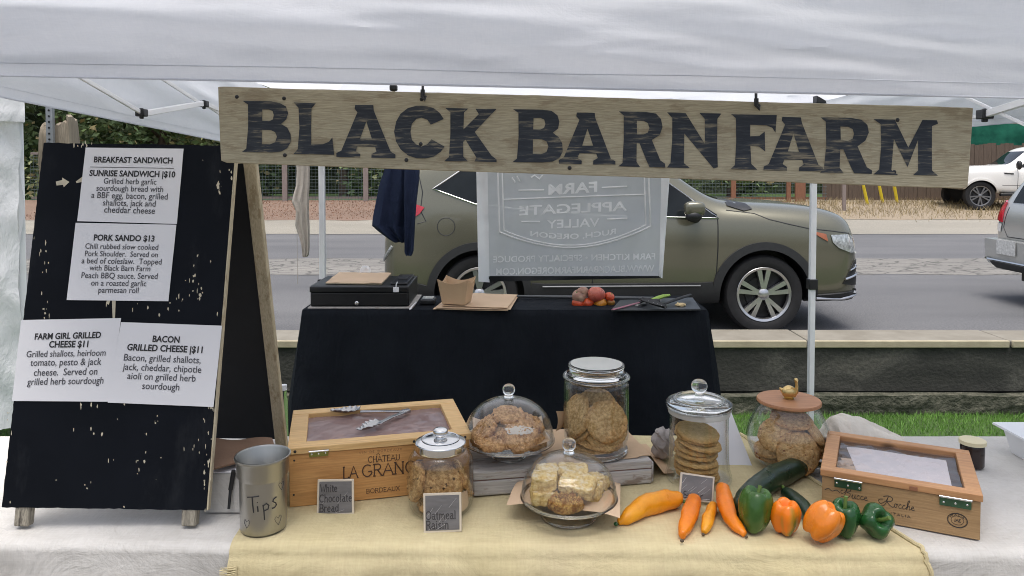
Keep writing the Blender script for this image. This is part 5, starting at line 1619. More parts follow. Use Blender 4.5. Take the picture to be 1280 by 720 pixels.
# ---- whitewashed riser under the back cake stand and tall jar
r0 = Pz(592, 622, ZC)
r1 = Pz(815, 605, ZC)
rv = (r1 - r0)
RW = rv.length
RA = math.atan2(rv.y, rv.x)
RH = .062
rs = thing('wooden_riser', 'low whitewashed wooden box used as a riser behind the front cake stand', 'riser', (r0 + r1) / 2, RA)
RM = Matrix.Translation((r0 + r1) / 2) @ Matrix.Rotation(RA, 4, 'Z')
RD = .26
MB().box(-RW / 2, RW / 2, .0, .012, .002, RH * .62).build('front_slat', MAT['whitewash'], rs, local=True, bevel=.003)
MB().box(-RW / 2, RW / 2, .002, .014, RH * .66, RH - .001).build('front_slat', MAT['whitewash'], rs, local=True, bevel=.002)
MB().box(-RW / 2 + .001, RW / 2 - .001, .006, RD - .002, .004, RH * .9).build('core', plain('riser_red', (.22, .09, .06), .8, 0, .2, 10), rs, local=True)
for k in range(3):
    MB().box(-RW / 2, RW / 2, .0015 + k * RD / 3, (k + 1) * RD / 3 - .003, RH - .008, RH).build('top_slat', MAT['whitewash'], rs, local=True, bevel=.002)
MB().box(RW / 2 + .0005, RW / 2 + .006, .004, RD - .004, .004, RH - .006).build('end_board', MAT['whitewash'], rs, local=True, bevel=.002)
ZR = ZC + RH
# kraft paper draped over the riser's right part
def kraft(u, v):
    x = -.04 + .40 * u
    y = -.012 + .34 * v
    z = RH + .0015
    if x > RW / 2 + .006:
        over = x - RW / 2 - .006
        z -= min(over * .8, RH - .003)
        x = RW / 2 + .006 + over * .6
    y2 = y - .05 * (u - .2) * (1 - v) if u < .3 else y
    if y2 > RD:
        z -= min((y2 - RD) * .9, RH - .004)
    z += .003 * abs(nz(u * 5, v * 4, 3)) 
    return RM @ V((x, max(y2, .004 + .07 * max(0, u - .35) + .012 * nz(u * 7, 3)) if v < .15 else y2, z))
m = MB().grid(kraft, 40, 30)
tag(m.build('kraft_paper', MAT['kraft'], origin=RM @ V((.1, .1, RH)), solid=.0006), 'brown kraft paper sheet under the tall jar on the riser', 'paper')
wb0 = Pz(778, 605.5, ZC)

# ---- tall jar with flat glass lid on the riser
b1 = Pz(745, 564, ZR + .003)
jar = thing('cookie_jar', 'tall clear glass jar with a flat glass lid on the riser', 'jar', b1)
op = smooth_prof([(0, .0), (.072, .0), (.083, .006), (.084, .014), (.079, .024), (.0835, .036), (.086, .05), (.0865, .10), (.0865, .17), (.085, .186), (.081, .192), (.086, .197), (.0885, .201), (.087, .205)], 3)
lathe_thing(jar, 'glass_body', wall(op, .0045), MAT['glass'])
lathe_thing(jar, 'foot_ring', [(.079 + .005 * math.cos(k * PI / 6), .008 + .006 * math.sin(k * PI / 6)) for k in range(12)], MAT['thickglass'])
lathe_thing(jar, 'rim_ring', [(.0845 + .005 * math.cos(k * PI / 6), .202 + .004 * math.sin(k * PI / 6)) for k in range(12)], MAT['thickglass'])
lid = lathe_thing(jar, 'lid', [(0, .206), (.078, .206), (.0785, .212), (.074, .216), (.0715, .220), (.0735, .226), (.075, .230), (.0735, .2345), (0, .2345)], MAT['thickglass'])
lathe_thing(lid, 'lid_top', [(0, .2352), (.066, .2352), (.0685, .2360), (.066, .2368), (0, .2368)], MAT['frost'])
for i, (dx, dy, dz, nrm, r, lab) in enumerate([
    (.020, -.052, .098, (.08, -.96, .25), .055, 'golden cookie facing out through the tall flat lidded jar'),
    (.018, -.030, .075, (.05, -.85, .45), .060, 'second cookie right behind the facing one in the tall jar'),
    (-.050, -.010, .098, (-.85, -.40, .35), .058, 'cookie leaning steeply on the left wall of the tall jar'),
    (-.036, -.004, .078, (-.75, -.35, .55), .058, 'cookie leaning behind the steep one at left of the tall jar'),
    (.004, .030, .10, (.15, -.8, .4), .060, 'cookie standing at the back of the tall flat lidded jar'),
    (.004, -.004, .036, (.15, -.20, 1), .068, 'cookie lying on top of the bottom pair in the tall jar'),
    (-.004, .0, .017, (-.05, -.05, 1), .070, 'lowest cookie on the bottom of the tall flat lidded jar')]):
    cookie('chip_cookie', lab, MAT['cookie_pale'], r, .013, b1 + V((dx, dy, dz)), nrm, 20 + i * 2.7, 'cookies in the tall jar', rough=.055)

# ---- cake stands with domes
def cake_stand(label, dlabel, base, Rp, Rf, hs, dome_r, dome_h, scallop=False):
    t = thing('cake_stand', label, 'cake stand', base, 0, 'glass cake stands')
    lathe_thing(t, 'foot', smooth_prof([(0, .004), (Rf * .8, .003), (Rf, .0), (Rf, .004), (Rf * .9, .010), (Rf * .7, .016), (Rf * .55, hs * .55), (Rf * .62, hs - .004), (0, hs - .002)], 4), MAT['glass'])
    def sc(p, a, i):
        rr = math.hypot(p.x, p.y)
        if rr > Rp * .93: 
            k = 1 + .012 * math.cos(a * 48)
            return V((p.x * k, p.y * k, p.z))
        return p
    MB().lathe([(0, hs), (Rp * .9, hs + .001), (Rp, hs + .007), (Rp + .003, hs + .012), (Rp - .002, hs + .013), (Rp * .88, hs + .007), (0, hs + .006)], 192, fn=sc if scallop else None).build('plate', MAT['glass'], t, local=True)
    lathe_thing(t, 'plate_rim', [(Rp + .0025 * math.cos(k * PI / 5), hs + .0105 + .0025 * math.sin(k * PI / 5)) for k in range(10)], MAT['thickglass'])
    lathe_thing(t, 'foot_rim', [(Rf + .0022 * math.cos(k * PI / 5), .003 + .0026 * math.sin(k * PI / 5)) for k in range(10)], MAT['thickglass'])
    d0 = base + V((0, 0, hs + .0085))
    d = thing('glass_dome', dlabel, 'glass dome', d0, 0, 'glass domes over the cakes')
    prof = [(dome_r, 0), (dome_r + .001, .004)]
    for k in range(1, 17):
        a = (PI / 2) * k / 17
        prof.append((dome_r * math.cos(a) ** .82, .006 + dome_h * math.sin(a) ** 1.0))
    prof.append((.0, .006 + dome_h))
    th = .003
    inner = [(max(0, r - th), z - (th if i > 8 else 0)) for i, (r, z) in enumerate(prof)]
    lathe_thing(d, 'dome_wall', prof + list(reversed(inner)), MAT['glass'])
    lathe_thing(d, 'dome_rim', [(dome_r + .0025 * math.cos(k * PI / 5), .003 + .0028 * math.sin(k * PI / 5)) for k in range(10)], MAT['thickglass'])
    zt = .006 + dome_h
    lathe_thing(d, 'knob', smooth_prof([(0, zt - .001), (.013, zt), (.012, zt + .005), (.0105, zt + .009), (.0145, zt + .015), (.0165, zt + .023), (.0145, zt + .031), (.008, zt + .036), (0, zt + .0375)], 4), MAT['thickglass'])
    return d0 + V((0, 0, .002))
bA = Pz(636, 571, ZR + .001)
dA = cake_stand('glass cake stand on the whitewashed riser', 'clear glass dome over the brown cookies on the riser', bA, .112, .042, .036, .118, .105)
bB = Pz(711, 645, ZC + .0005)
dB = cake_stand('low footed glass cake stand at the front holding crumb bars', 'clear glass dome over the yellow crumb bars at the front', bB, .106, .064, .036, .112, .098, True)
def parchment(name, label, c, pts, zf, seed):
    """a square of parchment given by 4 corners"""
    p4 = [V(p) for p in pts]
    m = MB().grid(lambda u, v: zf(p4[0].lerp(p4[1], u).lerp(p4[3].lerp(p4[2], u), v), u, v), 24, 24)
    return tag(m.build(name, MAT['parch'], origin=c, solid=.0005), label, 'paper')
zb = dB.z + .001
cn = [Pz(633, 627, zb), Pz(775, 644, zb), Pz(776, 578, zb), Pz(657, 570, zb)]
def zfB(p, u, v):
    d = math.hypot(p.x - dB.x, p.y - dB.y)
    q = p.copy()
    q.z = zb + .001 - max(0, d - .108) * .22 - max(0, d - .15) * .25 + .0015 * nz(u * 6, v * 6, 2)
    return q
parchment('parchment_sheet', 'square of brown parchment under the yellow crumb bars', dB, cn, zfB, 1)
za = dA.z + .001
def zfA(p, u, v):
    d = math.hypot(p.x - dA.x, p.y - dA.y)
    q = p.copy()
    q.z = za + .001 + max(0, d - .085) * .55 * (1 if d < .125 else 1) + .002 * nz(u * 5, v * 5, 7)
    return q
cA = [dA + V(p) for p in ((-.085, -.085, 0), (.105, -.075, 0), (.09, .10, 0), (-.10, .09, 0))]
parchment('parchment_sheet', 'brown parchment curling up round the cookies on the riser stand', dA, cA, zfA, 2)
pr_ = P(700, 555, dA.y + .03)
m = MB().grid(lambda u, v: V((pr_.x - .012 + .03 * u, dA.y + .02 + .05 * u, za + .012 + .055 * v * (1 - .3 * u))) + V((.006 * math.sin(v * 3), .004 * nz(u * 3, v * 3), 0)), 8, 10)
tag(m.build('parchment_scrap', MAT['parch'], origin=(pr_.x, dA.y, za), solid=.0005), 'parchment corner sticking up between the riser dome and tall jar', 'paper')
# cookies under the riser dome
for i, (dx, dy, dz, nrm, r, th, mt, lab) in enumerate([
    (-.040, -.050, .004, (.02, -.10, 1), .047, .0165, 'cookie_choc', 'thick brown cookie lying at front left under the riser dome'),
    (.030, -.045, .022, (.0, -.62, .8), .047, .0165, 'cookie_choc', 'thick brown cookie with a pale patch on top at front under the riser dome'),
    (.062, -.030, .004, (.45, -.35, .8), .036, .0165, 'cookie_choc', 'thick brown cookie at front right under the riser dome'),
    (-.062, .0, .018, (-.62, -.25, .65), .046, .0165, 'cookie_choc', 'thick brown cookie tilted up at left under the riser dome'),
    (-.012, .0, .024, (-.1, -.28, .9), .046, .0165, 'cookie_choc', 'thick brown cookie in the middle of the pile under the riser dome'),
    (.0, .015, .052, (.08, -.16, 1), .046, .016, 'cookie_choc', 'topmost brown cookie of the pile under the riser dome'),
    (.052, .02, .030, (.3, -.15, .9), .042, .016, 'cookie_choc', 'thick brown cookie at right behind the pale patched one under the riser dome'),
    (.0, .03, .004, (0, 0, 1), .055, .0165, 'cookie_choc', 'brown cookie at the back below the pile under the riser dome')]):
    o = cookie('oat_cookie', lab, MAT[mt], r, th, dA + V((dx, dy, dz)), nrm, 40 + i * 1.9, 'cookies under the riser dome', rough=.10)
    if i == 1:
        im = MB().lathe([(0, th * 1.07), (r * .55, th * 1.02), (r * .80, th * .90), (r * .82, th * .8), (0, th * .8)], 24, fn=lambda p, a, i_: V((p.x * (1 + .25 * nz(math.cos(a) * 2, math.sin(a) * 2, 2)), .012 + p.y * .42 * (1 + .3 * nz(math.cos(a) * 2, math.sin(a) * 2, 5)), p.z + .0012 - .3 * abs(p.y * .42 + .012) ** 1.2)))
        ic = im.build('pale_patch', MAT['cookie_patch'], o, local=True)  # uneven pale patch on the cookie top
# crumb bars
def crumb_bar(label, mat, loc, dims, rot, seed):
    m = MB()
    L, W, H = dims
    n = 14
    def face(fu):
        m.grid(fu, n, n)
    def d(p):
        k = .0022
        q = V(p)
        o_ = V((nz(q.x * 90, q.y * 90, q.z * 90 + seed), nz(q.x * 90 + 7, q.y * 90, q.z * 90 + seed), nz(q.x * 90, q.y * 90 + 9, q.z * 90 + seed)))
        c_ = V((q.x / L, q.y / W, q.z / H - .5)) * 2
        shrink = 1 - .05 * (abs(c_.x) ** 4 * abs(c_.y) ** 4 + abs(c_.z) ** 4 * max(abs(c_.x), abs(c_.y)) ** 4)
        return V((q.x * shrink, q.y * shrink, q.z)) + o_ * k * 1.6
    for s_ in (-1, 1):
        face(lambda u, v: d((L * (u - .5), W * (v - .5), H * (s_ + 1) / 2)))
        face(lambda u, v: d((L * (u - .5), W * s_ / 2, H * v)))
        face(lambda u, v: d((L * s_ / 2, W * (u - .5), H * v)))
    o = m.build('crumb_bar', mat, None, local=True, split=70)
    o.location = loc
    o.rotation_euler = rot
    return tag(o, label, 'crumb bar', 'crumb bars under the front dome')
for i, (dx, dy, dz, dims, rot, mt, lab) in enumerate([
    (-.060, -.030, .003, (.060, .055, .027), (0, 0, .12), 'bar', 'crumb bar at the lower left of the front dome pile'),
    (-.058, -.014, .031, (.058, .055, .027), (.05, 0, -.10), 'bar', 'crumb bar stacked on the lower left one under the front dome'),
    (.0, .03, .003, (.075, .055, .028), (0, 0, .05), 'bar', 'crumb bar at the back bottom under the front dome'),
    (.012, .030, .032, (.070, .050, .027), (.08, 0, -.05), 'bar', 'crumb bar at the top rear of the front dome pile'),
    (-.046, .038, .004, (.055, .055, .050), (0, 0, .2), 'bar', 'tall crumb bar at the left rear under the front dome'),
    (.052, -.005, .003, (.048, .060, .030), (0, 0, -.35), 'bar', 'crumb bar at the lower right of the front dome pile'),
    (.018, -.025, .030, (.082, .060, .024), (.28, .10, -.35), 'bar', 'sugar dusted crumb bar tilted on top at the middle of the front dome pile'),
    (.066, .040, .004, (.05, .05, .03), (0, .2, .6), 'bar', 'crumb bar at the right rear under the front dome')]):
    crumb_bar(lab, MAT[mt], dB + V((dx, dy, dz)), dims, rot, i * 5.0)
o = cookie('crumb_bar', 'dark baked rounded crumb bar at the front of the front dome pile', MAT['bar_brown'], .036, .026, dB + V((-.012, -.066, .003)), (0, -.12, 1), 91, 'crumb bars under the front dome', rough=.14)
o['category'] = 'crumb bar'
o.scale = (1.15, .8, 1)

# ---- sugar cookie jar
b2 = base_at(873, 598)
jar = thing('cookie_jar', 'clear jar with heavy glass lid and ball knob, holding plain sugar cookies', 'jar', b2)
op = smooth_prof([(0, 0), (.075, 0), (.0845, .005), (.0855, .014), (.082, .024), (.0785, .05), (.0765, .10), (.0755, .16), (.0765, .178), (.078, .184)], 4)
lathe_thing(jar, 'glass_body', wall(op, .0045), MAT['glass'])
lathe_thing(jar, 'seal', [(.070, .176), (.0795, .176), (.0805, .182), (.0795, .190), (.070, .190)], MAT['frost'])
lid = lathe_thing(jar, 'lid', smooth_prof([(0, .190), (.075, .190), (.0835, .193), (.086, .199), (.083, .206), (.070, .2105), (.062, .210), (.040, .217), (.016, .222), (0, .222)], 4), MAT['thickglass'])
lathe_thing(lid, 'lid_ring', [(.064 + .004 * math.cos(k * PI / 6), .2115 + .0035 * math.sin(k * PI / 6)) for k in range(12)], MAT['thickglass'])
lathe_thing(lid, 'knob', smooth_prof([(.014, .220), (.011, .226), (.013, .230), (.0185, .237), (.021, .246), (.0185, .256), (.010, .263), (0, .2645)], 4), MAT['thickglass'])
ordn = ['lowest', 'second from the bottom', 'third from the bottom', 'fourth from the bottom', 'fifth from the bottom', 'fourth from the top', 'third from the top', 'second from the top', 'topmost']
rnd = random.Random(5)
for i in range(9):
    cookie('sugar_cookie', f'plain golden sugar cookie, {ordn[i]} of the stack in the glass jar', MAT['cookie_sugar'], .056 + rnd.uniform(-.002, .002), .0105,
           b2 + V((rnd.uniform(-.005, .005) - .004, rnd.uniform(-.006, .006) - .004, .009 + i * .0135 + (.006 if i > 3 else 0))), (.04 + .012 * i + rnd.uniform(-.05, .05), -.03 - .012 * i + rnd.uniform(-.04, .04), 1), 60 + i, 'sugar cookies stacked in the glass jar', rough=.04)

# ---- round bowl jar with wooden lid and brass bird
b3 = base_at(985, 581)
jar = thing('cookie_jar', 'round bellied glass jar with a flat wooden lid and brass swan knob', 'jar', b3)
op = smooth_prof([(0, 0), (.050, 0), (.072, .006), (.094, .028), (.108, .060), (.110, .085), (.103, .115), (.089, .145), (.078, .165), (.0765, .172)], 4)
lathe_thing(jar, 'glass_body', wall(op, .0035), MAT['glass'])
lid = lathe_thing(jar, 'wooden_lid', [(0, .172), (.066, .172), (.066, .1735), (.080, .1735), (.0845, .1755), (.085, .180), (.083, .184), (0, .185)], wood('lid_wood', (.46, .225, .11), (.37, .165, .075), 'x', 5, .5, .15))
sw = MB()
sw.ball((0, 0, .203), .020, 22, sq=(1.0, .85, .92))
sw.tube([(.010, -.004, .195), (.017, -.008, .206), (.018, -.009, .222), (.016, -.009, .236)], [.008, .006, .0042, .0045], 10)
sw.ball((.0155, -.010, .239), .0062, 12, sq=(.95, 1.2, .9))
sw.tube([(.0155, -.014, .239), (.0155, -.022, .237)], [.003, .0012], 8)
sw.tube([(-.014, .004, .205), (-.024, .008, .212)], [.008, .002], 8)
sw.lathe([(0, .1855), (.014, .1855), (.015, .187), (.010, .190), (0, .190)], 20)
sw.build('swan_knob', MAT['brass'], lid, local=True)
for i, (dx, dy, dz, nrm, r, lab) in enumerate([
    (-.004, -.078, .062, (.0, -.95, .28), .058, 'big fruit flecked cookie facing out in the swan lidded jar'),
    (-.052, -.046, .100, (-.50, -.72, .45), .046, 'fruit flecked cookie tilted at upper left in the swan lidded jar'),
    (.0, -.020, .132, (.02, -.22, .95), .056, 'fruit flecked cookie lying across the top in the swan lidded jar'),
    (.056, -.026, .100, (.70, -.30, .62), .050, 'cookie seen edge on at upper right in the swan lidded jar'),
    (.050, -.030, .084, (.62, -.28, .74), .048, 'second cookie edge on at right in the swan lidded jar'),
    (.058, -.022, .060, (.48, -.20, .84), .044, 'third cookie edge on at right in the swan lidded jar'),
    (.054, -.030, .044, (.35, .02, .92), .042, 'cookie lying low at right in the swan lidded jar'),
    (-.050, -.020, .052, (-.2, -.15, .95), .050, 'cookie edge on at lower left in the swan lidded jar'),
    (-.046, -.016, .034, (-.1, -.1, 1), .050, 'lowest cookie at left in the swan lidded jar'),
    (.0, .040, .07, (0, .5, .8), .065, 'cookie at the back of the swan lidded jar'),
    (.0, .01, .012, (0, -.05, 1), .062, 'cookie on the floor of the swan lidded jar')]):
    cookie('fruit_cookie', lab, MAT['cookie_fruit'], r, .0105, b3 + V((dx, dy, dz)), nrm, 80 + i * 2.3, 'cookies in the swan lidded jar', rough=.045)

# ---- tin for tips
b4 = Pz(329.5, 659, ZC)
tin = thing('tip_tin', 'brushed steel tin handwritten Tips at the left of the wooden box', 'tin', b4)
tp_ = [(0, .0), (.044, .0), (.049, .002), (.0505, .006), (.0522, .118), (.0530, .1225), (.0568, .1265), (.0585, .160), (.0610, .1625), (.0625, .166), (.0615, .169), (.0590, .169), (.0565, .165), (.0545, .1275), (.0505, .121), (.048, .008), (0, .006)]
lathe_thing(tin, 'tin_body', tp_, MAT['steel'])
m = MB()
def on_tin(x, y):
    a = -PI / 2 + .31 + x / .0530
    rr = .0508 + .0017 * (y / .118)
    return b4 + V((rr * math.cos(a), rr * math.sin(a), y))
for s in ([(-.032, .091), (-.012, .094), (-.004, .095)], [(-.020, .093), (-.019, .075), (-.017, .058)], [(-.008, .072), (-.007, .060)], [(-.0085, .081), (-.008, .080)], [(.004, .074), (.006, .058), (.007, .040)],
          [(.0045, .072), (.011, .076), (.017, .071), (.015, .063), (.006, .060)], [(.035, .085), (.028, .082), (.026, .077), (.033, .072), (.035, .067), (.030, .062), (.024, .062)]):
    m.tube([on_tin(x - .004, y) for x, y in s], .0014, 6)
m.build('writing', MAT['ink'], tin)
m = MB()
for cx, cy, s_ in ((.046, .105, .010), (.036, .030, .011), (-.040, .030, .010)):
    m.tube([on_tin(cx + s_ * x, cy + s_ * y) for x, y in [(0, -1), (.6, -.2), (.9, .5), (.5, .9), (0, .4), (-.5, .9), (-.9, .5), (-.6, -.2), (0, -1)]], .0005, 4)
m.build('drawn_hearts', MAT['ink_soft'], tin)

# ================================================================== WOODEN DISPLAY BOXES
def wine_box(name, label, fl, fr, depth, hb, lidh, mat, lidmat, filmmat, frame=.036):
    v = fr - fl
    W = v.length
    a = math.atan2(v.y, v.x)
    t = thing(name, label, 'wooden box', fl, a)
    T = .011
    MB().box(0, W, 0, T, 0, hb).build('front_board', mat, t, local=True, bevel=.0015)
    MB().box(0, W, depth - T, depth, 0, hb).build('back_board', mat, t, local=True, bevel=.0015)
    for x in (0.0008, W - T - .0008): MB().box(x, x + T, T + .0004, depth - T - .0004, 0, hb - .0006).build('side_board', mat, t, local=True, bevel=.0015)
    MB().box(T, W - T, T, depth - T, .002, .010).build('bottom_board', mat, t, local=True)
    e = .004
    lid = MB().box(-e, W + e, -e, frame - e, hb + .001, hb + lidh).box(-e, W + e, depth - frame + e, depth + e, hb + .001, hb + lidh).build('lid', lidmat, t, local=True, bevel=.002)
    for x in (-e, W + e - frame * 1.08):
        MB().box(x, x + frame * 1.08, frame - e + .0005, depth - frame + e - .0005, hb + .001, hb + lidh - .0005).build('lid_stile', lidmat, lid, local=True, bevel=.0015)
    MB().grid(lambda u, v_: V((.03 + (W - .06) * u, .028 + (depth - .056) * v_, hb + lidh * .35 + .0025 * nz(u * 6, v_ * 3, W * 10) + .0012 * nz(u * 20, v_ * 9, 3))), 40, 24).build('film_window', filmmat, lid, local=True)
    M_ = Matrix.Translation(fl) @ Matrix.Rotation(a, 4, 'Z')
    return t, M_, W, lid
def hinge(parent, x0, x1, z0, z1, mat, screws):
    h = MB().box(x0, x1, -.0045, -.0005, z0, z1).build('hinge', mat, parent, local=True, bevel=.0006)
    MB().tube([(x0 - .001, -.006, z1), (x1 + .001, -.006, z1)], .0026, 10).build('hinge_pin', MAT['chrome'], h, local=True)
    m = MB()
    for x, z in screws: m.ball((x, -.0045, z), .0026, 10, sq=(1, .5, 1))
    m.build('screw', MAT['chrome'], h, local=True)
fl, fr = Pz(362, 634.5, ZC), Pz(587, 611.5, ZC)
lb, LBM, W, lid = wine_box('wooden_box', 'pale pine wine box printed LA GRANGE with clear lid at left', fl, fr, .285, .128, .018, MAT['pine'], MAT['pine_light'], MAT['film'], .040)
hinge(lb, .047, .092, .120, .134, MAT['hingebrass'], [(.053, .127), (.069, .127), (.085, .127)])
m = MB()
for x in (.014, .30, W - .012): m.ball((x, -.0044, .137), .0036, 10, sq=(1, .4, 1))
m.ball((.012, -.0003, .114), .0025, 8, sq=(1, .4, 1)).ball((.010, -.0003, .03), .0025, 8, sq=(1, .4, 1))
m.build('nail', MAT['black_plastic'], lb, local=True)
m = MB()
f_at = lambda x0, z0: (lambda x, y: V((x0 + x, -.0004, z0 + y)))
stroke_text(m, 'CHATEAU', f_at(.187, .0925), .0145, .0009, .078)
m.tube([V((.187 + p[0], -.0004, .108 + p[1])) for p in ((.020, .002), (.0245, .0055), (.029, .002))], .0007, 5)
stroke_text(m, 'LA', f_at(.126, .058), .029, .0016, .036)
stroke_text(m, 'GRANGE', f_at(.172, .058), .029, .0016, .152)
m.build('printed_name', MAT['burn'], lb, local=True)
m = MB()
stroke_text(m, 'BORDEAUX', f_at(.182, .016), .0105, .0007, .082)
m.build('printed_place', MAT['burn'], lb, local=True)
m = MB()
stroke_text(m, 'VIN DE BORDEAUX', f_at(.165, .1165), .0055, .0005, .105, serif=False, sp=.28)
m.build('small_print', plain('faded_print', (.30, .15, .06), .7, 0, .2, 60, bmp=0), lb, local=True)
# bread under the film
def loaf(label, loc, L, Wd, H, seed, mat):
    m = MB().ball((0, 0, 0), 1, 24)
    m.v = [V((p.x * L * (1 + .08 * nz(p.x * 2, p.y * 2, seed)), p.y * Wd, max(p.z, -.5) * H * (1 + .12 * nz(p.x * 3, p.y * 3, seed)))) for p in m.v]
    o = m.build('bread_loaf', mat, None, local=True)
    o.location = loc
    return tag(o, label, 'bread')
for i, (x, y, lab) in enumerate([(.12, .13, 'wrapped brown loaf at the left under the film of the LA GRANGE box'), (.25, .13, 'wrapped brown loaf in the middle under the film of the LA GRANGE box'), (.36, .13, 'wrapped brown loaf at the right under the film of the LA GRANGE box')]):
    o = loaf(lab, LBM @ V((x, y, .055)), .055, .085, .06, i * 3, MAT['kraft'])
    o.rotation_euler = (0, 0, lb.rotation_euler[2])
    o['group'] = 'loaves in the LA GRANGE box'

# tongs lying on the box
tz = ZC + .128 + .018 * .35 + .007
def tp3(px, py, dz=0): return Pz(px, py, tz + dz)
tg = thing('serving_tongs', 'open stainless serving tongs lying on the film lid of the pale pine box', 'tongs', tp3(509, 516))
def tong_arm(pts, head):
    pts3 = [tp3(a, b_, dz) for a, b_, dz in pts]
    m = MB()
    for i in range(len(pts3) - 1):
        m.bar(pts3[i], pts3[i + 1], .013, .0035)
    m.build('tong_arm', MAT['tongsteel'], tg, bevel=.001)
    m = MB()
    c_, d_ = tp3(*head[0]), tp3(*head[1])
    ax = (d_ - c_)
    L = ax.length
    ax.normalize()
    side = ax.cross(V((0, 0, 1))).normalized()
    def fn(u, v):
        s = u * L
        w = .020 * math.sin(min(1, u * 1.15 + .18) * PI * .93) ** .7
        sc_ = 1 + .22 * math.cos(u * 34) * (abs(v - .5) * 2) ** 3
        return c_ + ax * s + side * (w * (v - .5) * 2 * sc_) + V((0, 0, .005 - .010 * (1 - (2 * v - 1) ** 2) * math.sin(u * PI) ** .6 + .004))
    m.grid(fn, 44, 10)
    m.build('scalloped_head', MAT['tongsteel'], tg, solid=.0012)
tong_arm([(450, 514.5, .006), (480, 514, .006), (509, 514.5, .005)], ((450, 514, .004), (413, 516, .002)))
tong_arm([(472, 530, .004), (490, 521, .004), (510, 513.5, .003)], ((474, 529, .003), (447, 541, .001)))
MB().bar(tp3(503, 515, .004), tp3(512, 513, .004), .016, .010).build('hinge_end', MAT['tongsteel'], tg, bevel=.002)

fl, fr = Pz(1027, 638, ZC), Pz(1225, 676, TZ0 + .003)
fl.z = fr.z = TZ0 + .0035
rb, RBM, W2, lid2 = wine_box('wooden_box', 'reddish wooden box with script print and green hinges at the right', fl, fr, .285, .086, .017, MAT['oldpine'], MAT['cedar'], MAT['film2'], .030)
hinge(rb, W2 * .085, W2 * .265, .066, .087, MAT['hingegreen'], [(W2 * .10, .076), (W2 * .175, .074), (W2 * .25, .072)])
hinge(rb, W2 * .755, W2 * .945, .066, .087, MAT['hingegreen'], [(W2 * .78, .074), (W2 * .85, .075), (W2 * .92, .076)])
MB().box(W2 * .57, W2 * .62, -.0062, -.0042, .088, .098).build('lid_catch', plain('red_wax', (.28, .12, .06), .5, 0, .1, 10), lid2, local=True, bevel=.001)
m = MB()
def curl(m, pts, x0, z0, s, r):
    q = smooth_prof([(p[0] + 10, p[1]) for p in pts], 5)
    m.tube([V((x0 + (p[0] - 10) * s, -.0004, z0 + p[1] * s)) for p in q], r, 5)
S_ = .021
def script_word(m, word, x0, z0, s):
    x = 0
    for ch in word:
        if ch == 'B':
            curl(m, [(x + .1, .75), (x - .1, .6), (x, .35), (x + .35, .6), (x + .55, 1.1), (x + .4, .5), (x + .15, 0), (x - .1, .05)], x0, z0, s, .0006)
            curl(m, [(x + .5, 1.1), (x + .9, 1.15), (x + .85, .75), (x + .5, .58), (x + .85, .5), (x + .75, .1), (x + .35, 0), (x + .25, .15)], x0, z0, s, .0007)
            x += 1.0
        elif ch == 'R':
            curl(m, [(x + .1, .75), (x - .35, .6), (x - .2, .2), (x + .35, .55), (x + .6, 1.1), (x + .4, .4), (x + .15, 0), (x - .05, .05)], x0, z0, s, .0006)
            curl(m, [(x + .1, 1.05), (x + .6, 1.2), (x + 1.05, 1.0), (x + .9, .65), (x + .5, .55), (x + .75, .2), (x + 1.05, .0), (x + 1.25, .15)], x0, z0, s, .0007)
            x += 1.2
        else:
            P_ = {'u': [(0, .1), (.1, .45), (.08, .05), (.25, .02), (.38, .45), (.36, .05), (.5, .1)], 'c': [(.3, .38), (.2, .46), (.05, .25), (.12, .02), (.38, .12)], 'e': [(.02, .15), (.28, .32), (.2, .46), (.06, .25), (.15, .02), (.4, .14)],
                  'o': [(.28, .42), (.1, .42), (.03, .15), (.15, .02), (.3, .2), (.25, .43), (.42, .36)], 'h': [(0, .1), (.3, .8), (.35, 1.05), (.2, .9), (.08, .0), (.2, .38), (.35, .42), (.32, .05), (.48, .1)], 'i': [(0, .1), (.12, .45), (.1, .05), (.22, .1)], 'a': [(.3, .4), (.08, .35), (.08, .02), (.3, .3), (.34, .42), (.32, .05), (.48, .1)]}[ch]
            curl(m, [(x + a, b_) for a, b_ in P_], x0, z0, s, .0006)
            x += P_[-1][0]
    return x * s
script_word(m, 'Bucce', W2 * .135, .044, .021)
m.build('script_print', MAT['ink'], rb, local=True)
m = MB()
script_word(m, 'Rocche', W2 * .40, .040, .0205)
m.build('script_print', MAT['ink'], rb, local=True)
m = MB()
curl(m, [(0, .2), (.5, .5), (1.0, .2), (1.6, .45), (2.1, .1)], W2 * .02, .050, .016, .0008)
m.build('script_flourish', MAT['ink'], rb, local=True)
m = MB()
stroke_text(m, 'ITALIA', lambda x, y: V((W2 * .455 + x, -.0004, .022 + y)), .0052, .0005, W2 * .125, serif=False, sp=.3)
m.build('country_print', MAT['ink'], rb, local=True)
m = MB()
cx_, cz_ = W2 * .865, .036
for rr, r_ in ((.0185, .0007), (.0170, .0003), (.0115, .0004)):
    m.tube([V((cx_ + rr * 1.05 * math.cos(k * PI / 20), -.0004, cz_ + rr * .86 * math.sin(k * PI / 20))) for k in range(40)], r_, 5, closed=True)
def seal_at(x, y):
    a = R(155) - x / .0142
    return V((cx_ + (.0128 + y) * 1.05 * math.cos(a), -.0004, cz_ + (.0128 + y) * .86 * math.sin(a)))
stroke_text(m, 'ITALIA', seal_at, .0032, .0004, .031, serif=False, sp=.2)
stroke_text(m, 'JAE', lambda x, y: V((cx_ - .0068 + x, -.0004, cz_ - .003 + y)), .0065, .0006, .0136, serif=True)
m.build('round_seal', MAT['ink'], rb, local=True)
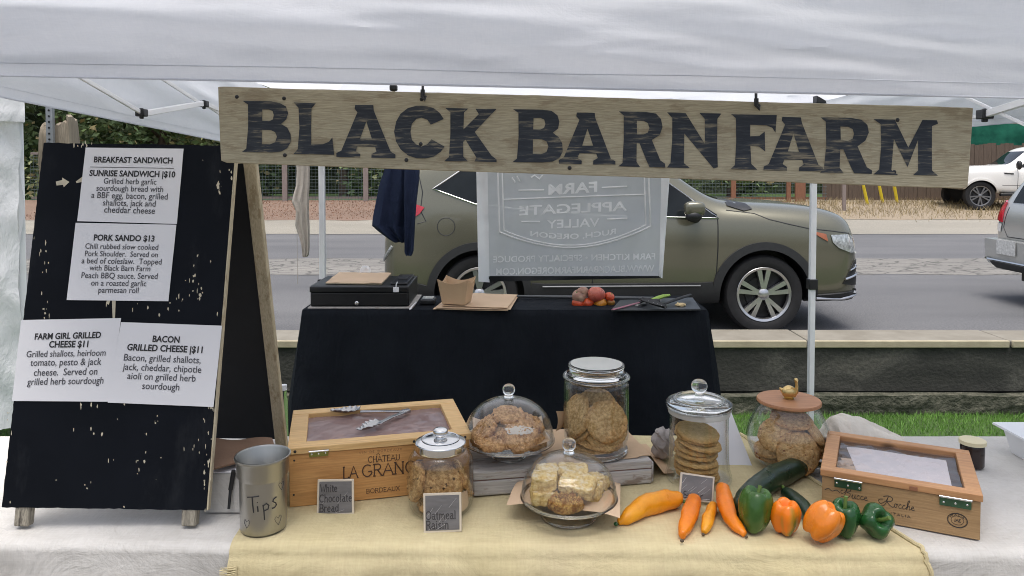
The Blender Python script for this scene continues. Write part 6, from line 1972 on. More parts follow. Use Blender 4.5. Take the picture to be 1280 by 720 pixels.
# sweet rolls and a sheet of paper in the right box
for i, (x, y, lab) in enumerate([(.060, .12, 'swirled sweet roll at the left in the reddish box, on bare brown paper'), (.150, .13, 'swirled sweet roll at the middle in the reddish box'), (.235, .13, 'swirled sweet roll at the right in the reddish box')]):
    m = MB()
    q = [(r_ * math.cos(a), r_ * math.sin(a), .0) for a, r_ in [(k * .32, .004 + .0008 * k * .95) for k in range(46)]]
    m.tube(q, .0085, 8, squash=1.6)
    m.lathe([(0, -.012), (.036, -.012), (.040, 0), (.035, .010), (0, .006)], 30)
    o = m.build('sweet_roll', plain('roll_dough', (.56, .42, .28), .6, 0, .25, 20, bmp=.3) if i == 0 else bpy.data.materials['roll_dough'], None, local=True)
    o.location = RBM @ V((x, y, .068))
    tag(o, lab, 'sweet roll', 'rolls in the reddish box')
def bx_paper(u, v):
    x = .045 + .035 * (1 - v) + (W2 - .095 - .035 * (1 - v)) * u
    return RBM @ V((x, .040 + .20 * v, .0845 + .0018 * nz(u * 5, v * 4, 6) - .004 * max(0, 1 - u * 8)))
tag(MB().grid(bx_paper, 30, 16).build('white_paper', glassy('wax_paper', (.9, .9, .9), (.7, .7, .7), .3, haze=.80, hazecol=(.86, .83, .84)), origin=RBM @ V((.15, .09, .085)), solid=.0006), 'sheet of white waxed paper over the rolls in the reddish box', 'paper')

# ================================================================== NAME TAGS
def name_tag(label, quad, yz, lines, marks=None):
    """quad px: TL TR BR BL; yz: (bottom Y, top Y)"""
    cs = [P(quad[0][0], quad[0][1], yz[1]), P(quad[1][0], quad[1][1], yz[1]), P(quad[2][0], quad[2][1], yz[0]), P(quad[3][0], quad[3][1], yz[0])]
    t = thing('name_tag', label, 'name tag', (cs[2] + cs[3]) / 2, 0, 'slate name tags for the bakes')
    n_ = (cs[1] - cs[0]).cross(cs[3] - cs[0]).normalized()
    if n_.y > 0: n_ = -n_
    at = lambda u, v, o=0: cs[0].lerp(cs[1], u).lerp(cs[3].lerp(cs[2], u), v) + n_ * o
    m = MB()
    m.v = [at(u, v, o) for o in (0, -.006) for u, v in ((0, 0), (1, 0), (1, 1), (0, 1))]
    m.f = [(0, 1, 2, 3), (7, 6, 5, 4), (0, 4, 5, 1), (1, 5, 6, 2), (2, 6, 7, 3), (3, 7, 4, 0)]
    m.build('frame', MAT['tagframe'], t, bevel=.0008)
    W = (cs[1] - cs[0]).length
    H = (cs[3] - cs[0]).length
    e = .055
    m = MB()
    m.v = [at(u, v, o) for o in (.001, -.001) for u, v in ((e, e * W / H), (1 - e, e * W / H), (1 - e, 1 - e * W / H), (e, 1 - e * W / H))]
    m.f = [(0, 1, 2, 3), (7, 6, 5, 4), (0, 4, 5, 1), (1, 5, 6, 2), (2, 6, 7, 3), (3, 7, 4, 0)]
    m.build('slate_face', MAT['slate'], t, smooth=False)
    m = MB()
    for txt, u0, v0, h_, wd in lines:
        stroke_text(m, txt, lambda x, y: at(u0 + x / W, v0 - y / H, .0012), h_ * H, .00105, wd * W)
    m.build('writing', MAT['chalkgrey'], t)
    m = MB()
    rnd = random.Random(len(label))
    for k in range(marks or 5):
        u, v = rnd.uniform(.15, .95), rnd.uniform(.08, .9)
        d = rnd.uniform(.1, .28)
        m.tube([at(min(.93, max(.07, u)), v, .0011), at(min(.93, max(.07, u - d)), min(.93, v + d * 1.2), .0011)], rnd.uniform(.0006, .0016), 5, squash=.25)
    m.build('chalk_smears', MAT['chalk'], t)
    return t
name_tag('slate tag reading White Chocolate Bread leaning on the pale pine box', [(397, 599.5), (442, 599), (442.5, 643), (395.5, 645)], (1.760, 1.778), [('White', .09, .34, .20, .46), ('Chocolate', .07, .62, .20, .88), ('Bread', .08, .89, .20, .52)], 3)
name_tag('slate tag reading Oatmeal Raisin in front of the metal lidded jar', [(529, 617), (576.5, 615.5), (577, 664.5), (529.5, 666.5)], (1.668, 1.690), [('Oatmeal', .06, .66, .20, .80), ('Raisin', .07, .90, .20, .60)], 7)
name_tag('slate tag with Sugar written low, tilted behind the orange peppers', [(851, 590), (893.5, 596), (891.5, 629), (848, 624)], (1.80, 1.835), [('Sugar', .12, .92, .24, .58)], 14)

# ================================================================== VEGETABLES
def long_veg(name, label, cat, path, mat, lobes=0, stem=None, tip=None, group=None, seed=0):
    pts, rs = [], []
    for px, py, r, dz in path:
        pts.append(Pz(px, py, ZC + r + dz))
        rs.append(r)
    def cr(lst, i, t):
        p0, p1, p2, p3 = lst[max(i - 1, 0)], lst[i], lst[i + 1], lst[min(i + 2, len(lst) - 1)]
        return .5 * (2 * p1 + (p2 - p0) * t + (2 * p0 - 5 * p1 + 4 * p2 - p3) * t * t + (3 * p1 - p0 - 3 * p2 + p3) * t ** 3)
    P2, R2 = [], []
    for i in range(len(pts) - 1):
        for j in range(7):
            P2.append(cr(pts, i, j / 7))
            R2.append(max(.001, cr(rs, i, j / 7)))
    P2.append(pts[-1])
    R2.append(rs[-1])
    d0, d1 = (P2[0] - P2[1]).normalized(), (P2[-1] - P2[-2]).normalized()
    P3 = [P2[0] + d0 * R2[0] * k for k in (.55, .5, .38, .2)] + P2 + [P2[-1] + d1 * R2[-1] * k for k in (.2, .38, .5, .55)]
    R3 = [.0004, R2[0] * .45, R2[0] * .75, R2[0] * .93] + R2 + [R2[-1] * .93, R2[-1] * .75, R2[-1] * .45, .0004]
    c = sum(P2, V((0, 0, 0))) / len(P2)
    t = thing(name, label, cat, V((c.x, c.y, ZC)), 0, group)
    m = MB().tube(P3, R3, 24, True)
    m.v = [p + V((nz(p.x * 25, p.y * 25, p.z * 25 + seed), nz(p.x * 25 + 5, p.y * 25, p.z * 25 + seed), nz(p.x * 25, p.y * 25 + 7, seed))) * .0022 * (1 + lobes) for p in m.v]
    m.build('flesh', mat, t)
    if stem:
        s0 = Pz(stem[0][0], stem[0][1], ZC + stem[0][2])
        s1 = Pz(stem[1][0], stem[1][1], ZC + stem[1][2])
        MB().tube([s0, s0.lerp(s1, .5) + V((0, 0, .001)), s1], [stem[2], stem[2] * .75, stem[2] * .85], 10).build('stem', MAT['stem'], t)
    if tip:
        s0 = Pz(tip[0], tip[1], ZC + tip[2])
        MB().ball(s0, tip[3], 12, sq=(1, 1, .8)).build('tip', tip[4], t)
    return t
dark = plain('dry_tip', (.10, .07, .04), .8, 0, .2, 20)
G_ = 'long orange peppers'
long_veg('sweet_pepper', 'long curved yellow orange pepper lying sideways beside the parchment', 'pepper', [(774, 652, .007, 0), (786, 645, .016, 0), (806, 632, .0235, 0), (828, 626, .0235, 0), (846, 624, .019, 0)], MAT['pep_yellow'], .6, ((850, 626, .018), (860, 629, .016), .0045), (770, 655, .006, .0055, MAT['bell_darkgreen']), G_, 1)
long_veg('sweet_pepper', 'orange pepper pointing at the viewer in front of the Sugar tag', 'pepper', [(868, 624, .015, .006), (864, 637, .0195, .004), (859, 652, .0175, .001), (854, 668, .0105, 0)], MAT['pep_orange'], .5, None, (852.5, 676, .008, .0045, dark), G_, 2)
long_veg('sweet_pepper', 'small yellow orange pepper between two larger orange ones', 'pepper', [(892, 632, .010, .002), (887, 644, .0135, 0), (883, 656, .0125, 0), (880, 664, .007, 0)], MAT['pep_yellow'], .4, None, (879, 668, .004, .004, dark), G_, 3)
long_veg('sweet_pepper', 'tall orange pepper tilted up against the tag, tip towards the viewer', 'pepper', [(903, 611, .0165, .022), (906, 626, .0195, .014), (912, 643, .0175, .005), (921, 658, .0125, .001), (930, 667, .007, 0)], MAT['pep_orange'], .5, None, (933, 671, .004, .0035, dark), G_, 4)
long_veg('zucchini', 'large dark green zucchini lying diagonally in front of the swan lidded jar', 'zucchini', [(926, 634, .024, 0), (940, 617, .0275, 0), (962, 600, .0295, 0), (985, 589, .029, 0), (1001, 584, .022, .004)], MAT['zucchini'], 0, ((1003, 584, .024), (1026, 581, .022), .0085), None, 'zucchini', 5)
long_veg('zucchini', 'small green zucchini half hidden behind the streaked orange bell pepper', 'zucchini', [(982, 615, .012, 0), (994, 624, .0165, 0), (1006, 636, .0175, 0), (1014, 650, .015, 0)], MAT['zucchini'], 0, ((981, 613, .014), (976, 606, .018), .006), None, 'zucchini', 6)
def bell(label, px, py, r, h, mat, lobes=4, rot=(0, 0, 0), stem=True, seed=0, dz=0.0):
    n, k = 48, 26
    m = MB()
    def fn(u, v):
        a = u * 2 * PI
        t = v * PI
        lob = 1 + .12 * math.cos(lobes * a + seed) * (math.sin(t) ** .5) + .05 * nz(math.cos(a) * 1.2, math.sin(a) * 1.2, t + seed)
        rr = r * (math.sin(t) ** .62) * lob * (1.0 + .10 * math.cos(t))
        z = h / 2 * math.cos(t)
        dim = .30 * h * math.exp(-(rr / r) ** 2 * 9) * (1 if v < .5 else -.45)
        pole = .12 * h * abs(math.cos(lobes * a / 2 + seed / 2)) * math.exp(-((rr / r - .6) ** 2) * 9) * (1 if v < .5 else -1.1)
        return V((rr * math.cos(a), rr * math.sin(a), z - dim + pole * .5))
    m.grid(fn, n, k, wrapu=True)
    e = Matrix.Rotation(rot[2], 4, 'Z') @ Matrix.Rotation(rot[1], 4, 'Y') @ Matrix.Rotation(rot[0], 4, 'X')
    zmin = min((e @ p).z for p in m.v)
    loc = Pz(px, py, ZC - zmin + dz)
    t = thing('bell_pepper', label, 'pepper', V((loc.x, loc.y, ZC)), 0, 'bell peppers')
    m.v = [loc + e @ p for p in m.v]
    m.build('flesh', mat, t)
    if stem:
        z0 = h / 2 - .30 * h
        sm = MB().tube([loc + e @ V(p) for p in ((0, 0, z0 - .002), (.001, 0, z0 + .012), (.004, .001, z0 + .026), (.007, .002, z0 + .036))], [.0062, .0042, .0038, .0046], 10)
        sm.lathe([(0, z0 + .002), (.012, z0 + .004), (.015, z0 + .001), (.010, z0 - .003)], 18, Matrix.Translation(loc) @ e)
        sm.build('stem', MAT['stem'], t)
    return t
def streaked():
    m, nt, b = newmat('streaked_bell')
    f = ntex(nt, coords(nt, (1, 1, .35)), 17, 3)
    nt.links.new(ramp(nt, f, [(.52, (.84, .20, .006)), (.60, (.50, .22, .02)), (.68, (.10, .15, .02))]), b.inputs['Base Color'])
    b.inputs['Roughness'].default_value = .2
    return m
bell('dark green bell pepper standing with its stem up before the large zucchini', 944, 637, .036, .092, MAT['bell_green'], 3, (.05, .12, .4), True, .6)
bell('orange bell pepper with a green streak, between green pepper and plain orange one', 982, 646, .0305, .072, streaked(), 4, (.1, -.05, .3), False, 1.4)
bell('plain orange bell pepper tilted on its corner, nearest the table edge', 1029, 652, .036, .080, MAT['bell_orange'], 4, (.35, .55, .5), False, 2.2)
bell('green bell pepper half hidden behind the plain orange one', 1055, 648, .033, .074, MAT['bell_darkgreen'], 4, (.1, -.15, .9), True, 3.1)
bell('dark green bell pepper lying with its dimpled end facing the viewer', 1094, 651, .034, .062, MAT['bell_darkgreen'], 4, (1.05, 0, .12), True, .2)

# ================================================================== OTHER THINGS ON THE FRONT TABLE
# white card box and black pen behind the tin
bxp = Pz(255, 642, TZ0 + .003)
bxq = Pz(352, 640, TZ0 + .003)
wbx = thing('card_box', 'plain white card box behind the tip tin', 'box', (bxp + bxq) / 2 + V((0, .05, 0)))
wd_ = (bxq.x - bxp.x)
MB().box(bxp.x, bxq.x - .02, bxp.y, bxp.y + .10, TZ0 + .004, TZ0 + .10).build('box_body', MAT['cloth_white'], wbx, bevel=.003)
MB().box(bxp.x - .001, bxq.x - .019, bxp.y - .001, bxp.y + .101, TZ0 + .1005, TZ0 + .104).build('box_lid', MAT['paper'], wbx, bevel=.001)
p_ = P(288, 600, bxp.y - .009)
pn = thing('pen', 'black pen leaning upright on the white card box', 'pen', P(286, 638, bxp.y - .012))
MB().tube([P(286, 636, bxp.y - .018), P(288, 612, bxp.y - .006)], .0035, 8).build('barrel', MAT['black_plastic'], pn)
MB().tube([P(288, 612, bxp.y - .006), P(292, 588, bxp.y - .006)], .0052, 8).build('cap', MAT['black_plastic'], pn)
# brown cardboard under the board
k0 = [Pz(262, 588, TZ0 + .12), Pz(345, 565, TZ0 + .12), Pz(340, 549, TZ0 + .125), Pz(262, 549, TZ0 + .125)]
m = MB().grid(lambda u, v: k0[0].lerp(k0[1], u).lerp(k0[3].lerp(k0[2], u), v) + V((0, 0, .004 * math.sin(u * 7 + v * 2) * v)), 16, 12)
tag(m.build('brown_cardboard', plain('brown_card', (.20, .12, .075), .8, 0, .12, 6, bmp=.3), origin=k0[0], solid=.004), 'folded brown cardboard lying behind the black board and tin', 'cardboard')
# rolled linen, folded white card, striped cloth, jam jar, plastic tub at the back
rpx = [(1032, 548), (1035, 534), (1042, 520), (1054, 516.5), (1080, 525), (1105, 536), (1130, 549)]
def heap(u, v):
    k = u * (len(rpx) - 1)
    i = min(int(k), len(rpx) - 2)
    t_ = k - i
    px = rpx[i][0] * (1 - t_) + rpx[i + 1][0] * t_
    py = rpx[i][1] * (1 - t_) + rpx[i + 1][1] * t_
    top = P(px, py, 2.17)
    h = max(.0, top.z - TZ0 - .004)
    s = (v - .5) * 2
    w = .05 + .55 * h
    prof = max(0, 1 - abs(s) ** 1.7)
    return V((top.x + .01 * nz(u * 5, v * 4, 3), 2.17 + s * w + .012 * nz(u * 4, v * 3, 8), TZ0 + .004 + h * prof + (.006 * nz(u * 6 + v * 2, v * 5, 5) + .004 * math.sin(v * 16 + u * 5)) * min(1, h * 30) * (1 - abs(s) ** 4)))
m = MB().grid(heap, 50, 30)
tag(m.build('linen_cloth', MAT['linen'], origin=P(1075, 545, 2.17), solid=.003), 'heaped beige linen cloth behind the reddish box', 'cloth')
cq = [P(917, 516, 2.13), P(938, 581.5, 2.05), P(903, 581.5, 2.05), P(880, 530, 2.12)]
tcard = MB()
a_, b_, c_, d_ = P(914, 515, 2.13), P(940, 582, 2.045), P(897, 582, 2.05), P(880, 517, 2.13)
tcard.add([a_, b_, c_, d_, P(925, 580, 2.20), P(880, 580, 2.20)], [(0, 1, 2, 3), (0, 3, 5, 4)])
tag(tcard.build('folded_card', MAT['paper'], origin=b_, smooth=False, solid=.0008), 'blank folded white card standing behind the sugar cookie jar', 'card')
cc = Pz(829, 574, ZC)
m = MB().ball((0, 0, 0), 1, 40)
m.v = [cc + V((p.x * .034 * (1 + .25 * nz(p.x * 2, p.z * 2, 3)), p.y * .04, .045 + p.z * .042 * (1 + .2 * nz(p.x * 3, p.z * 2, 8)))) for p in m.v]
m.v = [p + V((.005 * math.sin(p.z * 190 + p.x * 90), -.004 * math.sin(p.x * 260 + p.z * 60), 0)) for p in m.v]
tag(m.build('crumpled_cloth', MAT['greycloth'], origin=cc), 'crumpled grey cloth napkin at the left of the sugar cookie jar', 'cloth')
jb = Pz(1215, 582, TZ0 + .003)
jj = thing('jam_jar', 'small dark jar with cream lid behind the reddish box', 'jar', jb)
lathe_thing(jj, 'glass_body', [(0, 0), (.028, 0), (.030, .004), (.030, .055), (.027, .062), (0, .062)], plain('dark_jam', (.025, .015, .014), .15, 0, .2, 10, bmp=0))
lathe_thing(jj, 'lid', [(0, .074), (.030, .074), (.0335, .072), (.0335, .062), (.0, .061)], plain('cream_lid', (.72, .64, .42), .5, 0, .06, 8))
tub = thing('plastic_tub', 'shallow white plastic tub at the right end of the table', 'tub', (1.53, 1.98, TZ0 + .003))
m = MB()
x0, x1, y0, y1, zt, zb = 1.425, 1.78, 1.74, 2.16, TZ0 + .075, TZ0 + .003
i_ = .018
o0 = [(x0 + i_, y0 + i_, zb), (x1 - i_, y0 + i_, zb), (x1 - i_, y1 - i_, zb), (x0 + i_, y1 - i_, zb)]
o1 = [(x0, y0, zt), (x1, y0, zt), (x1, y1, zt), (x0, y1, zt)]
e_ = .018
o2 = [(x0 - e_, y0 - e_, zt), (x1 + e_, y0 - e_, zt), (x1 + e_, y1 + e_, zt), (x0 - e_, y1 + e_, zt)]
m.add(o0 + o1 + o2, [(0, 1, 2, 3)] + [(a, (a + 1) % 4, 4 + (a + 1) % 4, 4 + a) for a in range(4)] + [(4 + a, 4 + (a + 1) % 4, 8 + (a + 1) % 4, 8 + a) for a in range(4)])
MW = plain('white_plastic', (.78, .79, .80), .35, 0, .02, 5, bmp=0)
m.build('tub_body', MW, tub, solid=.003, smooth=False)
MB().add([(x0 - e_ + .001, y0 - e_, zt + .003), (x1 + e_, y0 - e_, zt + .003), (x1 + e_, y1 + e_, zt + .003), (x0 - e_ + .001, y1 + e_, zt + .003)], [(0, 1, 2, 3)]).build('tub_lid', MW, tub, solid=.003, smooth=False)
# ================================================================== BACK TABLE
BT = .965
BYF, BYB = 3.30, 3.66
bxl, bxr = P(378, 389, BYF).x, P(884, 387, BYF).x
tc = thing('back_table', 'long black clothed table behind the bakes holding the cash drawer', 'table', ((bxl + bxr) / 2, (BYF + BYB) / 2, gz(0, 3.4)))
MB().box(bxl + .01, bxr - .01, BYF + .01, BYB - .01, BT - .04, BT - .008).build('tabletop', MAT['black_plastic'], tc, smooth=False)
for x in (bxl + .1, bxr - .1):
    for y in (BYF + .06, BYB - .06): MB().tube([(x, y, gz(0, y)), (x, y, BT - .04)], .015, 8).build('leg', MAT['white_metal'], tc)
m = MB()
NP = 220
def ring(k):
    """perimeter point with normal, k in 0..1"""
    w, d = bxr - bxl, BYB - BYF
    s = k * 2 * (w + d)
    r_ = .02
    if s < w: return V((bxl + s, BYF, 0)), V((0, -1, 0)), s
    s -= w
    if s < d: return V((bxr, BYF + s, 0)), V((1, 0, 0)), s + w
    s -= d
    if s < w: return V((bxr - s, BYB, 0)), V((0, 1, 0)), s + w + d
    s -= w
    return V((bxl, BYB - s, 0)), V((-1, 0, 0)), s + 2 * w + d
zs_ = [0, .004, .012, .03, .08, .15, .25, .38, .52, .66, .80, .93]
def clo(u, v):
    p, n_, s = ring(u % 1)
    z = zs_[round(v * (len(zs_) - 1))]
    out = .006 if z > .01 else 0
    f = min(1, z / .5)
    q = p + n_ * (out + .022 * f + f * .020 * (math.sin(s * 17 + 2 * nz(s * 2, 1)) * .6 + nz(s * 3, z * 1.5)))
    c_ = V(((bxl + bxr) / 2, 0, 0))
    q.x += (.055 * f if q.x > c_.x else -.055 * f) * min(1, abs(q.x - c_.x) / .6)
    q.z = BT - z
    return q
m.grid(clo, NP, len(zs_) - 1, wrapu=True)
m.grid(lambda u, v: V((bxl + (bxr - bxl) * u, BYF + (BYB - BYF) * v, BT + .0008 * nz(u * 20, v * 5))), 40, 10)
tag(m.build('tablecloth', MAT['cloth_black'], origin=(0, 3.5, BT)), 'black cloth hanging to the grass over the back table', 'tablecloth')
ZB0 = BT + .0015
# cash drawer
c0 = P(387.5, 386, 3.33)
cx0, cx1 = c0.x, P(511, 386, 3.33).x
cd = thing('cash_drawer', 'black metal cash drawer with a front lock on the back table', 'cash drawer', ((cx0 + cx1) / 2, 3.5, ZB0))
cy0, cy1 = 3.325, 3.645
MB().box(cx0 - .006, cx1 + .02, cy0 - .012, cy1, ZB0, ZB0 + .006).build('base_board', MAT['whitewash'], cd, bevel=.001)
bdm = plain('drawer_black', (.010, .011, .013), .35, .2, .1, 30, bmp=.08, bscale=300)
H_ = .098
MB().box(cx0, cx1, cy0 + .012, cy1, ZB0 + .0065, ZB0 + H_).build('housing', bdm, cd, bevel=.004)
dw = MB().box(cx0 + .004, cx1 - .004, cy0, cy0 + .0115, ZB0 + .012, ZB0 + H_ - .030).build('drawer_front', bdm, cd, bevel=.003)
MB().box(cx0, cx1, cy0 - .003, cy0 + .0115, ZB0 + H_ - .027, ZB0 + H_ - .001).build('top_lip', bdm, cd, bevel=.004)
lk = P(446, 379, cy0 - .001)
MB().lathe([(0, .004), (.006, .004), (.009, .002), (.0095, 0)], 20, Matrix.Translation(lk) @ Matrix.Rotation(R(90), 4, 'X')).build('lock', MAT['chrome'], dw)
MB().box(cx1 - .085, cx1 - .012, cy0 + .03, cy1 - .02, ZB0 + H_ + .0005, ZB0 + H_ + .010).build('ridge', bdm, cd, bevel=.003)
MB().box(cx1 - .07, cx1 - .025, cy0 + .14, cy1 - .06, ZB0 + H_ + .0105, ZB0 + H_ + .0125).build('recess', MAT['black_plastic'], cd)
# clipboard
zc = ZB0 + H_ + .003
q4 = [Pz(407, 354.5, zc), Pz(477, 355.5, zc), Pz(489, 342.5, zc), Pz(424, 341.5, zc)]
cb = thing('clipboard', 'clipboard with brown paper lying on the cash drawer', 'clipboard', (q4[0] + q4[2]) / 2)
m = MB().grid(lambda u, v: q4[0].lerp(q4[1], u).lerp(q4[3].lerp(q4[2], u), v) + V((0, 0, .004 + .003 * nz(u * 4, v * 3, 2) + (.006 * max(0, u - .7) * (1 - v)))), 16, 12)
m.build('paper', MAT['parch'], cb, solid=.003)
m = MB()
m.v = [q + V((0, 0, z)) for z in (-.0005, .0022) for q in q4]
m.f = [(3, 2, 1, 0), (4, 5, 6, 7), (0, 1, 5, 4), (1, 2, 6, 5), (2, 3, 7, 6), (3, 0, 4, 7)]
m.build('board', MAT['lightwood'], cb)
kq = Pz(456.5, 342, zc)
m = MB().grid(lambda u, v: kq + V((.026 * (u - .5) * 2 * (1 - .25 * v ** 2 - .35 * max(0, v - .55)), .006 * v, .006 + .032 * v)), 12, 10)
m.lathe([(0, -.003), (.007, -.003), (.007, .003), (0, .003)], 14, Matrix.Translation(kq + V((0, -.002, .026))) @ Matrix.Rotation(R(90), 4, 'X'))
m.build('clip', MAT['white_metal'], cb, solid=.002)
# key tag hanging on drawer
kt = P(495, 362, cy0 - .006)
kk = thing('key_tag', 'small white key tag hanging on the front of the cash drawer', 'key tag', kt)
MB().box(kt.x - .013, kt.x + .013, kt.y - .002, kt.y + .002, kt.z - .012, kt.z + .010).build('tag', MAT['paper'], kk, bevel=.002)
MB().tube([kt + V((0, 0, .010)), kt + V((.002, -.002, .024)), kt + V((.007, 0, .036))], .003, 6).build('key', MAT['white_metal'], kk)
# white clip pen at the drawer's corner
pq0, pq1 = Pz(512, 387, ZB0 + .004), Pz(520, 378, ZB0 + .004)
tag(MB().tube([pq0, pq0.lerp(pq1, .1), pq1], [.002, .0045, .0045], 8).build('white_pen', MAT['paper'], origin=pq0), 'short white pen beside the right corner of the cash drawer', 'pen')
# card reader
dq = Pz(535, 374, ZB0 + .02)
cr_ = thing('card_reader', 'small black card reader with shiny screen right of the cash drawer', 'card reader', V((dq.x, dq.y, ZB0)))
MB().box(dq.x - .034, dq.x + .034, dq.y - .04, dq.y + .05, ZB0 + .0005, ZB0 + .024).build('reader_body', MAT['black_plastic'], cr_, bevel=.006)
MB().box(dq.x - .026, dq.x + .026, dq.y - .02, dq.y + .045, ZB0 + .0245, ZB0 + .027).build('screen', plain('reader_screen', (.25, .26, .27), .15, .3, .3, 20, bmp=0), cr_, bevel=.002)
# kraft sheets and boat tray
for i, (quad, lab) in enumerate([([(541, 386.5), (635, 388.5), (640, 369), (566, 367)], 'lowest brown kraft bag of the pile on the back table'), ([(545, 385), (638, 387), (648, 370), (570, 366.5)], 'middle brown kraft bag of the pile on the back table'),
                                  ([(552, 382), (634, 385), (647, 368.5), (571, 366)], 'top brown kraft bag of the pile, under the paper boat')]):
    z = ZB0 + .002 + i * .006
    q4 = [Pz(a, b_, z) for a, b_ in quad]
    m = MB().grid(lambda u, v: q4[0].lerp(q4[1], u).lerp(q4[3].lerp(q4[2], u), v) + V((0, 0, .003 * max(0, nz(u * 4 + i, v * 3, i)))), 16, 10)
    tag(m.build('kraft_bag', MAT['parch'], origin=q4[0], solid=.002), lab, 'paper bag', 'brown bags on the back table')
zt_ = ZB0 + .021
pb0 = Pz(571, 378, zt_)
bo = thing('paper_boat', 'open brown paper food boat standing on the kraft bags', 'food tray', pb0)
wb, wt, hh = .052, .070, .112
def boat(side):
    m = MB()
    def fn(u, v):
        s = u
        w = wb + (wt - wb) * v
        pts = {'f': ((-w, -w * .9), (w, -w * .9)), 'b': ((-w, w * .9), (w, w * .9)), 'l': ((-w, -w * .9), (-w, w * .9)), 'r': ((w, -w * .9), (w, w * .9))}[side]
        a, b_ = V((*pts[0], 0)), V((*pts[1], 0))
        p = a.lerp(b_, s)
        dip = .020 * math.sin(s * PI) * (v ** 3)
        p.z = hh * v - dip
        return pb0 + Matrix.Rotation(R(-14), 3, 'Z') @ p
    return m.grid(fn, 12, 10)
for s_ in 'fblr': boat(s_).build('side_flap', MAT['kraft'], bo, solid=.0015)
m = MB()
m.add([pb0 + Matrix.Rotation(R(-14), 3, 'Z') @ V(p) for p in ((-wb, -wb * .9, .001), (wb, -wb * .9, .001), (wb, wb * .9, .001), (-wb, wb * .9, .001))], [(0, 1, 2, 3)])
m.build('bottom', MAT['kraft'], bo, solid=.001)
# tomatoes
def tomato(label, px, py, rpx, mat, seed, sq=.86, dz=0):
    Y = 3.42
    r = rpx / 940 * Y
    c_ = P(px, py, Y)
    t = thing('tomato', label, 'tomato', (c_.x, c_.y, c_.z - r * sq), 0, 'tomatoes on the back table')
    m = MB()
    def fn(u, v):
        a, th = u * 2 * PI, v * PI
        lob = 1 + .045 * math.cos(5 * a + seed) * math.sin(th) + .03 * nz(math.cos(a), math.sin(a), seed)
        rr = r * math.sin(th) * lob
        z = r * sq * math.cos(th) - (.22 * r * math.exp(-(rr / r) ** 2 * 14) if v < .5 else 0)
        return V((rr * math.cos(a), rr * math.sin(a), z))
    m.grid(fn, 32, 18, wrapu=True)
    e = Matrix.Rotation(.5 * math.sin(seed * 3), 4, 'X') @ Matrix.Rotation(.5 * math.cos(seed * 5), 4, 'Y')
    m.v = [c_ + e @ p for p in m.v]
    m.build('flesh', mat, t)
    s_ = c_ + e @ V((0, 0, r * sq * .78))
    MB().lathe([(0, .004), (.0025, .003), (.006, .001), (.008, -.002)], 8, Matrix.Translation(s_) @ e).build('stem_scar', MAT['stem'], t)
TT = [('red tomato at the front left of the heap, touching another red one', 723, 379, 8.6, 'tom_red', 1, -0.03), ('red tomato in the middle of the front row of the heap', 734, 379, 8.4, 'tom_red', 2, -.02), ('orange tomato in the front row of the heap', 750.5, 379, 8.2, 'tom_orange', 3, -.03), ('small green tinged tomato at the right end of the heap', 763, 378, 6, 'tom_green', 4, -.02),
      ('small red tomato behind the green tinged one', 762, 371, 6.5, 'tom_red', 5, .04), ('large pink tomato on top at the back of the heap', 745, 368, 11.5, 'tom_pink', 6, .05), ('brownish ribbed tomato at the left of the heap', 724, 370, 9.5, 'tom_brown', 7, .05), ('pale brownish tomato at the back left of the heap', 728, 365, 7.5, 'tom_brown', 8, .09)]
for lab, px, py, rp, mt, sd, dy in TT:
    tomato(lab, px, py, rp, MAT[mt], sd)
# black cutting board, knives, skimmer, scrap
q4 = [Pz(764, 388.5, ZB0 + .004), Pz(876, 387.5, ZB0 + .004), Pz(866, 373, ZB0 + .004), Pz(775, 376, ZB0 + .004)]
m = MB()
m.v = [q + V((0, 0, z)) for z in (-.003, .005) for q in q4]
m.f = [(3, 2, 1, 0), (4, 5, 6, 7), (0, 1, 5, 4), (1, 2, 6, 5), (2, 3, 7, 6), (3, 0, 4, 7)]
tag(m.build('cutting_board', plain('dark_board', (.035, .04, .045), .4, 0, .2, 12), origin=q4[0], bevel=.002), 'thin dark cutting board at the right end of the back table', 'cutting board')
zk = ZB0 + .013
def blade(name, label, pts, w, mat, handle, hmat):
    q = [Pz(a, b_, zk + dz) for a, b_, dz in pts]
    t = thing(name, label, 'knife', q[0])
    m = MB()
    for i in range(len(q) - 1): m.bar(q[i], q[i + 1], w, .003)
    m.build('blade', mat, t, bevel=.001)
    h_ = [Pz(a, b_, zk + dz) for a, b_, dz in handle]
    MB().tube(h_, [.010, .013, .012, .008][:len(h_)], 10, squash=.7).build('handle', hmat, t)
    return t
blade('knife', 'knife with pink blade lying beside the tomatoes', [(766, 387, 0), (800, 378, .003)], .016, plain('pink_blade', (.45, .16, .22), .3, .3, .1, 10, bmp=0), [(800, 378, .004), (812, 376.5, .008), (824, 375.5, .010)], MAT['black_plastic'])
grn = plain('green_handle', (.30, .46, .07), .4, 0, .1, 8, bmp=0)
blade('knife', 'small knife with a lime green handle on the dark cutting board', [(795, 382, .004), (815, 375.5, .008)], .014, MAT['steel'], [(815, 375, .010), (822, 372.5, .014), (830, 370, .018), (837, 369, .020)], grn)
sk = thing('skimmer', 'black slotted serving spoon resting on the dark cutting board', 'spoon', Pz(815, 382, zk))
def spoon(u, v):
    c_ = Pz(800, 375, zk + .016).lerp(Pz(832, 386, zk + .006), u)
    d_ = (Pz(832, 386, zk) - Pz(800, 375, zk)).normalized()
    s_ = d_.cross(V((0, 0, 1))).normalized()
    w = .028 * math.sin((u * .9 + .07) * PI) ** .6
    return c_ + s_ * w * (v - .5) * 2 + V((0, 0, .012 - .012 * (1 - (2 * v - 1) ** 2)))
MB().grid(spoon, 20, 8).build('bowl', MAT['black_plastic'], sk, solid=.002)
m = MB()
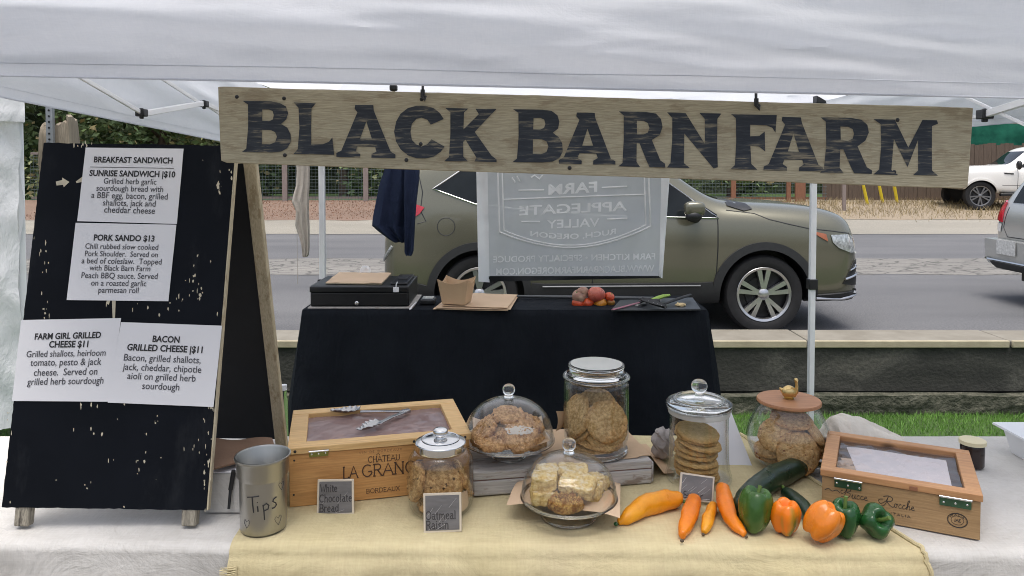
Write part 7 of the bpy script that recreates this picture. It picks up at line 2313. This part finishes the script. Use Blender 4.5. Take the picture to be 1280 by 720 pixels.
for i in range(4):
    for j in range(3):
        c_ = spoon(.25 + i * .17, .25 + j * .25) + V((0, 0, .0016))
        m.ball(c_, .0022, 8, sq=(1, 1, .4))
m.build('slot', MAT['alloy'], sk)
MB().tube([Pz(830, 380, zk + .006), Pz(846, 374, zk + .016), Pz(863, 368.5, zk + .020)], [.006, .009, .008], 10, squash=.7).build('handle', MAT['cladding'], sk)
sc0 = Pz(851, 381, ZB0 + .014)
m = MB().ball((0, 0, 0), 1, 18)
m.v = [sc0 + V((p.x * .024 * (1 + .5 * nz(p.x * 2, p.y * 2, 1)), p.y * .018 * (1 + .5 * nz(p.x * 2, p.y * 2, 5)), p.z * .008 + .006 * nz(p.x * 3, p.y * 3, 9))) for p in m.v]
tag(m.build('bread_scrap', plain('scrap', (.62, .48, .26), .7, 0, .25, 40, bmp=.4), origin=sc0), 'torn pale scrap of bread on the dark cutting board', 'bread')
ra_, rb_ = Pz(690, 371, ZB0 + .012), Pz(817, 373, ZB0 + .012)
tag(MB().tube([ra_ - (rb_ - ra_) * .35, ra_, rb_], [.006, .008, .008], 10).build('metal_rod', plain('rod_grey', (.10, .105, .11), .45, .5, .1, 20), origin=ra_), 'thin grey metal rod lying along the back of the black table', 'rod')
# little bottle glimpsed behind the box
bb = P(355, 492, 2.5)
bt_ = thing('bottle', 'small clear bottle standing on the grass between the board and black table', 'bottle', (bb.x, 2.5, 0))
MB().lathe([(0, .0), (.014, .0), (.015, .01), (.014, bb.z - .03), (.009, bb.z - .005), (.009, bb.z + .012), (0, bb.z + .012)], 20, Matrix.Translation((bb.x, 2.5, 0))).build('bottle_body', MAT['thickglass'], bt_)
MB().lathe([(0, bb.z + .0125), (.010, bb.z + .0125), (.010, bb.z + .03), (0, bb.z + .03)], 16, Matrix.Translation((bb.x, 2.5, 0))).build('cap', MAT['white_metal'], bt_)

# ================================================================== THINGS HANGING FROM THE BACK CROSSBAR
def hang(rows, Y, depth, folds, amp, seed, top=None):
    """rows: (py, pxl, pxr) -> a hollow fold of cloth, closed section per row"""
    rows = ([(top, rows[0][1], rows[0][2])] if top else []) + rows
    R3 = []
    for i in range(len(rows) - 1):
        for j in range(6):
            t = j / 6
            R3.append(tuple(a + (b_ - a) * t for a, b_ in zip(rows[i], rows[i + 1])))
    R3.append(rows[-1])
    nv, nu = len(R3) - 1, 64
    def fn(u, v):
        py, xl, xr = R3[round(v * nv)]
        a = u * 2 * PI
        t = .5 - .5 * math.cos(a)
        px = xl + (xr - xl) * t
        p = P(px, py, Y)
        s = 1 if math.sin(a) >= 0 else -1
        d = depth * abs(math.sin(a)) ** .6
        f = amp * (math.sin(t * folds * PI + v * 1.2 + seed) + .6 * nz(t * 6, v * 3, seed))
        p.y += -s * d + f * min(1, .3 + v) * (abs(math.sin(a)) ** .4)
        p.z += .004 * nz(t * 5, v * 2, seed)
        return p
    m = MB().grid(fn, nu, nv, wrapu=True)
    return m
tw = hang([(200, 370, 387), (214, 371, 387), (232, 370, 387), (246, 366, 386), (252, 365, 386), (264, 370, 386), (282, 369, 387), (296, 374, 387), (308, 377, 387), (318, 378, 386), (321, 379, 384)], 4.28, .016, 5, .007, 2, top=192)
tag(tw.build('towel', MAT['towel'], origin=P(378, 205, 4.28)), 'beige towel hanging limp beside the left rear tent leg', 'towel')
s0 = P(373, 285, 4.28)
tag(MB().tube([P(371, 262, 4.28), P(371.5, 310, 4.28), P(372, 355, 4.27)], .0012, 4).build('string', MAT['towel'], origin=s0), 'thin loose string dangling below the beige towel', 'string')
jk = thing('jacket', 'dark navy jacket hanging from the back of the tent by the car tail', 'jacket', P(495, 215, 4.22))
hang([(205, 482, 517), (214, 480, 519), (232, 474, 520), (252, 470, 519), (272, 466, 518), (282, 465, 517), (290, 474, 517), (298, 485, 516), (302, 492, 515)], 4.22, .05, 5, .022, 1, top=190).build('body', MAT['navy'], jk)
hang([(205, 506, 522), (225, 505, 524), (250, 505, 521), (275, 506, 519), (298, 506, 518), (314, 506, 517), (319, 508, 515)], 4.13, .03, 2, .012, 4, top=190).build('sleeve', MAT['navy'], jk)
hang([(205, 514, 524), (215, 516, 524.5), (226, 518, 523.5), (232, 519, 522)], 4.18, .02, 2, .008, 6, top=190).build('collar', MAT['navy'], jk)

# ---- banner seen from behind: translucent grey, white lettering mirrored
def banner_mat(name, c, trans, transp):
    m, nt, b = newmat(name)
    vec = coords(nt)
    f = ntex(nt, coords(nt, (1, 1, .8)), 4, 4)
    col = ramp(nt, f, [(.3, tuple(x * .92 for x in c)), (.7, tuple(min(1, x * 1.06) for x in c))])
    nt.links.new(col, b.inputs['Base Color'])
    b.inputs['Roughness'].default_value = .5
    t = nt.nodes.new('ShaderNodeBsdfTranslucent')
    nt.links.new(col, t.inputs[0])
    mx = nt.nodes.new('ShaderNodeMixShader')
    mx.inputs[0].default_value = trans
    nt.links.new(b.outputs[0], mx.inputs[1])
    nt.links.new(t.outputs[0], mx.inputs[2])
    tp = nt.nodes.new('ShaderNodeBsdfTransparent')
    m2 = nt.nodes.new('ShaderNodeMixShader')
    m2.inputs[0].default_value = transp
    nt.links.new(mx.outputs[0], m2.inputs[1])
    nt.links.new(tp.outputs[0], m2.inputs[2])
    nt.links.new(m2.outputs[0], nt.nodes['Material Output'].inputs[0])
    return m
MAT['banner'] = banner_mat('banner_grey', (.69, .695, .69), .64, .03)
MAT['banner_white'] = banner_mat('banner_white', (.98, .98, .97), .45, 0)
bn_ = thing('vinyl_banner', 'translucent grey banner with mirrored white lettering hanging before the olive car', 'banner', P(715, 345, 4.26))
def bxy(px, py, off=0):
    y = 4.26 + .018 * math.sin((px - 600) / 34 + (py - 200) / 55) * .35 + .028 * nz((px - 600) / 60 + (py - 200) / 120, (py - 200) / 70, 3) + .006 * nz(px / 15, py / 30, 1)
    return P(px, py, y - off)
def ban_quad(x0t, x1t, x0b, x1b, y0, y1l, y1r, off=0, nu=40, nv=30):
    return MB().grid(lambda u, v: bxy((x0t + (x1t - x0t) * u) * (1 - v) + (x0b + (x1b - x0b) * u) * v, y0 + ((y1l + (y1r - y1l) * u) - y0) * v, off), nu, nv)
ban_quad(596.5, 838, 611, 826, 194, 347, 345).build('banner_sheet', MAT['banner'], bn_)
ban_quad(595, 609, 598, 612, 194, 352, 353, .004, 6, 30).build('side_hem', MAT['banner_white'], bn_)
ban_quad(827, 839, 824, 828, 194, 346, 348, .004, 6, 30).build('side_hem', MAT['banner_white'], bn_)
ban_quad(611, 826, 611, 826, 345, 352, 347.5, .004, 30, 4).build('bottom_hem', MAT['black_plastic'], bn_)
def mir_text(m, txt, x0, x1, yl, yr, h, bold=.012, arcf=None):
    vv, ff, tw_ = text_mesh(txt, bold)
    out = []
    for x, y in vv:
        t = x / tw_
        px = x1 - (x1 - x0) * t
        base = yr + (yl - yr) * t
        if arcf: base += arcf(t)
        out.append(bxy(px, base - y * h, .0035))
    MB().add(out, ff).build('banner_line', MAT['banner_white'], bn_, smooth=False)
mir_text(m, 'FARM', 685.5, 746.5, 243.5, 239.5, 12.5, .03)
mir_text(m, 'APPLEGATE', 649, 784, 269, 263, 11.5, .02)
mir_text(m, 'VALLEY', 683.5, 749.5, 285.5, 283, 10.5, .012)
mir_text(m, 'RUCH, OREGON', 663, 770, 295, 292, 6.5, .02, lambda t: 5.0 * math.sin(t * PI))
mir_text(m, 'FARM KITCHEN • SPECIALTY PRODUCE', 616.5, 819, 328, 324, 7.5, .015)
mir_text(m, 'WWW.BLACKBARNFARMOREGON.COM', 620, 818, 343.5, 339, 8, .02)
m = MB()
def bline(pts, r):
    q = []
    for (a, b_), (c_, d_) in zip(pts[:-1], pts[1:]):
        k = max(2, int(math.hypot(c_ - a, d_ - b_) / 5))
        q += [bxy(a + (c_ - a) * i / k, b_ + (d_ - b_) * i / k, .003) for i in range(k)]
    q.append(bxy(*pts[-1], .003))
    m.tube(q, r, 6)
for a in ([(648, 238), (680, 237.5)], [(752, 234.5), (784, 233)], [(628.5, 249.5), (690, 247), (806.5, 243)], [(652, 277), (675, 277)], [(759, 274), (784, 273)], [(640, 222), (644, 228)], [(646, 220), (650, 227)], [(664, 222), (668, 219), (674, 224), (678, 219)]):
    bline(a, .0045)
def shield(i):
    return [(621.5 + i, 200), (622.5 + i, 225), (624.5 + i, 290 - i * .35)] + [(624.5 + i + (188.3 - 2 * i) * k / 14, 290 - i * .35 + (-7 * k / 14) + (23 - i * .15) * math.sin(PI * k / 14) ** .9) for k in range(1, 14)] + [(812.8 - i, 283 - i * .35), (811 - i, 225), (810.5 - i, 200)]
bline(shield(0), .0055)
bline(shield(5.5), .0045)
m.build('banner_shield', MAT['banner_white'], bn_)
